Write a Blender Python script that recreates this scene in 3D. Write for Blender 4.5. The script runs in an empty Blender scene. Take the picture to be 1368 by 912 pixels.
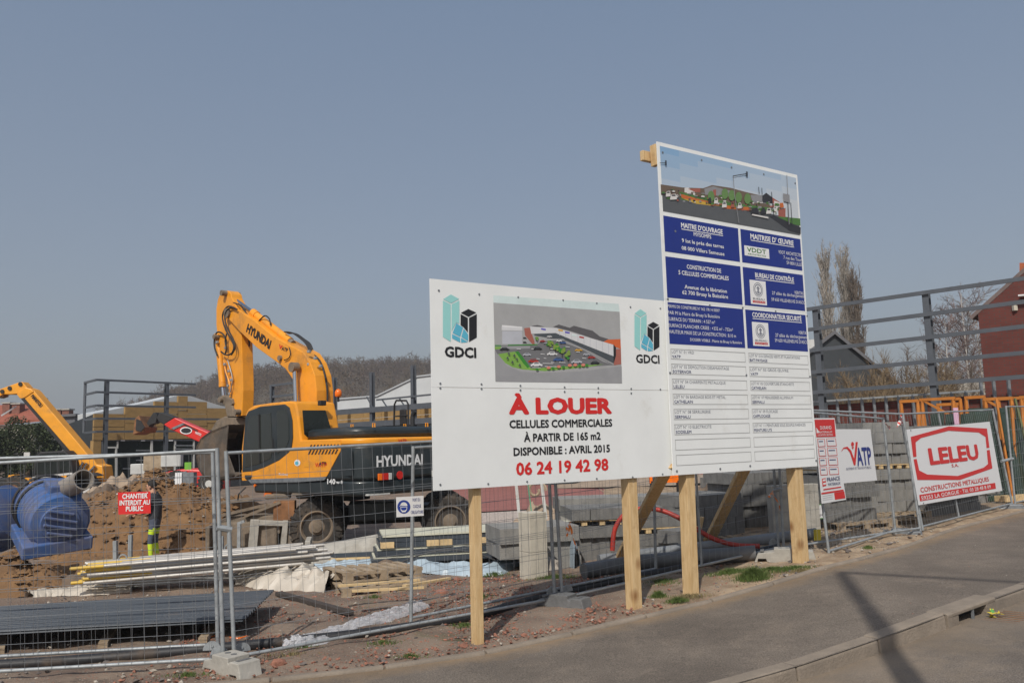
import bpy, math, random
from mathutils import Vector as V, Matrix, noise
random.seed(7)
SC = bpy.context.scene
COL = SC.collection
R = math.radians
# ------------------------------------------------------------------ camera
F = 1120.0                      # focal length in pixels of a 1368 px wide picture
EYE = V((0, 0, 2.05))           # eye height above the ground on the left
cam_d = bpy.data.cameras.new('camera')
cam_d.sensor_width = 36.0
cam_d.lens = F / 1368 * 36
cam_d.clip_start = 0.05
cam_d.clip_end = 3000
cam = bpy.data.objects.new('camera', cam_d)
COL.objects.link(cam)
CAMROT = Matrix.Rotation(R(90 + 6.72), 4, 'X') @ Matrix.Rotation(R(-1.6), 4, 'Z')
cam.matrix_world = Matrix.Translation(EYE) @ CAMROT
SC.camera = cam
# ------------------------------------------------------------------ sky, sun, exposure
SUN_AZ, SUN_EL = 194.0, 46.0     # compass style: 0 = +Y, clockwise
w = bpy.data.worlds.new('World')
SC.world = w
w.use_nodes = True
nt = w.node_tree
bg = nt.nodes['Background']
sky = nt.nodes.new('ShaderNodeTexSky')
sky.sky_type = 'NISHITA'
sky.sun_disc = False
sky.sun_elevation = R(SUN_EL)
sky.sun_rotation = R(SUN_AZ)
sky.air_density = 1.0
sky.dust_density = 4.0
sky.ozone_density = 1.5
hz = nt.nodes.new('ShaderNodeMix')          # thin spring haze: the sky's colour pulled towards a neutral grey
hz.data_type = 'RGBA'
hz.inputs[0].default_value = 0.56
stc = nt.nodes.new('ShaderNodeTexCoord')
ssx = nt.nodes.new('ShaderNodeSeparateXYZ')
nt.links.new(stc.outputs['Generated'], ssx.inputs[0])
smr = nt.nodes.new('ShaderNodeMapRange')
smr.inputs[1].default_value = 0.0
smr.inputs[2].default_value = 0.55
nt.links.new(ssx.outputs[2], smr.inputs[0])
sg = nt.nodes.new('ShaderNodeMix')
sg.data_type = 'RGBA'
sg.inputs[6].default_value = (3.45, 3.58, 3.80, 1)
sg.inputs[7].default_value = (2.05, 2.80, 3.95, 1)
nt.links.new(smr.outputs[0], sg.inputs[0])
nt.links.new(sg.outputs[2], hz.inputs[7])
nt.links.new(sky.outputs[0], hz.inputs[6])
nt.links.new(hz.outputs[2], bg.inputs['Color'])
bg.inputs['Strength'].default_value = 0.10
sd = bpy.data.lights.new('sun', 'SUN')
sd.energy = 3.3
sd.angle = R(0.7)
sd.color = (1.0, 0.95, 0.87)
sun = bpy.data.objects.new('sun', sd)
COL.objects.link(sun)
sdir = V((math.sin(R(SUN_AZ)) * math.cos(R(SUN_EL)), math.cos(R(SUN_AZ)) * math.cos(R(SUN_EL)), math.sin(R(SUN_EL))))
sun.rotation_euler = sdir.to_track_quat('Z', 'Y').to_euler()
SC.view_settings.view_transform = 'Standard'
SC.view_settings.look = 'None'
SC.view_settings.exposure = 0.08
SC.view_settings.gamma = 1.0
# ------------------------------------------------------------------ from the photograph's pixels to places
CR = CAMROT.to_3x3()
CRI = CR.inverted()
def ray(px, py):
    return CR @ V(((px - 684) / F, (456 - py) / F, -1.0))
def at(px, py, Y):
    """point on the ray of a pixel at distance Y in front of the eye"""
    d = ray(px, py)
    return EYE + d * (Y / d.y)
def smooth(a, b, t):
    t = max(0.0, min(1.0, (t - a) / (b - a)))
    return t * t * (3 - 2 * t)
GK = [(-60, 0), (-3, 0), (-.3, .02), (1.4, .1), (2.2, .14), (4, .32), (7, .35), (11, .39), (60, .45)]
def gz(x, y=0):
    for (a, za), (b, zb) in zip(GK, GK[1:]):
        if x <= b:
            t = max(0, (x - a) / (b - a))
            z = za + (zb - za) * t
            break
    else:
        z = GK[-1][1]
    z2 = z
    if y > 11:                       # the dug out part of the site, left of the digger
        k = smooth(12, 15, y) * (1 - smooth(-7, -5.5, x))
        z2 = z - 0.25 * k
    return z2
def ground(px, py, dz=0.0):
    d = ray(px, py)
    z = 0.0
    for i in range(12):
        t = (z + dz - EYE.z) / d.z
        p = EYE + d * t
        z = gz(p.x, p.y)
    return V((p.x, p.y, z + dz))
def img(p):
    q = CRI @ (V(p) - EYE)
    return (684 + F * q.x / -q.z, 456 - F * q.y / -q.z)
# ------------------------------------------------------------------ materials
MATS = {}
def mat(name, col, rough=0.7, var=0.12, scale=6.0, bump=0.0, bscale=None, metal=0.0, col2=None, stretch=None,
        dirt=0.0, dirtcol=(0.13, 0.09, 0.06), dscale=1.5, alpha=1.0, trans=0.0, emit=None, coat=0.0):
    if name in MATS:
        return MATS[name]
    m = bpy.data.materials.new(name)
    m.use_nodes = True
    n, l = m.node_tree.nodes, m.node_tree.links
    b = n['Principled BSDF']
    b.inputs['Roughness'].default_value = rough
    b.inputs['Metallic'].default_value = metal
    b.inputs['Alpha'].default_value = alpha
    b.inputs['Coat Weight'].default_value = coat
    if trans:
        b.inputs['Transmission Weight'].default_value = trans
    c1 = tuple(col) + (1,)
    if var == 0 and not bump and not dirt:
        b.inputs['Base Color'].default_value = c1
    else:
        tc = n.new('ShaderNodeTexCoord')
        mp = n.new('ShaderNodeMapping')
        if stretch:
            mp.inputs['Scale'].default_value = stretch
        l.new(tc.outputs['Object'], mp.inputs[0])
        nz = n.new('ShaderNodeTexNoise')
        nz.inputs['Scale'].default_value = scale
        nz.inputs['Detail'].default_value = 6
        nz.inputs['Roughness'].default_value = 0.62
        l.new(mp.outputs[0], nz.inputs['Vector'])
        mx = n.new('ShaderNodeMix')
        mx.data_type = 'RGBA'
        if col2 is None:
            mx.inputs[6].default_value = tuple(c * (1 - var) for c in col) + (1,)
            mx.inputs[7].default_value = tuple(min(1, c * (1 + var)) for c in col) + (1,)
        else:
            mx.inputs[6].default_value = c1
            mx.inputs[7].default_value = tuple(col2) + (1,)
        rp = n.new('ShaderNodeMapRange')
        rp.inputs[1].default_value = 0.34
        rp.inputs[2].default_value = 0.66
        l.new(nz.outputs[0], rp.inputs[0])
        l.new(rp.outputs[0], mx.inputs[0])
        out = mx.outputs[2]
        if dirt:
            n2 = n.new('ShaderNodeTexNoise')
            n2.inputs['Scale'].default_value = dscale
            n2.inputs['Detail'].default_value = 9
            n2.inputs['Roughness'].default_value = 0.7
            l.new(tc.outputs['Object'], n2.inputs['Vector'])
            r2 = n.new('ShaderNodeMapRange')
            r2.inputs[1].default_value = 0.62 - dirt * 0.35
            r2.inputs[2].default_value = 0.85 - dirt * 0.2
            l.new(n2.outputs[0], r2.inputs[0])
            m2 = n.new('ShaderNodeMix')
            m2.data_type = 'RGBA'
            l.new(r2.outputs[0], m2.inputs[0])
            l.new(out, m2.inputs[6])
            m2.inputs[7].default_value = tuple(dirtcol) + (1,)
            out = m2.outputs[2]
            m3 = n.new('ShaderNodeMapRange')
            m3.inputs[3].default_value = rough
            m3.inputs[4].default_value = 0.9
            l.new(r2.outputs[0], m3.inputs[0])
            l.new(m3.outputs[0], b.inputs['Roughness'])
        l.new(out, b.inputs['Base Color'])
        if bump:
            nb = n.new('ShaderNodeTexNoise')
            nb.inputs['Scale'].default_value = bscale or scale * 4
            nb.inputs['Detail'].default_value = 6
            l.new(mp.outputs[0], nb.inputs['Vector'])
            bp = n.new('ShaderNodeBump')
            bp.inputs['Strength'].default_value = bump
            bp.inputs['Distance'].default_value = 0.02
            l.new(nb.outputs[0], bp.inputs['Height'])
            l.new(bp.outputs[0], b.inputs['Normal'])
    MATS[name] = m
    return m
M = mat
white_board = M('white_board', (0.77, 0.785, 0.775), 0.45, 0.03, 2, dirt=0.10, dirtcol=(0.58, 0.56, 0.51), dscale=1.1)
sheet_edge = M('sheet_edge', (0.45, 0.42, 0.38), 0.6, 0.05)
ink_blue = M('ink_blue', (0.012, 0.028, 0.21), 0.4, 0.03, 2)
ink_white = M('ink_white', (0.74, 0.74, 0.74), 0.45, 0.0)
ink_red = M('ink_red', (0.62, 0.022, 0.02), 0.45, 0.0)
ink_black = M('ink_black', (0.012, 0.012, 0.014), 0.5, 0.0)
ink_navy = M('ink_navy', (0.05, 0.06, 0.16), 0.5, 0.0)
ink_grey = M('ink_grey', (0.20, 0.21, 0.25), 0.5, 0.0)
ink_line = M('ink_line', (0.40, 0.40, 0.39), 0.5, 0.0)
ink_green = M('ink_green', (0.10, 0.35, 0.06), 0.5, 0.0)
ink_aqua = M('ink_aqua', (0.30, 0.62, 0.60), 0.45, 0.0)
ink_sky = M('ink_sky', (0.10, 0.43, 0.58), 0.45, 0.0)
def ink(name, c):
    return M(name, c, 0.5, 0.05, 6)
galv = M('galvanised_steel', (0.31, 0.33, 0.34), 0.55, 0.18, 9, metal=0.3, dirt=0.12, dirtcol=(0.18, 0.17, 0.16))
galv_dull = M('dull_galvanised_steel', (0.22, 0.235, 0.25), 0.5, 0.2, 9, metal=0.4)
wire_m = M('fence_wire', (0.25, 0.26, 0.27), 0.5, 0.0, metal=0.4)
wood = M('pine_post', (0.52, 0.34, 0.155), 0.75, 0.0, 5, bump=0.35, col2=(0.66, 0.48, 0.26), stretch=(6, 6, 0.7), dirt=0.16, dirtcol=(0.34, 0.19, 0.08), dscale=4.5)
old_wood = M('old_wood', (0.27, 0.20, 0.13), 0.85, 0.0, 6, bump=0.3, col2=(0.42, 0.33, 0.23), dirt=0.2)
pale_wood = M('pale_wood', (0.58, 0.42, 0.22), 0.8, 0.18, 6, bump=0.2)
concrete = M('concrete', (0.36, 0.34, 0.30), 0.88, 0.14, 5, bump=0.35, dirt=0.25, dirtcol=(0.2, 0.17, 0.13))
concrete_pale = M('pale_concrete', (0.50, 0.46, 0.38), 0.88, 0.08, 4, bump=0.25, dirt=0.08, dirtcol=(0.3, 0.26, 0.2))
concrete_dark = M('dark_concrete', (0.13, 0.13, 0.13), 0.9, 0.2, 6, bump=0.4)
blockm = M('block_grey', (0.165, 0.162, 0.155), 0.92, 0.16, 4, bump=0.5, bscale=60)
blockm2 = M('block_grey_light', (0.235, 0.228, 0.213), 0.92, 0.14, 4, bump=0.5, bscale=60)
steel_grey = M('painted_steel_grey', (0.085, 0.095, 0.11), 0.5, 0.1, 3)
yellow = M('digger_yellow', (0.78, 0.31, 0.018), 0.42, 0.08, 2.5, dirt=0.26, dirtcol=(0.34, 0.18, 0.06), dscale=2.2, coat=0.15)
yellow_far = M('loader_yellow', (0.78, 0.33, 0.02), 0.45, 0.08, 2, dirt=0.15, dirtcol=(0.3, 0.18, 0.08))
dark_paint = M('digger_charcoal', (0.022, 0.030, 0.034), 0.38, 0.15, 3, dirt=0.18, dirtcol=(0.07, 0.06, 0.05), coat=0.1)
black_rub = M('black_rubber', (0.02, 0.02, 0.021), 0.7, 0.2, 8)
tyre_m = M('muddy_tyre', (0.035, 0.031, 0.028), 0.9, 0.2, 6, bump=0.4, dirt=0.40, dirtcol=(0.11, 0.083, 0.058), dscale=3)
muddy = M('muddy_steel', (0.17, 0.135, 0.10), 0.85, 0.25, 5, bump=0.4, dirt=0.4, dirtcol=(0.28, 0.20, 0.13))
bucket_m = M('bucket_steel', (0.095, 0.078, 0.062), 0.8, 0.25, 4, bump=0.5, dirt=0.35, dirtcol=(0.20, 0.13, 0.075))
wood_a, wood_b, wood_c = M('hill_twig_a', (.085, .066, .050), .95, .1, 1), M('hill_twig_b', (.11, .082, .055), .95, .1, 1), M('hill_twig_c', (.095, .068, .058), .95, .1, 1)
rusty = M('rusty_steel', (0.22, 0.10, 0.04), 0.8, 0.3, 5, bump=0.3)
chrome = M('chrome_rod', (0.55, 0.57, 0.6), 0.2, 0.05, metal=1.0)
glass_d = M('dark_glass', (0.010, 0.014, 0.012), 0.12, 0.5, 1.6)
glass_c = M('cab_glass', (0.022, 0.026, 0.022), 0.08, 0.0, 1.7, col2=(0.11, 0.12, 0.095), coat=0.3)
lamp_red = M('lamp_red', (0.55, 0.02, 0.015), 0.25, 0.1)
lamp_orange = M('lamp_orange', (0.85, 0.17, 0.01), 0.25, 0.1)
red_paint = M('loader_red', (0.62, 0.025, 0.018), 0.4, 0.08, 3, dirt=0.12)
grey_white = M('dirty_white', (0.52, 0.52, 0.50), 0.55, 0.08, 4, dirt=0.15)
pvc_grey = M('grey_pipe', (0.115, 0.12, 0.125), 0.5, 0.12, 4, dirt=0.25, dirtcol=(0.2, 0.17, 0.14))
pvc_black = M('black_pipe', (0.02, 0.02, 0.022), 0.55, 0.15, 4, dirt=0.2)
red_hose = M('red_hose', (0.36, 0.03, 0.018), 0.5, 0.12, 4, dirt=0.15)
blue_pl = M('blue_plastic', (0.025, 0.10, 0.30), 0.6, 0.15, 3, bump=.3, dirt=0.70, dirtcol=(0.15, 0.14, 0.175), dscale=1.8)
sheet_dark = M('charcoal_cladding', (0.045, 0.055, 0.068), 0.45, 0.12, 2, dirt=0.1)
film_white = M('dusty_plastic_film', (0.50, 0.45, 0.38), 0.5, 0.12, 3, dirt=0.3, dirtcol=(0.3, 0.22, 0.15))
film_blue = M('pale_blue_film', (0.36, 0.44, 0.50), 0.45, 0.12, 3, dirt=0.12)
film_clear = M('clear_plastic_film', (0.62, 0.62, 0.64), 0.22, 0.15, 6, alpha=0.55)
orange_m = M('orange_trestle', (0.46, 0.16, 0.022), 0.55, 0.15, 4, dirt=0.25, dirtcol=(0.25, 0.08, 0.03))
soil = M('orange_soil', (0.13, 0.072, 0.034), 0.97, 0.0, 5, bump=1.0, bscale=16, col2=(0.25, 0.138, 0.058), dirt=0.45, dirtcol=(0.11, 0.065, 0.038), dscale=2.5)
soil_dark = M('dark_soil', (0.10, 0.07, 0.05), 0.97, 0.0, 2, bump=1.0, bscale=10, col2=(0.19, 0.14, 0.10))
brick_red = M('brick_rubble', (0.27, 0.12, 0.08), 0.92, 0.3, 12, bump=0.4)
stone_m = M('pale_stone', (0.34, 0.30, 0.25), 0.92, 0.25, 12, bump=0.3)
stone_dk = M('dark_stone', (0.13, 0.11, 0.10), 0.92, 0.25, 12, bump=0.3)
grass_m = M('grass_blades', (0.075, 0.115, 0.022), 0.8, 0.0, 3, col2=(0.15, 0.16, 0.05))
grass_dry = M('dry_grass_blades', (0.21, 0.17, 0.08), 0.85, 0.2, 3)
twig = M('bare_twig', (0.145, 0.115, 0.09), 0.95, 0.2, 1)
twig_pale = M('pale_twig', (0.30, 0.27, 0.235), 0.95, 0.2, 1)
twig_red = M('reddish_twig', (0.19, 0.135, 0.12), 0.95, 0.2, 1)
twig_ochre = M('ochre_twig', (0.20, 0.145, 0.085), 0.95, 0.2, 1)
bark = M('bark', (0.18, 0.14, 0.10), 0.95, 0.3, 6, bump=0.5)
birch = M('birch_bark', (0.45, 0.43, 0.40), 0.85, 0.2, 8)
needle = M('evergreen_leaf', (0.045, 0.062, 0.022), 0.8, 0.0, 1.2, col2=(0.085, 0.095, 0.04))
insul = M('mineral_wool', (0.32, 0.20, 0.075), 0.95, 0.13, 2.2, bump=0.5, stretch=(1, 1, 3))
roof_white = M('white_roof_sheet', (0.50, 0.52, 0.53), 0.5, 0.05, 1.2)
barn_dark = M('dark_cladding', (0.035, 0.04, 0.045), 0.6, 0.12, 1)
roof_slate = M('roof_grey', (0.12, 0.12, 0.13), 0.7, 0.15, 2)
roof_tile = M('red_roof_tile', (0.28, 0.085, 0.05), 0.85, 0.2, 2, bump=0.6, stretch=(1, 1, 6))
chim = M('chimney_brick', (0.20, 0.085, 0.06), 0.9, 0.25, 6, bump=0.3)
skin = M('skin', (0.42, 0.22, 0.14), 0.6, 0.05)
hair_m = M('dark_hair', (0.015, 0.012, 0.01), 0.8, 0.2)
jacket = M('charcoal_jacket', (0.035, 0.037, 0.045), 0.85, 0.15, 6, bump=0.4)
trousers = M('slate_trousers', (0.075, 0.09, 0.13), 0.85, 0.15, 6, bump=0.4)
hiviz = M('yellow_reflective_band', (0.55, 0.75, 0.03), 0.6, 0.05)
def knots(m):
    n, l = m.node_tree.nodes, m.node_tree.links
    p = n['Principled BSDF']
    src = p.inputs['Base Color'].links[0].from_socket
    tc = n.new('ShaderNodeTexCoord')
    mp = n.new('ShaderNodeMapping')
    mp.inputs['Scale'].default_value = (1, 1, .6)
    l.new(tc.outputs['Object'], mp.inputs[0])
    v = n.new('ShaderNodeTexVoronoi')
    v.inputs['Scale'].default_value = 3.6
    l.new(mp.outputs[0], v.inputs['Vector'])
    r_ = n.new('ShaderNodeMapRange')
    r_.inputs[1].default_value = .22
    r_.inputs[2].default_value = .06
    l.new(v.outputs['Distance'], r_.inputs[0])
    mx = n.new('ShaderNodeMix')
    mx.data_type = 'RGBA'
    l.new(r_.outputs[0], mx.inputs[0])
    l.new(src, mx.inputs[6])
    mx.inputs[7].default_value = (.27, .13, .045, 1)
    l.new(mx.outputs[2], p.inputs['Base Color'])
knots(wood)
# brick wall of the house
def brick_mat(name, a, b, mortar, sx):
    m = bpy.data.materials.new(name)
    m.use_nodes = True
    n, l = m.node_tree.nodes, m.node_tree.links
    p = n['Principled BSDF']
    p.inputs['Roughness'].default_value = 0.9
    tc = n.new('ShaderNodeTexCoord')
    br = n.new('ShaderNodeTexBrick')
    br.inputs['Color1'].default_value = a + (1,)
    br.inputs['Color2'].default_value = b + (1,)
    br.inputs['Mortar'].default_value = mortar + (1,)
    br.inputs['Scale'].default_value = sx
    br.inputs['Mortar Size'].default_value = 0.012
    br.inputs['Brick Width'].default_value = 0.23
    br.inputs['Row Height'].default_value = 0.075
    mp = n.new('ShaderNodeMapping')
    mp.inputs['Rotation'].default_value = (R(90), 0, 0)
    l.new(tc.outputs['Object'], mp.inputs[0])
    l.new(mp.outputs[0], br.inputs['Vector'])
    nz = n.new('ShaderNodeTexNoise')
    nz.inputs['Scale'].default_value = 1.3
    nz.inputs['Detail'].default_value = 6
    l.new(tc.outputs['Object'], nz.inputs['Vector'])
    mx = n.new('ShaderNodeMix')
    mx.data_type = 'RGBA'
    mx.blend_type = 'MULTIPLY'
    mx.inputs[0].default_value = 0.5
    l.new(br.outputs[0], mx.inputs[6])
    l.new(nz.outputs[0], mx.inputs[7])
    l.new(mx.outputs[2], p.inputs['Base Color'])
    return m
brickwall = brick_mat('red_brickwork', (0.19, 0.038, 0.026), (0.15, 0.03, 0.022), (0.11, 0.06, 0.05), 1.0)
# ground
def ground_mat():
    m = bpy.data.materials.new('site_soil')
    m.use_nodes = True
    n, l = m.node_tree.nodes, m.node_tree.links
    p = n['Principled BSDF']
    p.inputs['Roughness'].default_value = 0.97
    g = n.new('ShaderNodeNewGeometry')
    def noise_n(s, d=8, r=0.6):
        z = n.new('ShaderNodeTexNoise')
        z.inputs['Scale'].default_value = s
        z.inputs['Detail'].default_value = d
        z.inputs['Roughness'].default_value = r
        l.new(g.outputs['Position'], z.inputs['Vector'])
        return z.outputs[0]
    def rng(v, a, b):
        z = n.new('ShaderNodeMapRange')
        z.inputs[1].default_value = a
        z.inputs[2].default_value = b
        l.new(v, z.inputs[0])
        return z.outputs[0]
    def mixc(f, a, b):
        z = n.new('ShaderNodeMix')
        z.data_type = 'RGBA'
        l.new(f, z.inputs[0])
        for v, i in ((a, 6), (b, 7)):
            if isinstance(v, tuple):
                z.inputs[i].default_value = v + (1,)
            else:
                l.new(v, z.inputs[i])
        return z.outputs[2]
    base = mixc(rng(noise_n(1.4), .35, .65), (0.150, 0.105, 0.078), (0.255, 0.190, 0.140))
    sx = n.new('ShaderNodeSeparateXYZ')
    l.new(g.outputs['Position'], sx.inputs[0])
    # sandier towards the right of the tall sign
    a = n.new('ShaderNodeMath')
    a.operation = 'MULTIPLY_ADD'
    l.new(noise_n(0.9), a.inputs[0])
    a.inputs[1].default_value = 3.0
    l.new(sx.outputs[0], a.inputs[2])
    base = mixc(rng(a.outputs[0], 2.2, 4.2), base, mixc(rng(noise_n(3), .4, .6), (0.24, 0.165, 0.10), (0.40, 0.30, 0.20)))
    base = mixc(rng(noise_n(2.1, 10, .75), .56, .66), base, (0.085, 0.062, 0.048))
    # moss
    base = mixc(rng(noise_n(0.75, 10, .7), .60, .72), base, (0.085, 0.095, 0.03))
    # pebbles
    vo = n.new('ShaderNodeTexVoronoi')
    vo.inputs['Scale'].default_value = 34
    l.new(g.outputs['Position'], vo.inputs['Vector'])
    pe = rng(vo.outputs['Distance'], .36, .28)
    vs = n.new('ShaderNodeSeparateColor')
    l.new(vo.outputs['Color'], vs.inputs[0])
    sel = rng(vs.outputs[0], .55, .6)
    mm = n.new('ShaderNodeMath')
    mm.operation = 'MULTIPLY'
    l.new(pe, mm.inputs[0])
    l.new(sel, mm.inputs[1])
    pc = mixc(rng(vs.outputs[1], .45, .55), (0.32, 0.14, 0.09), (0.33, 0.28, 0.23))
    base = mixc(mm.outputs[0], base, pc)
    l.new(base, p.inputs['Base Color'])
    bp = n.new('ShaderNodeBump')
    bp.inputs['Strength'].default_value = 0.9
    bp.inputs['Distance'].default_value = 0.03
    ad = n.new('ShaderNodeMath')
    ad.operation = 'MULTIPLY_ADD'
    l.new(mm.outputs[0], ad.inputs[0])
    ad.inputs[1].default_value = 0.35
    l.new(noise_n(14, 10, .7), ad.inputs[2])
    l.new(ad.outputs[0], bp.inputs['Height'])
    l.new(bp.outputs[0], p.inputs['Normal'])
    return m
site_m = ground_mat()
def tarmac(name, a, b, grit):
    m = M(name, a, 0.93, 0, 0.9, bump=0.5, bscale=90, col2=b, dirt=0.3, dirtcol=grit, dscale=2.2)
    n, l = m.node_tree.nodes, m.node_tree.links
    p = n['Principled BSDF']
    src = p.inputs['Base Color'].links[0].from_socket
    tc = n.new('ShaderNodeNewGeometry')
    sp = n.new('ShaderNodeTexNoise')
    sp.inputs['Scale'].default_value = 75
    sp.inputs['Detail'].default_value = 2
    l.new(tc.outputs['Position'], sp.inputs['Vector'])
    rr = n.new('ShaderNodeMapRange')
    rr.inputs[1].default_value = .3
    rr.inputs[2].default_value = .7
    rr.inputs[3].default_value = .58
    rr.inputs[4].default_value = 1.38
    l.new(sp.outputs[0], rr.inputs[0])
    mx = n.new('ShaderNodeMix')
    mx.data_type = 'RGBA'
    mx.blend_type = 'MULTIPLY'
    mx.inputs[0].default_value = 1
    l.new(src, mx.inputs[6])
    l.new(rr.outputs[0], mx.inputs[7])
    l.new(mx.outputs[2], p.inputs['Base Color'])
    return m
def fringe(m, col):
    n, l = m.node_tree.nodes, m.node_tree.links
    p = n['Principled BSDF']
    src = p.inputs['Base Color'].links[0].from_socket
    g = n.new('ShaderNodeNewGeometry')
    a = n.new('ShaderNodeAttribute')
    a.attribute_name = 'across'
    z = n.new('ShaderNodeTexNoise')
    z.inputs['Scale'].default_value = 2.6
    z.inputs['Detail'].default_value = 10
    z.inputs['Roughness'].default_value = .72
    l.new(g.outputs['Position'], z.inputs['Vector'])
    ma = n.new('ShaderNodeMath')
    ma.operation = 'MULTIPLY_ADD'
    l.new(z.outputs[0], ma.inputs[0])
    ma.inputs[1].default_value = -.34
    l.new(a.outputs['Fac'], ma.inputs[2])
    r_ = n.new('ShaderNodeMapRange')
    r_.inputs[1].default_value = -.02
    r_.inputs[2].default_value = -.17
    l.new(ma.outputs[0], r_.inputs[0])
    mx = n.new('ShaderNodeMix')
    mx.data_type = 'RGBA'
    l.new(r_.outputs[0], mx.inputs[0])
    l.new(src, mx.inputs[6])
    mx.inputs[7].default_value = col + (1,)
    # darker repaired and worn areas
    z2 = n.new('ShaderNodeTexNoise')
    z2.inputs['Scale'].default_value = .55
    z2.inputs['Detail'].default_value = 9
    z2.inputs['Roughness'].default_value = .68
    l.new(g.outputs['Position'], z2.inputs['Vector'])
    r2 = n.new('ShaderNodeMapRange')
    r2.inputs[1].default_value = .40
    r2.inputs[2].default_value = .62
    r2.inputs[3].default_value = .80
    r2.inputs[4].default_value = 1.10
    l.new(z2.outputs[0], r2.inputs[0])
    # fine cracks
    w_ = n.new('ShaderNodeTexVoronoi')
    w_.feature = 'DISTANCE_TO_EDGE'
    w_.inputs['Scale'].default_value = .45
    w_.inputs['Randomness'].default_value = 1
    vm = n.new('ShaderNodeVectorMath')
    vm.operation = 'MULTIPLY_ADD'
    l.new(z.outputs['Color'], vm.inputs[0])
    vm.inputs[1].default_value = (.9, .9, .9)
    l.new(g.outputs['Position'], vm.inputs[2])
    l.new(vm.outputs[0], w_.inputs['Vector'])
    r3 = n.new('ShaderNodeMapRange')
    r3.inputs[1].default_value = 0
    r3.inputs[2].default_value = .006
    r3.inputs[3].default_value = .72
    r3.inputs[4].default_value = 1
    l.new(w_.outputs[0], r3.inputs[0])
    mu = n.new('ShaderNodeMath')
    mu.operation = 'MULTIPLY'
    l.new(r2.outputs[0], mu.inputs[0])
    l.new(r3.outputs[0], mu.inputs[1])
    m2 = n.new('ShaderNodeMix')
    m2.data_type = 'RGBA'
    m2.blend_type = 'MULTIPLY'
    m2.inputs[0].default_value = 1
    l.new(mx.outputs[2], m2.inputs[6])
    l.new(mu.outputs[0], m2.inputs[7])
    l.new(m2.outputs[2], p.inputs['Base Color'])
walk_m = tarmac('pavement_tarmac', (0.135, 0.110, 0.088), (0.172, 0.142, 0.114), (0.195, 0.155, 0.118))
road_m = tarmac('road_tarmac', (0.135, 0.112, 0.094), (0.175, 0.147, 0.122), (0.20, 0.163, 0.13))
kerb_m = M('kerb_concrete', (0.225, 0.185, 0.145), 0.92, 0.14, 4, bump=0.4, bscale=50, dirt=0.35, dirtcol=(0.15, 0.125, 0.10))
fringe(walk_m, (.25, .175, .105))
fringe(road_m, (.21, .165, .12))
redsurf = M('red_gravel', (0.27, 0.105, 0.088), 0.97, 0.12, 1.5, bump=0.5, bscale=30)
whitegr = M('white_gravel', (0.44, 0.37, 0.32), 0.97, 0.3, 14, bump=0.8, bscale=40)
tan_grnd = M('tan_gravel', (0.33, 0.25, 0.18), 0.97, 0.2, 2, bump=0.5, bscale=30)
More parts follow.
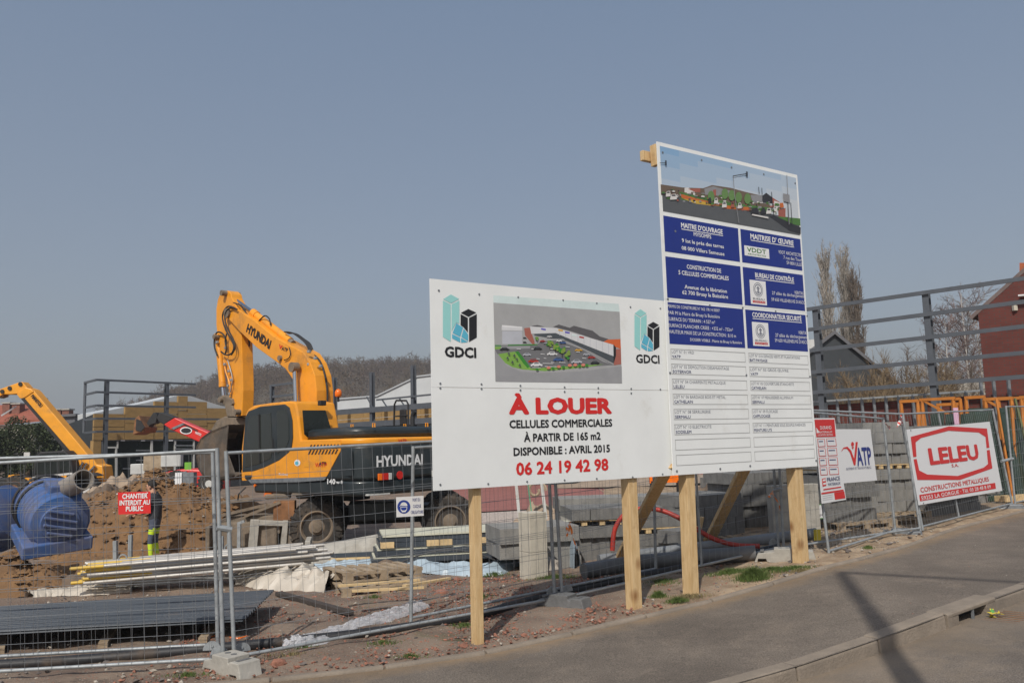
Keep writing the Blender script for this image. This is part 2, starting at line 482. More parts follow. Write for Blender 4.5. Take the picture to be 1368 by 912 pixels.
# ------------------------------------------------------------------ mesh building
def ortho(d, up=V((0, 0, 1))):
    d = d.normalized()
    if abs(d.dot(up)) > 0.98:
        up = V((0, 1, 0))
    s = d.cross(up).normalized()
    return s, s.cross(d).normalized()
class MB:
    def __init__(s):
        s.v, s.f, s.m = [], [], []
    def face(s, pts, m=0):
        i = len(s.v)
        s.v += [V(p) for p in pts]
        s.f.append(tuple(range(i, i + len(pts))))
        s.m.append(m)
    def mesh(s, vs, fs, m=0):
        i = len(s.v)
        s.v += [V(p) for p in vs]
        for f in fs:
            s.f.append(tuple(j + i for j in f))
            s.m.append(m)
    def box(s, c, size, yaw=0, m=0, rot=None):
        hx, hy, hz = (q / 2 for q in size)
        rt = rot if rot is not None else Matrix.Rotation(yaw, 3, 'Z')
        vs = [V(c) + rt @ V((x * hx, y * hy, z * hz)) for z in (-1, 1) for y in (-1, 1) for x in (-1, 1)]
        s.mesh(vs, [(0, 2, 3, 1), (4, 5, 7, 6), (0, 1, 5, 4), (2, 6, 7, 3), (0, 4, 6, 2), (1, 3, 7, 5)], m)
    def beam(s, p, q, w, h, up=V((0, 0, 1)), m=0):
        p, q = V(p), V(q)
        a, b = ortho(q - p, V(up))
        vs = [e + a * (x * w / 2) + b * (y * h / 2) for e in (p, q) for x, y in ((-1, -1), (1, -1), (1, 1), (-1, 1))]
        s.mesh(vs, [(3, 2, 1, 0), (4, 5, 6, 7), (0, 1, 5, 4), (1, 2, 6, 5), (2, 3, 7, 6), (3, 0, 4, 7)], m)
    def cyl(s, p, q, r, r2=None, n=10, caps=True, m=0):
        p, q = V(p), V(q)
        r2 = r if r2 is None else r2
        a, b = ortho(q - p)
        vs = []
        for e, rr in ((p, r), (q, r2)):
            for k in range(n):
                t = 2 * math.pi * k / n
                vs.append(e + (a * math.cos(t) + b * math.sin(t)) * rr)
        fs = [(k, (k + 1) % n, n + (k + 1) % n, n + k) for k in range(n)]
        if caps:
            fs += [tuple(range(n - 1, -1, -1)), tuple(range(n, 2 * n))]
        s.mesh(vs, fs, m)
    def tube(s, pts, r, n=6, m=0, caps=True):
        pts = [V(p) for p in pts]
        rs = r if isinstance(r, (list, tuple)) else [r] * len(pts)
        vs = []
        a = None
        for i, p in enumerate(pts):
            d = (pts[min(i + 1, len(pts) - 1)] - pts[max(i - 1, 0)]).normalized()
            if a is None:
                a, b = ortho(d)
            else:
                a = (a - d * a.dot(d)).normalized()
                b = a.cross(d).normalized() * -1
                b = d.cross(a).normalized() * -1
            for k in range(n):
                t = 2 * math.pi * k / n
                vs.append(p + (a * math.cos(t) + b * math.sin(t)) * rs[i])
        fs = []
        for i in range(len(pts) - 1):
            for k in range(n):
                fs.append((i * n + k, i * n + (k + 1) % n, (i + 1) * n + (k + 1) % n, (i + 1) * n + k))
        if caps:
            fs += [tuple(range(n - 1, -1, -1)), tuple(range((len(pts) - 1) * n, len(pts) * n))]
        s.mesh(vs, fs, m)
    def prism(s, poly, off, m=0):
        n = len(poly)
        p = [V(q) for q in poly]
        o = V(off)
        vs = p + [q + o for q in p]
        fs = [(k, (k + 1) % n, n + (k + 1) % n, n + k) for k in range(n)]
        fs += [tuple(range(n - 1, -1, -1)), tuple(range(n, 2 * n))]
        s.mesh(vs, fs, m)
    def side(s, poly, y0, y1, m=0):
        """a side outline in the local XZ plane, extruded across from y0 to y1"""
        s.prism([(x, y0, z) for x, z in poly], (0, y1 - y0, 0), m)
    def lathe(s, p, axis, prof, n=20, m=0):
        """profile of (distance along the axis, radius)"""
        p, axis = V(p), V(axis).normalized()
        a, b = ortho(axis)
        vs, fs = [], []
        for d, r in prof:
            for k in range(n):
                t = 2 * math.pi * k / n
                vs.append(p + axis * d + (a * math.cos(t) + b * math.sin(t)) * r)
        for i in range(len(prof) - 1):
            for k in range(n):
                fs.append((i * n + k, i * n + (k + 1) % n, (i + 1) * n + (k + 1) % n, (i + 1) * n + k))
        fs += [tuple(range(n)), tuple(range((len(prof) - 1) * n, len(prof) * n))]
        s.mesh(vs, fs, m)
    def build(s, name, mats, parent=None, local=False, smooth=None, bevel=0, kind=None, label=None, segs=2):
        if not isinstance(mats, (list, tuple)):
            mats = [mats]
        me = bpy.data.meshes.new(name)
        vs = s.v
        if parent is not None and not local:
            mi = parent['_m'] if False else WM[parent.name].inverted()
            vs = [mi @ v for v in vs]
        me.from_pydata([tuple(v) for v in vs], [], s.f)
        for mm in mats:
            me.materials.append(mm)
        if len(mats) > 1:
            me.polygons.foreach_set('material_index', s.m)
        me.validate()
        if smooth:
            me.polygons.foreach_set('use_smooth', [True] * len(me.polygons))
            me.set_sharp_from_angle(angle=R(smooth))
        ob = bpy.data.objects.new(name, me)
        COL.objects.link(ob)
        if parent is not None:
            ob.parent = parent
            WM[ob.name] = WM[parent.name]
        else:
            WM[ob.name] = Matrix.Identity(4)
        if bevel:
            bv = ob.modifiers.new('bevel', 'BEVEL')
            bv.width = bevel
            bv.segments = segs
            bv.limit_method = 'ANGLE'
            bv.angle_limit = R(35)
        if kind:
            ob['kind'] = kind
        if label:
            ob['label'] = label
        return ob
WM = {}
def tag(o, label, cat, group=None, kind=None):
    o['label'] = label
    o['category'] = cat
    if group:
        o['group'] = group
    if kind:
        o['kind'] = kind
    return o
def thing(name, label, cat, loc=(0, 0, 0), yaw=0, group=None, rot=None):
    o = bpy.data.objects.new(name, None)
    o.empty_display_size = 0.2
    COL.objects.link(o)
    m = Matrix.Translation(V(loc)) @ (rot.to_4x4() if rot is not None else Matrix.Rotation(yaw, 4, 'Z'))
    o.matrix_world = m
    WM[o.name] = m
    return tag(o, label, cat, group)
def dup(o, mesh_children=True, parent=None, loc=None, yaw=None, label=None):
    c = o.copy()
    COL.objects.link(c)
    if parent is not None:
        c.parent = parent
    if loc is not None:
        c.location = loc
        if yaw is not None:
            c.rotation_euler = (0, 0, yaw)
        WM[c.name] = Matrix.Translation(V(loc)) @ Matrix.Rotation(c.rotation_euler.z, 4, 'Z')
    if label:
        c['label'] = label
    for ch in list(o.children):
        dup(ch, parent=c)
    return c
# ------------------------------------------------------------------ lettering
_fc = bpy.data.curves.new('letters', 'FONT')
_fc.resolution_u = 2
_fo = bpy.data.objects.new('letters', _fc)
COL.objects.link(_fo)
TXT = {}
def glyphs(s, bold):
    if (s, bold) not in TXT:
        _fc.body = s
        bpy.context.view_layer.update()
        dg = bpy.context.evaluated_depsgraph_get()
        me = bpy.data.meshes.new_from_object(_fo.evaluated_get(dg))
        vs = [tuple(v.co) for v in me.vertices]
        fs = [tuple(p.vertices) for p in me.polygons]
        bpy.data.meshes.remove(me)
        if bold:                       # heavier strokes: the outline repeated round itself
            n0, v0, f0 = len(vs), vs, fs
            vs, fs = [], []
            for k in range(8):
                a = math.pi * (k + .5) / 4
                q = len(vs)
                vs += [(x + bold * math.cos(a), y + bold * math.sin(a), k * .00006) for x, y, z in v0]
                fs += [tuple(i + q for i in f) for f in f0]
        TXT[(s, bold)] = (vs, fs)
    return TXT[(s, bold)]
CAPH = max(v[1] for v in glyphs('H', 0)[0])
class Face:
    """a flat face in the world: u to the right, v up, n towards the viewer"""
    def __init__(s, o, eu, ev):
        s.o, s.eu = V(o), V(eu).normalized()
        ev = V(ev)
        s.ev = (ev - s.eu * ev.dot(s.eu)).normalized()
        s.n = s.eu.cross(s.ev)
    def uv(s, px, py, off=0.0):
        d = ray(px, py)
        o = s.o + s.n * off
        t = (o - EYE).dot(s.n) / d.dot(s.n)
        q = EYE + d * t - o
        return q.dot(s.eu), q.dot(s.ev)
    def P(s, u, v, off=0.0):
        return s.o + s.eu * u + s.ev * v + s.n * off
    def px(s, x, y, off=0.0):
        d = ray(x, y)
        o = s.o + s.n * off
        return EYE + d * ((o - EYE).dot(s.n) / d.dot(s.n))
    def shape(s, mb, pts, off, m=0):
        """flat printed shape given by the pixels of its corners"""
        mb.face([s.px(x, y, off) for x, y in pts], m)
    def rect(s, mb, u0, v0, u1, v1, off, m=0):
        mb.face([s.P(u0, v0, off), s.P(u1, v0, off), s.P(u1, v1, off), s.P(u0, v1, off)], m)
    def text(s, body, p0, p1, cap, m, parent, bold=0.0, off=0.004, level=True, mb=None):
        vs, fs = glyphs(body, bold)
        u0, v0 = s.uv(*p0, off)
        u1, v1 = s.uv(*p1, off)
        if level:
            v1 = v0
        a, b = s.uv(p0[0], p0[1], off)
        c, d = s.uv(p0[0], p0[1] - cap, off)
        h = d - b
        x0, x1 = min(v[0] for v in vs), max(v[0] for v in vs)
        L = math.hypot(u1 - u0, v1 - v0)
        ku, kv = L / (x1 - x0), h / CAPH
        dx, dy = (u1 - u0) / L, (v1 - v0) / L
        mm = mb or MB()
        mm.mesh([s.P(u0 + (x - x0) * ku * dx - y * kv * dy, v0 + (x - x0) * ku * dy + y * kv * dx, off + z) for x, y, z in vs], fs)
        if mb is None:
            mm.build('lettering', m, parent)
def ring(cx, cy, rx, ry, n=20, a0=0, a1=360):
    return [(cx + rx * math.cos(R(a0 + (a1 - a0) * k / n)), cy - ry * math.sin(R(a0 + (a1 - a0) * k / n))) for k in range(n)]

# =================================================================== ground, pavement, road
edge_px = [(339, 912), (453, 902.6), (600, 881.6), (660, 871), (797, 840), (883, 818), (982, 793), (1052, 776), (1091, 764), (1160, 745), (1193, 737), (1270, 707), (1347, 689), (1368, 681)]
edge = [ground(x, y) for x, y in edge_px]
d0 = (edge[1] - edge[0]).normalized()
edge = [edge[0] - d0 * k for k in (40, 12, 4)] + edge
d1 = V((0.86, 0.51, 0))
edge += [edge[-1] + d1 * k for k in (3, 8, 20, 45)]
kerb_px = [(996, 909), (1096, 879), (1190, 848), (1278, 820), (1368, 784)]
kerb = [ground(x, y) for x, y in kerb_px]
kd = (kerb[1] - kerb[0]).normalized()
kerb = [kerb[0] - kd * k for k in (40, 12, 5, 2)] + kerb
kerb += [kerb[-1] + V((0.80, 0.60, 0)) * k for k in (1.5, 4, 9, 21, 46)]
for L_ in (edge, kerb):
    for p in L_:
        p.z = gz(p.x)
def resample(L_, step):
    out = []
    for a, b in zip(L_, L_[1:]):
        n = max(1, int((b - a).length / step))
        for k in range(n):
            out.append(a.lerp(b, k / n))
    out.append(L_[-1].copy())
    return out
def smooth_line(L_, it=2):
    for _ in range(it):
        L_ = [L_[0]] + [(L_[i - 1] + L_[i] * 2 + L_[i + 1]) / 4 for i in range(1, len(L_) - 1)] + [L_[-1]]
    return L_
edge_r = smooth_line(resample(edge, 0.4), 6)
kerb_r = smooth_line(resample(kerb, 0.4), 6)
def side_of(p, line):
    best, sgn = 1e9, 1
    for a, b in zip(line, line[1:]):
        ab = (b - a).xy
        t = max(0, min(1, (p.xy - a.xy).dot(ab) / max(ab.dot(ab), 1e-9)))
        q = a.xy + ab * t
        d = (p.xy - q).length
        if d < best:
            best = d
            cr = ab.x * (p.y - a.y) - ab.y * (p.x - a.x)
            sgn = 1 if cr > 0 else -1
    return best * sgn
E_C = edge[::1]
def axis_vals(lo, hi, fine_lo, fine_hi, fine, grow):
    v = [fine_lo]
    while v[-1] < fine_hi:
        v.append(v[-1] + fine)
    st = fine
    while v[-1] < hi:
        st *= grow
        v.append(v[-1] + st)
    st = fine
    while v[0] > lo:
        st *= grow
        v.insert(0, v[0] - st)
    return v
xs = axis_vals(-900, 900, -5.5, 9, 0.11, 1.13)
ys = axis_vals(-40, 1500, 5.5, 17, 0.11, 1.13)
mb = MB()
vs = []
for y in ys:
    for x in xs:
        z = gz(x, y)
        p = V((x, y, 0))
        near = (-8 < x < 40 and -12 < y < 45)
        s_ = side_of(p, E_C) if near else (1 if y > 8 else -1)
        if s_ < 0.1:
            z -= 0.35 if s_ < -0.1 else 0.05
        else:
            k = min(1, s_ / 0.6)
            z += k * (noise.fractal(V((x * 1.3, y * 1.3, 0)), 1.0, 2.0, 4) * 0.035 + noise.fractal(V((x * 7, y * 7, 3)), 1.0, 2.0, 3) * 0.012)
            z += 0.02 * k
        if y > 60:
            z -= 0.0
        vs.append((x, y, z))
nx = len(xs)
fs = [(j * nx + i, j * nx + i + 1, (j + 1) * nx + i + 1, (j + 1) * nx + i) for j in range(len(ys) - 1) for i in range(nx - 1)]
mb.mesh(vs, fs)
o = mb.build('site_ground', site_m, smooth=80)
o['kind'] = 'structure'
def strip(name, la, lb, m, za, zb, n=6):
    """sheet between two lines"""
    k = max(len(la), len(lb))
    def pick(L_, t):
        f = t * (len(L_) - 1)
        i = min(int(f), len(L_) - 2)
        return L_[i].lerp(L_[i + 1], f - i)
    b = MB()
    vv = []
    for i in range(k):
        p, q = pick(la, i / (k - 1)), pick(lb, i / (k - 1))
        for j in range(n + 1):
            t = j / n
            r_ = p.lerp(q, t)
            r_.z = gz(r_.x) + za + (zb - za) * t
            vv.append(r_)
    ff = [(i * (n + 1) + j, i * (n + 1) + j + 1, (i + 1) * (n + 1) + j + 1, (i + 1) * (n + 1) + j) for i in range(k - 1) for j in range(n)]
    b.mesh(vv, ff)
    o = b.build(name, m, smooth=60)
    at_ = o.data.attributes.new('across', 'FLOAT', 'POINT')
    at_.data.foreach_set('value', [(i % (n + 1)) / n for i in range(len(o.data.vertices))])
    o['kind'] = 'structure'
    return o
strip('pavement', edge_r, kerb_r, walk_m, 0.0, 0.0, 10)
far_side = [p + V((3.2, -5.6, 0)) * 1.6 for p in kerb_r]
strip('road', [p + V((-.1, .17, 0)) for p in kerb_r], far_side, road_m, -0.12, -0.16, 8)
far2 = [p + V((30, -52, 0)) for p in kerb_r]
strip('far_verge', far_side, far2, site_m, -0.10, -0.3, 3)
# kerb stones, 1 m long, and the thin edging on the site side
ks = bpy.data.objects.new('kerb', None)
COL.objects.link(ks)
ks['kind'] = 'structure'
WM['kerb'] = Matrix.Identity(4)
def arc_points(L_):
    d = [0]
    for a, b in zip(L_, L_[1:]):
        d.append(d[-1] + (b - a).length)
    return d
def point_at(L_, d, s):
    if s <= 0:
        return L_[0]
    for i in range(len(L_) - 1):
        if d[i + 1] >= s:
            return L_[i].lerp(L_[i + 1], (s - d[i]) / max(1e-6, d[i + 1] - d[i]))
    return L_[-1]
def stones(L_, parent, name, length, width, h, drop, m, gap, s_from, s_to, skip=None):
    d = arc_points(L_)
    s = s_from
    while s < s_to:
        a, b = point_at(L_, d, s + gap / 2), point_at(L_, d, s + length - gap / 2)
        mid = (a + b) / 2
        if skip and skip(mid):
            s += length
            continue
        t = (b - a).normalized()
        nrm = V((t.y, -t.x, 0))
        q = MB()
        jj = random.uniform(-.006, .006)
        za, zb = gz(a.x) + jj, gz(b.x) + jj
        a_, b_ = V((a.x, a.y, za)), V((b.x, b.y, zb))
        prof = [(-width, 0.006 - h), (-width, 0.006), (-0.02, 0.006), (0.0, -0.012), (0.015, -h)]
        q.prism([a_ + nrm * x + V((0, 0, z + drop)) for x, z in prof], b_ - a_)
        q.build(name, m, parent, bevel=0.012)
        s += length
dk = arc_points(kerb_r)
near_s = min(range(len(kerb_r)), key=lambda i: (kerb_r[i] - kerb[4]).length)
gully_p = ground(1318, 812)
ig = min(range(len(kerb_r)), key=lambda i: (kerb_r[i] - gully_p).length)
S0 = dk[ig] - .5
stones(kerb_r, ks, 'kerb_stone', 1.0, 0.16, 0.2, 0.0, kerb_m, 0.014, S0 - 8, S0 + 14, skip=lambda p: (p - kerb_r[ig]).length < 0.3)
eg = bpy.data.objects.new('path_edging', None)
COL.objects.link(eg)
eg['kind'] = 'structure'
WM['path_edging'] = Matrix.Identity(4)
de = arc_points(edge_r)
e_near = de[min(range(len(edge_r)), key=lambda i: (edge_r[i] - edge[3]).length)]
stones([p + V((0.03, -0.05, 0)) for p in edge_r], eg, 'edging_stone', 1.0, 0.075, 0.16, 0.028, kerb_m, 0.02, e_near - 3, e_near + 26)
# gully in the kerb
g = thing('gully_inlet', 'dark drain opening in the kerb with a crumpled yellow wrapper before it', 'drain', gully_p)
ia = min(range(len(kerb_r)), key=lambda i: (kerb_r[i] - gully_p).length)
gt = (kerb_r[ia + 1] - kerb_r[ia - 1]).normalized()
gn = V((gt.y, -gt.x, 0))
gp = kerb_r[ia].copy()
gp.z = gz(gp.x)
b = MB()
b.prism([gp - gt * 0.49 + gn * x + V((0, 0, z)) for x, z in ((-.2, -.03), (-.2, .012), (-.02, .012), (.005, 0.0), (.005, -.03))], gt * 0.98)
b.build('cover_slab', kerb_m, g, bevel=.006)
for s_ in (-1, 1):
    b = MB()
    b.box(gp + gt * (s_ * .39) + gn * (-.09) + V((0, 0, -.10)), (.20, .19, .139), math.atan2(gt.y, gt.x))
    b.build('side_block', kerb_m, g)
b = MB()
b.box(gp + gn * (-.16) + V((0, 0, -.12)), (.60, .03, .17), math.atan2(gt.y, gt.x))
b.build('back_wall', black_rub, g)  # near-black colour stands in for the shade inside the opening
b = MB()
b.box(gp + gt * .02 + gn * (-.01) + V((0, 0, -.085)), (.025, .02, .108), math.atan2(gt.y, gt.x))
b.build('bar', galv_dull, g)
# grating lines next to it
b = MB()
for k in range(7):
    a = gp + gt * (.05 + .08 * k) + gn * .05 + V((0, 0, -.123))
    b.beam(a, a + gn * .30 + gt * .05, .006, .004)
b.build('grate_bar', rusty, g, kind='stuff')
b = MB()
c0 = gp + gt * .22 + gn * .09 + V((0, 0, -.10))
for k in range(9):
    a = c0 + V((random.uniform(-.05, .05), random.uniform(-.05, .05), random.uniform(-.015, .02)))
    b.face([a + V((random.uniform(-.05, .05), random.uniform(-.05, .05), random.uniform(-.01, .03))) for _ in range(4)], k % 2)
tag(b.build('sweet_wrapper', [M('wrapper_yellow', (.65, .5, .05), .4, 0), M('wrapper_green', (.12, .35, .1), .4, 0)]), 'crumpled yellow and green wrapper lying by the drain', 'litter')
# red and pale gravel further back on the site
def patch(name, px, m, dz):
    b = MB()
    pts = [ground(x, y, dz) for x, y in px]
    b.face(pts)
    o = b.build(name, m)
    o['kind'] = 'structure'
patch('red_gravel_area', [(560, 688), (700, 680), (900, 660), (1060, 648), (1060, 618), (860, 620), (560, 640), (440, 660)], redsurf, 0.07)
patch('tan_gravel_area', [(740, 652), (900, 648), (1080, 632), (1080, 612), (900, 612), (740, 630)], tan_grnd, 0.09)
patch('pale_gravel_strip', [(565, 705), (800, 690), (800, 676), (690, 682), (583, 688)], whitegr, 0.09)
patch('pale_gravel_area', [(800, 690), (1050, 664), (1050, 650), (800, 668)], whitegr, 0.095)
patch('red_patch_left', [(96, 688), (126, 690), (170, 668), (118, 668)], redsurf, 0.09)
# =================================================================== the two sign boards
VPd = ray(2350, 541)
BE = V((VPd.x, VPd.y, 0)).normalized()
A0 = at(579, 655, 8.35)
B1 = Face(A0, BE, (0, 0, 1))
u0, vb = B1.uv(579, 655)
_, vt = B1.uv(574, 372)
u1, v_ = B1.uv(902, 635)
vb = (vb + v_) / 2
print('white board', u1 - u0, vt - vb)
def beam_part(name, p, q, wd, parent, m=None, up=(0, 0, 1), h=None, bevel=.006):
    b = MB()
    b.beam(p, q, wd, h or wd, up)
    return b.build(name, m or wood, parent, bevel=bevel)
NB = -B1.n
sb = thing('letting_sign', 'white shop-letting board reading À LOUER on wooden posts', 'sign', ground(640, 855))
seam = B1.uv(580, 517)[1]
for a, c in ((vb, seam - .002), (seam + .002, vt)):
    b = MB()
    b.prism([B1.P(u0, a), B1.P(u1, a), B1.P(u1, c), B1.P(u0, c)], NB * .012)
    b.build('sheet', white_board, sb)
# battens behind
for v in (vb + .12, seam, vt - .12):
    beam_part('batten', B1.P(u0 + .1, v, -.045), B1.P(u1 - .05, v, -.045), .06, sb, up=B1.n)
def post(pb, ptop_px, wd, parent, top_v, face, back=.1):
    """square post: foot at a ground pixel, leaning a little; rises behind the board"""
    q = face.px(*ptop_px, -back)
    p = face.px(*pb, -back)
    # bring the foot to the board's plane
    d = (q - p)
    top = q + (q - p).normalized() * (top_v - q.z)
    b = MB()
    b.beam(p - d.normalized() * .3, top, wd, wd, up=face.n)
    return b.build('post', wood, parent, bevel=.006, smooth=40)
post((638, 852), (634, 655), .098, sb, A0.z + vt - .2, B1)
post((847, 806), (840, 640), .135, sb, A0.z + vt - .2, B1)
pb_ = ground(822, 752)
beam_part('brace', pb_ - V((0, 0, .05)), at(893, 622, 10.15), .15, sb, h=.06)
# second board
B2 = Face(A0 + B1.n * 0.05, BE, (0, 0, 1))
p_bl, p_tl, p_tr, p_br = B2.uv(900, 635), B2.uv(877, 188), B2.uv(1066, 235), B2.uv(1091, 622)
w0, w1 = (p_bl[0] + p_tl[0]) / 2, (p_tr[0] + p_br[0]) / 2
q0, q1 = (p_bl[1] + p_br[1]) / 2, (p_tl[1] + p_tr[1]) / 2
print('tall board', p_bl, p_tl, p_tr, p_br)
tb = thing('site_notice_board', 'tall works notice board with street picture and blue panels on wooden posts', 'sign', ground(920, 790))
smid = (B2.uv(890, 400)[1] + B2.uv(1078, 418)[1]) / 2
for a, c in ((q0, smid - .002), (smid + .002, q1)):
    b = MB()
    b.prism([B2.P(w0, a), B2.P(w1, a), B2.P(w1, c), B2.P(w0, c)], NB * .012)
    b.build('sheet', white_board, tb)
b = MB()
for v in (q0 + .1, smid - .05, smid + .9, q1 - .18):
    b = MB()
    b.beam(B2.P(w0 + .16, v, -.045), B2.P(w1 - .05, v, -.045), .09, .06, up=B2.n)
    b.build('batten', wood, tb)
bl = [B2.px(857, 208, -.22), B2.px(1040, 250, -.22)]
bl[1].z = bl[0].z
beam_part('crossbeam', bl[0], bl[1], .13, tb, m=wood, up=B2.n, h=.06)
beam_part('crossbeam', B2.px(874, 194, -.13), B2.px(876, 222, -.13), .07, tb, up=B2.n, h=.10)
post((923, 789), (917, 636), .14, tb, A0.z + q1 - .3, B2)
post((1069, 738), (1061, 625), .155, tb, A0.z + q1 - .3, B2)
pb_ = ground(940, 732)
beam_part('brace', pb_ - V((0, 0, .05)), at(1012, 590, 11.75), .17, tb, h=.07)
beam_part('brace_foot', pb_ + V((-.12, .1, -.05)), at(938, 690, pb_.y + .05), .12, tb, h=.06)
# bolts
def bolts(face, pxs, parent, r=.012):
    for x, y in pxs:
        c = face.px(x, y)
        b = MB()
        b.cyl(c, c + face.n * .006, r, n=8)
        b.build('screw', galv_dull, parent)
bolts(B1, [(586, 388), (640, 393), (692, 397), (752, 401), (797, 405), (842, 410), (882, 412), (588, 512), (643, 513), (695, 515), (754, 517), (799, 518), (843, 519), (882, 520), (588, 518), (643, 519), (695, 521), (754, 523), (799, 524), (843, 525), (588, 647), (652, 646), (704, 643), (754, 641), (797, 639), (845, 637), (885, 633)], sb, .011)
bolts(B2, [(885, 204), (937, 214), (977, 224), (1020, 233), (1062, 245), (902, 309), (892, 399.5), (948, 408), (992, 411), (1036, 416), (1078, 422), (895, 498), (997, 501), (1082, 503), (904, 629), (962, 626), (1002, 622), (1090, 615)], tb, .015)
# ---- print of the white board
def z6(x, y):
    return (570 + x / 3.0906, 365 + y / 3.0906)
T1 = lambda s, x0, y0, x1, cap, m, bold=.03: B1.text(s, z6(x0, y0), z6(x1, y0), cap / 3.09, m, sb, bold, off=.003)
T1('À LOUER', 340, 578, 765, 62, ink_red, .055)
T1('CELLULES COMMERCIALES', 342, 638, 767, 31, ink_black, .034)
T1('À PARTIR DE 165 m2', 402, 694, 719, 31, ink_black, .034)
T1('DISPONIBLE : AVRIL 2015', 359, 752, 758, 31, ink_black, .034)
T1('06 24 19 42 98', 370, 832, 752, 49, ink_red, .034)
T1('GDCI', 75, 343, 205, 40, ink_black, .04)
T1('GDCI', 865, 368, 962, 33, ink_black, .03)
def logo(f):
    b = MB()
    S = lambda pts, m: B1.shape(b, [z6(*f(x, y)) for x, y in pts], .003, m)
    S([(67, 112), (99, 128), (99, 282), (67, 262)], 0)
    S([(103, 128), (135, 112), (135, 208), (122, 204), (103, 240)], 0)
    S([(100, 87), (134, 106), (101, 124), (68, 107)], 0)
    S([(172, 147), (205, 162), (173, 180), (141, 163)], 1)
    S([(140, 168), (170, 184), (170, 245), (152, 222), (140, 214)], 1)
    S([(175, 184), (207, 168), (207, 265), (175, 283)], 1)
    S([(123, 206), (150, 224), (138, 262), (107, 246)], 2)
    S([(153, 227), (171, 252), (171, 280), (143, 262)], 2)
    S([(105, 250), (138, 266), (138, 285), (105, 268)], 2)
    S([(142, 266), (171, 284), (142, 286)], 2)
    b.build('logo', [ink_aqua, ink_black, ink_sky], sb)
logo(lambda x, y: (x, y))
logo(lambda x, y: (858 + (x - 67) * .736, 148 + (y - 87) * .872))
# perspective picture of the shops
def z4(x, y):
    return (650 + x / 7.2, 400 + y / 7.2)
pm = [ink('print_grey', (.36, .36, .36)), ink('print_pale_aqua', (.60, .70, .69)), ink('print_asphalt', (.16, .16, .165)), ink('print_lawn', (.20, .38, .07)), ink('print_hedge', (.04, .22, .03)), ink('print_wall', (.60, .60, .61)), ink('print_roof', (.10, .095, .10)), ink('print_brick', (.36, .12, .09)), ink('print_orange', (.60, .12, .03)), ink('print_road', (.30, .30, .31)), ink('print_white', (.72, .72, .72)), ink('print_black', (.02, .02, .02)), ink('print_blue', (.04, .10, .28)), ink('print_red', (.40, .03, .02)), ink('print_yellow', (.65, .36, .04)), ink('print_tree', (.20, .30, .05)), ink('print_glass', (.07, .08, .09)), ink('print_pink', (.65, .22, .16)), ink('print_silver', (.45, .46, .50)), ink('print_text_blue', (.08, .06, .45))]
b = MB()
lay = [0.0024]
def S4(m, *pts):
    lay[0] += .00007
    B1.shape(b, [z4(x, y) for x, y in pts], lay[0], m)
S4(1, (65, -40), (1270, 42), (1280, 118), (66, 30))
S4(0, (66, 30), (1280, 118), (1303, 805), (86, 788))
S4(9, (78, 490), (140, 560), (200, 640), (330, 690), (500, 705), (900, 690), (1300, 640), (1303, 805), (86, 788))
S4(2, (80, 440), (480, 440), (520, 400), (760, 390), (1230, 630), (900, 650), (430, 680), (300, 660), (100, 520), (80, 480))
S4(9, (80, 450), (420, 446), (420, 470), (80, 480))
S4(3, (110, 525), (270, 500), (430, 665), (350, 672), (250, 650), (180, 610))
S4(3, (430, 662), (1000, 630), (1130, 620), (1000, 645), (800, 668), (560, 688), (350, 672))
S4(3, (80, 455), (145, 452), (130, 475), (80, 480))
S4(4, (275, 500), (305, 495), (418, 645), (395, 660), (350, 610))
S4(4, (80, 437), (140, 437), (140, 448), (80, 448))
S4(4, (205, 435), (490, 428), (490, 438), (205, 446))
S4(5, (145, 255), (345, 262), (345, 300), (145, 295))
S4(10, (150, 245), (340, 262), (340, 275), (150, 262))
S4(0, (147, 300), (345, 303), (345, 432), (147, 432))
S4(18, (150, 302), (342, 305), (342, 428), (150, 428))
S4(0, (345, 300), (360, 300), (425, 425), (345, 430))
for k in range(2):
    S4(11, (352, 362 + 42 * k), (375, 362 + 42 * k), (392, 380 + 42 * k), (352, 380 + 42 * k))
S4(7, (362, 275), (415, 270), (460, 400), (462, 428), (440, 428), (370, 345))
S4(6, (430, 255), (490, 245), (560, 262), (500, 266))
S4(6, (640, 262), (695, 240), (800, 272), (840, 252), (1020, 300), (1090, 355), (1175, 380), (1110, 415), (970, 355), (800, 300))
S4(8, (1165, 385), (1288, 380), (1292, 475), (1200, 440), (1110, 415))
S4(7, (1225, 475), (1292, 475), (1296, 622), (1225, 632))
S4(5, (418, 258), (665, 275), (665, 322), (430, 330))
S4(5, (665, 272), (1222, 435), (1222, 545), (665, 325))
S4(16, (460, 332), (665, 322), (800, 378), (640, 375), (460, 345))
S4(16, (665, 325), (1222, 545), (1220, 612), (1000, 500), (740, 380))
S4(9, (760, 395), (860, 440), (1180, 612), (1220, 628), (1120, 600), (920, 480), (760, 420))
S4(11, (1220, 430), (1245, 460), (1245, 540), (1222, 620))
for k in range(9):
    t = k / 9
    S4(18, (700 + 530 * t, 283 + 155 * t), (704 + 530 * t, 284 + 155 * t), (704 + 530 * t, 345 + 205 * t), (700 + 530 * t, 343 + 205 * t))
for (x, y, m) in ((525, 275, 19), (755, 306, 19), (820, 332, 1), (690, 285, 14), (892, 352, 13)):
    S4(m, (x, y), (x + 45, y + 8), (x + 45, y + 22), (x, y + 14))
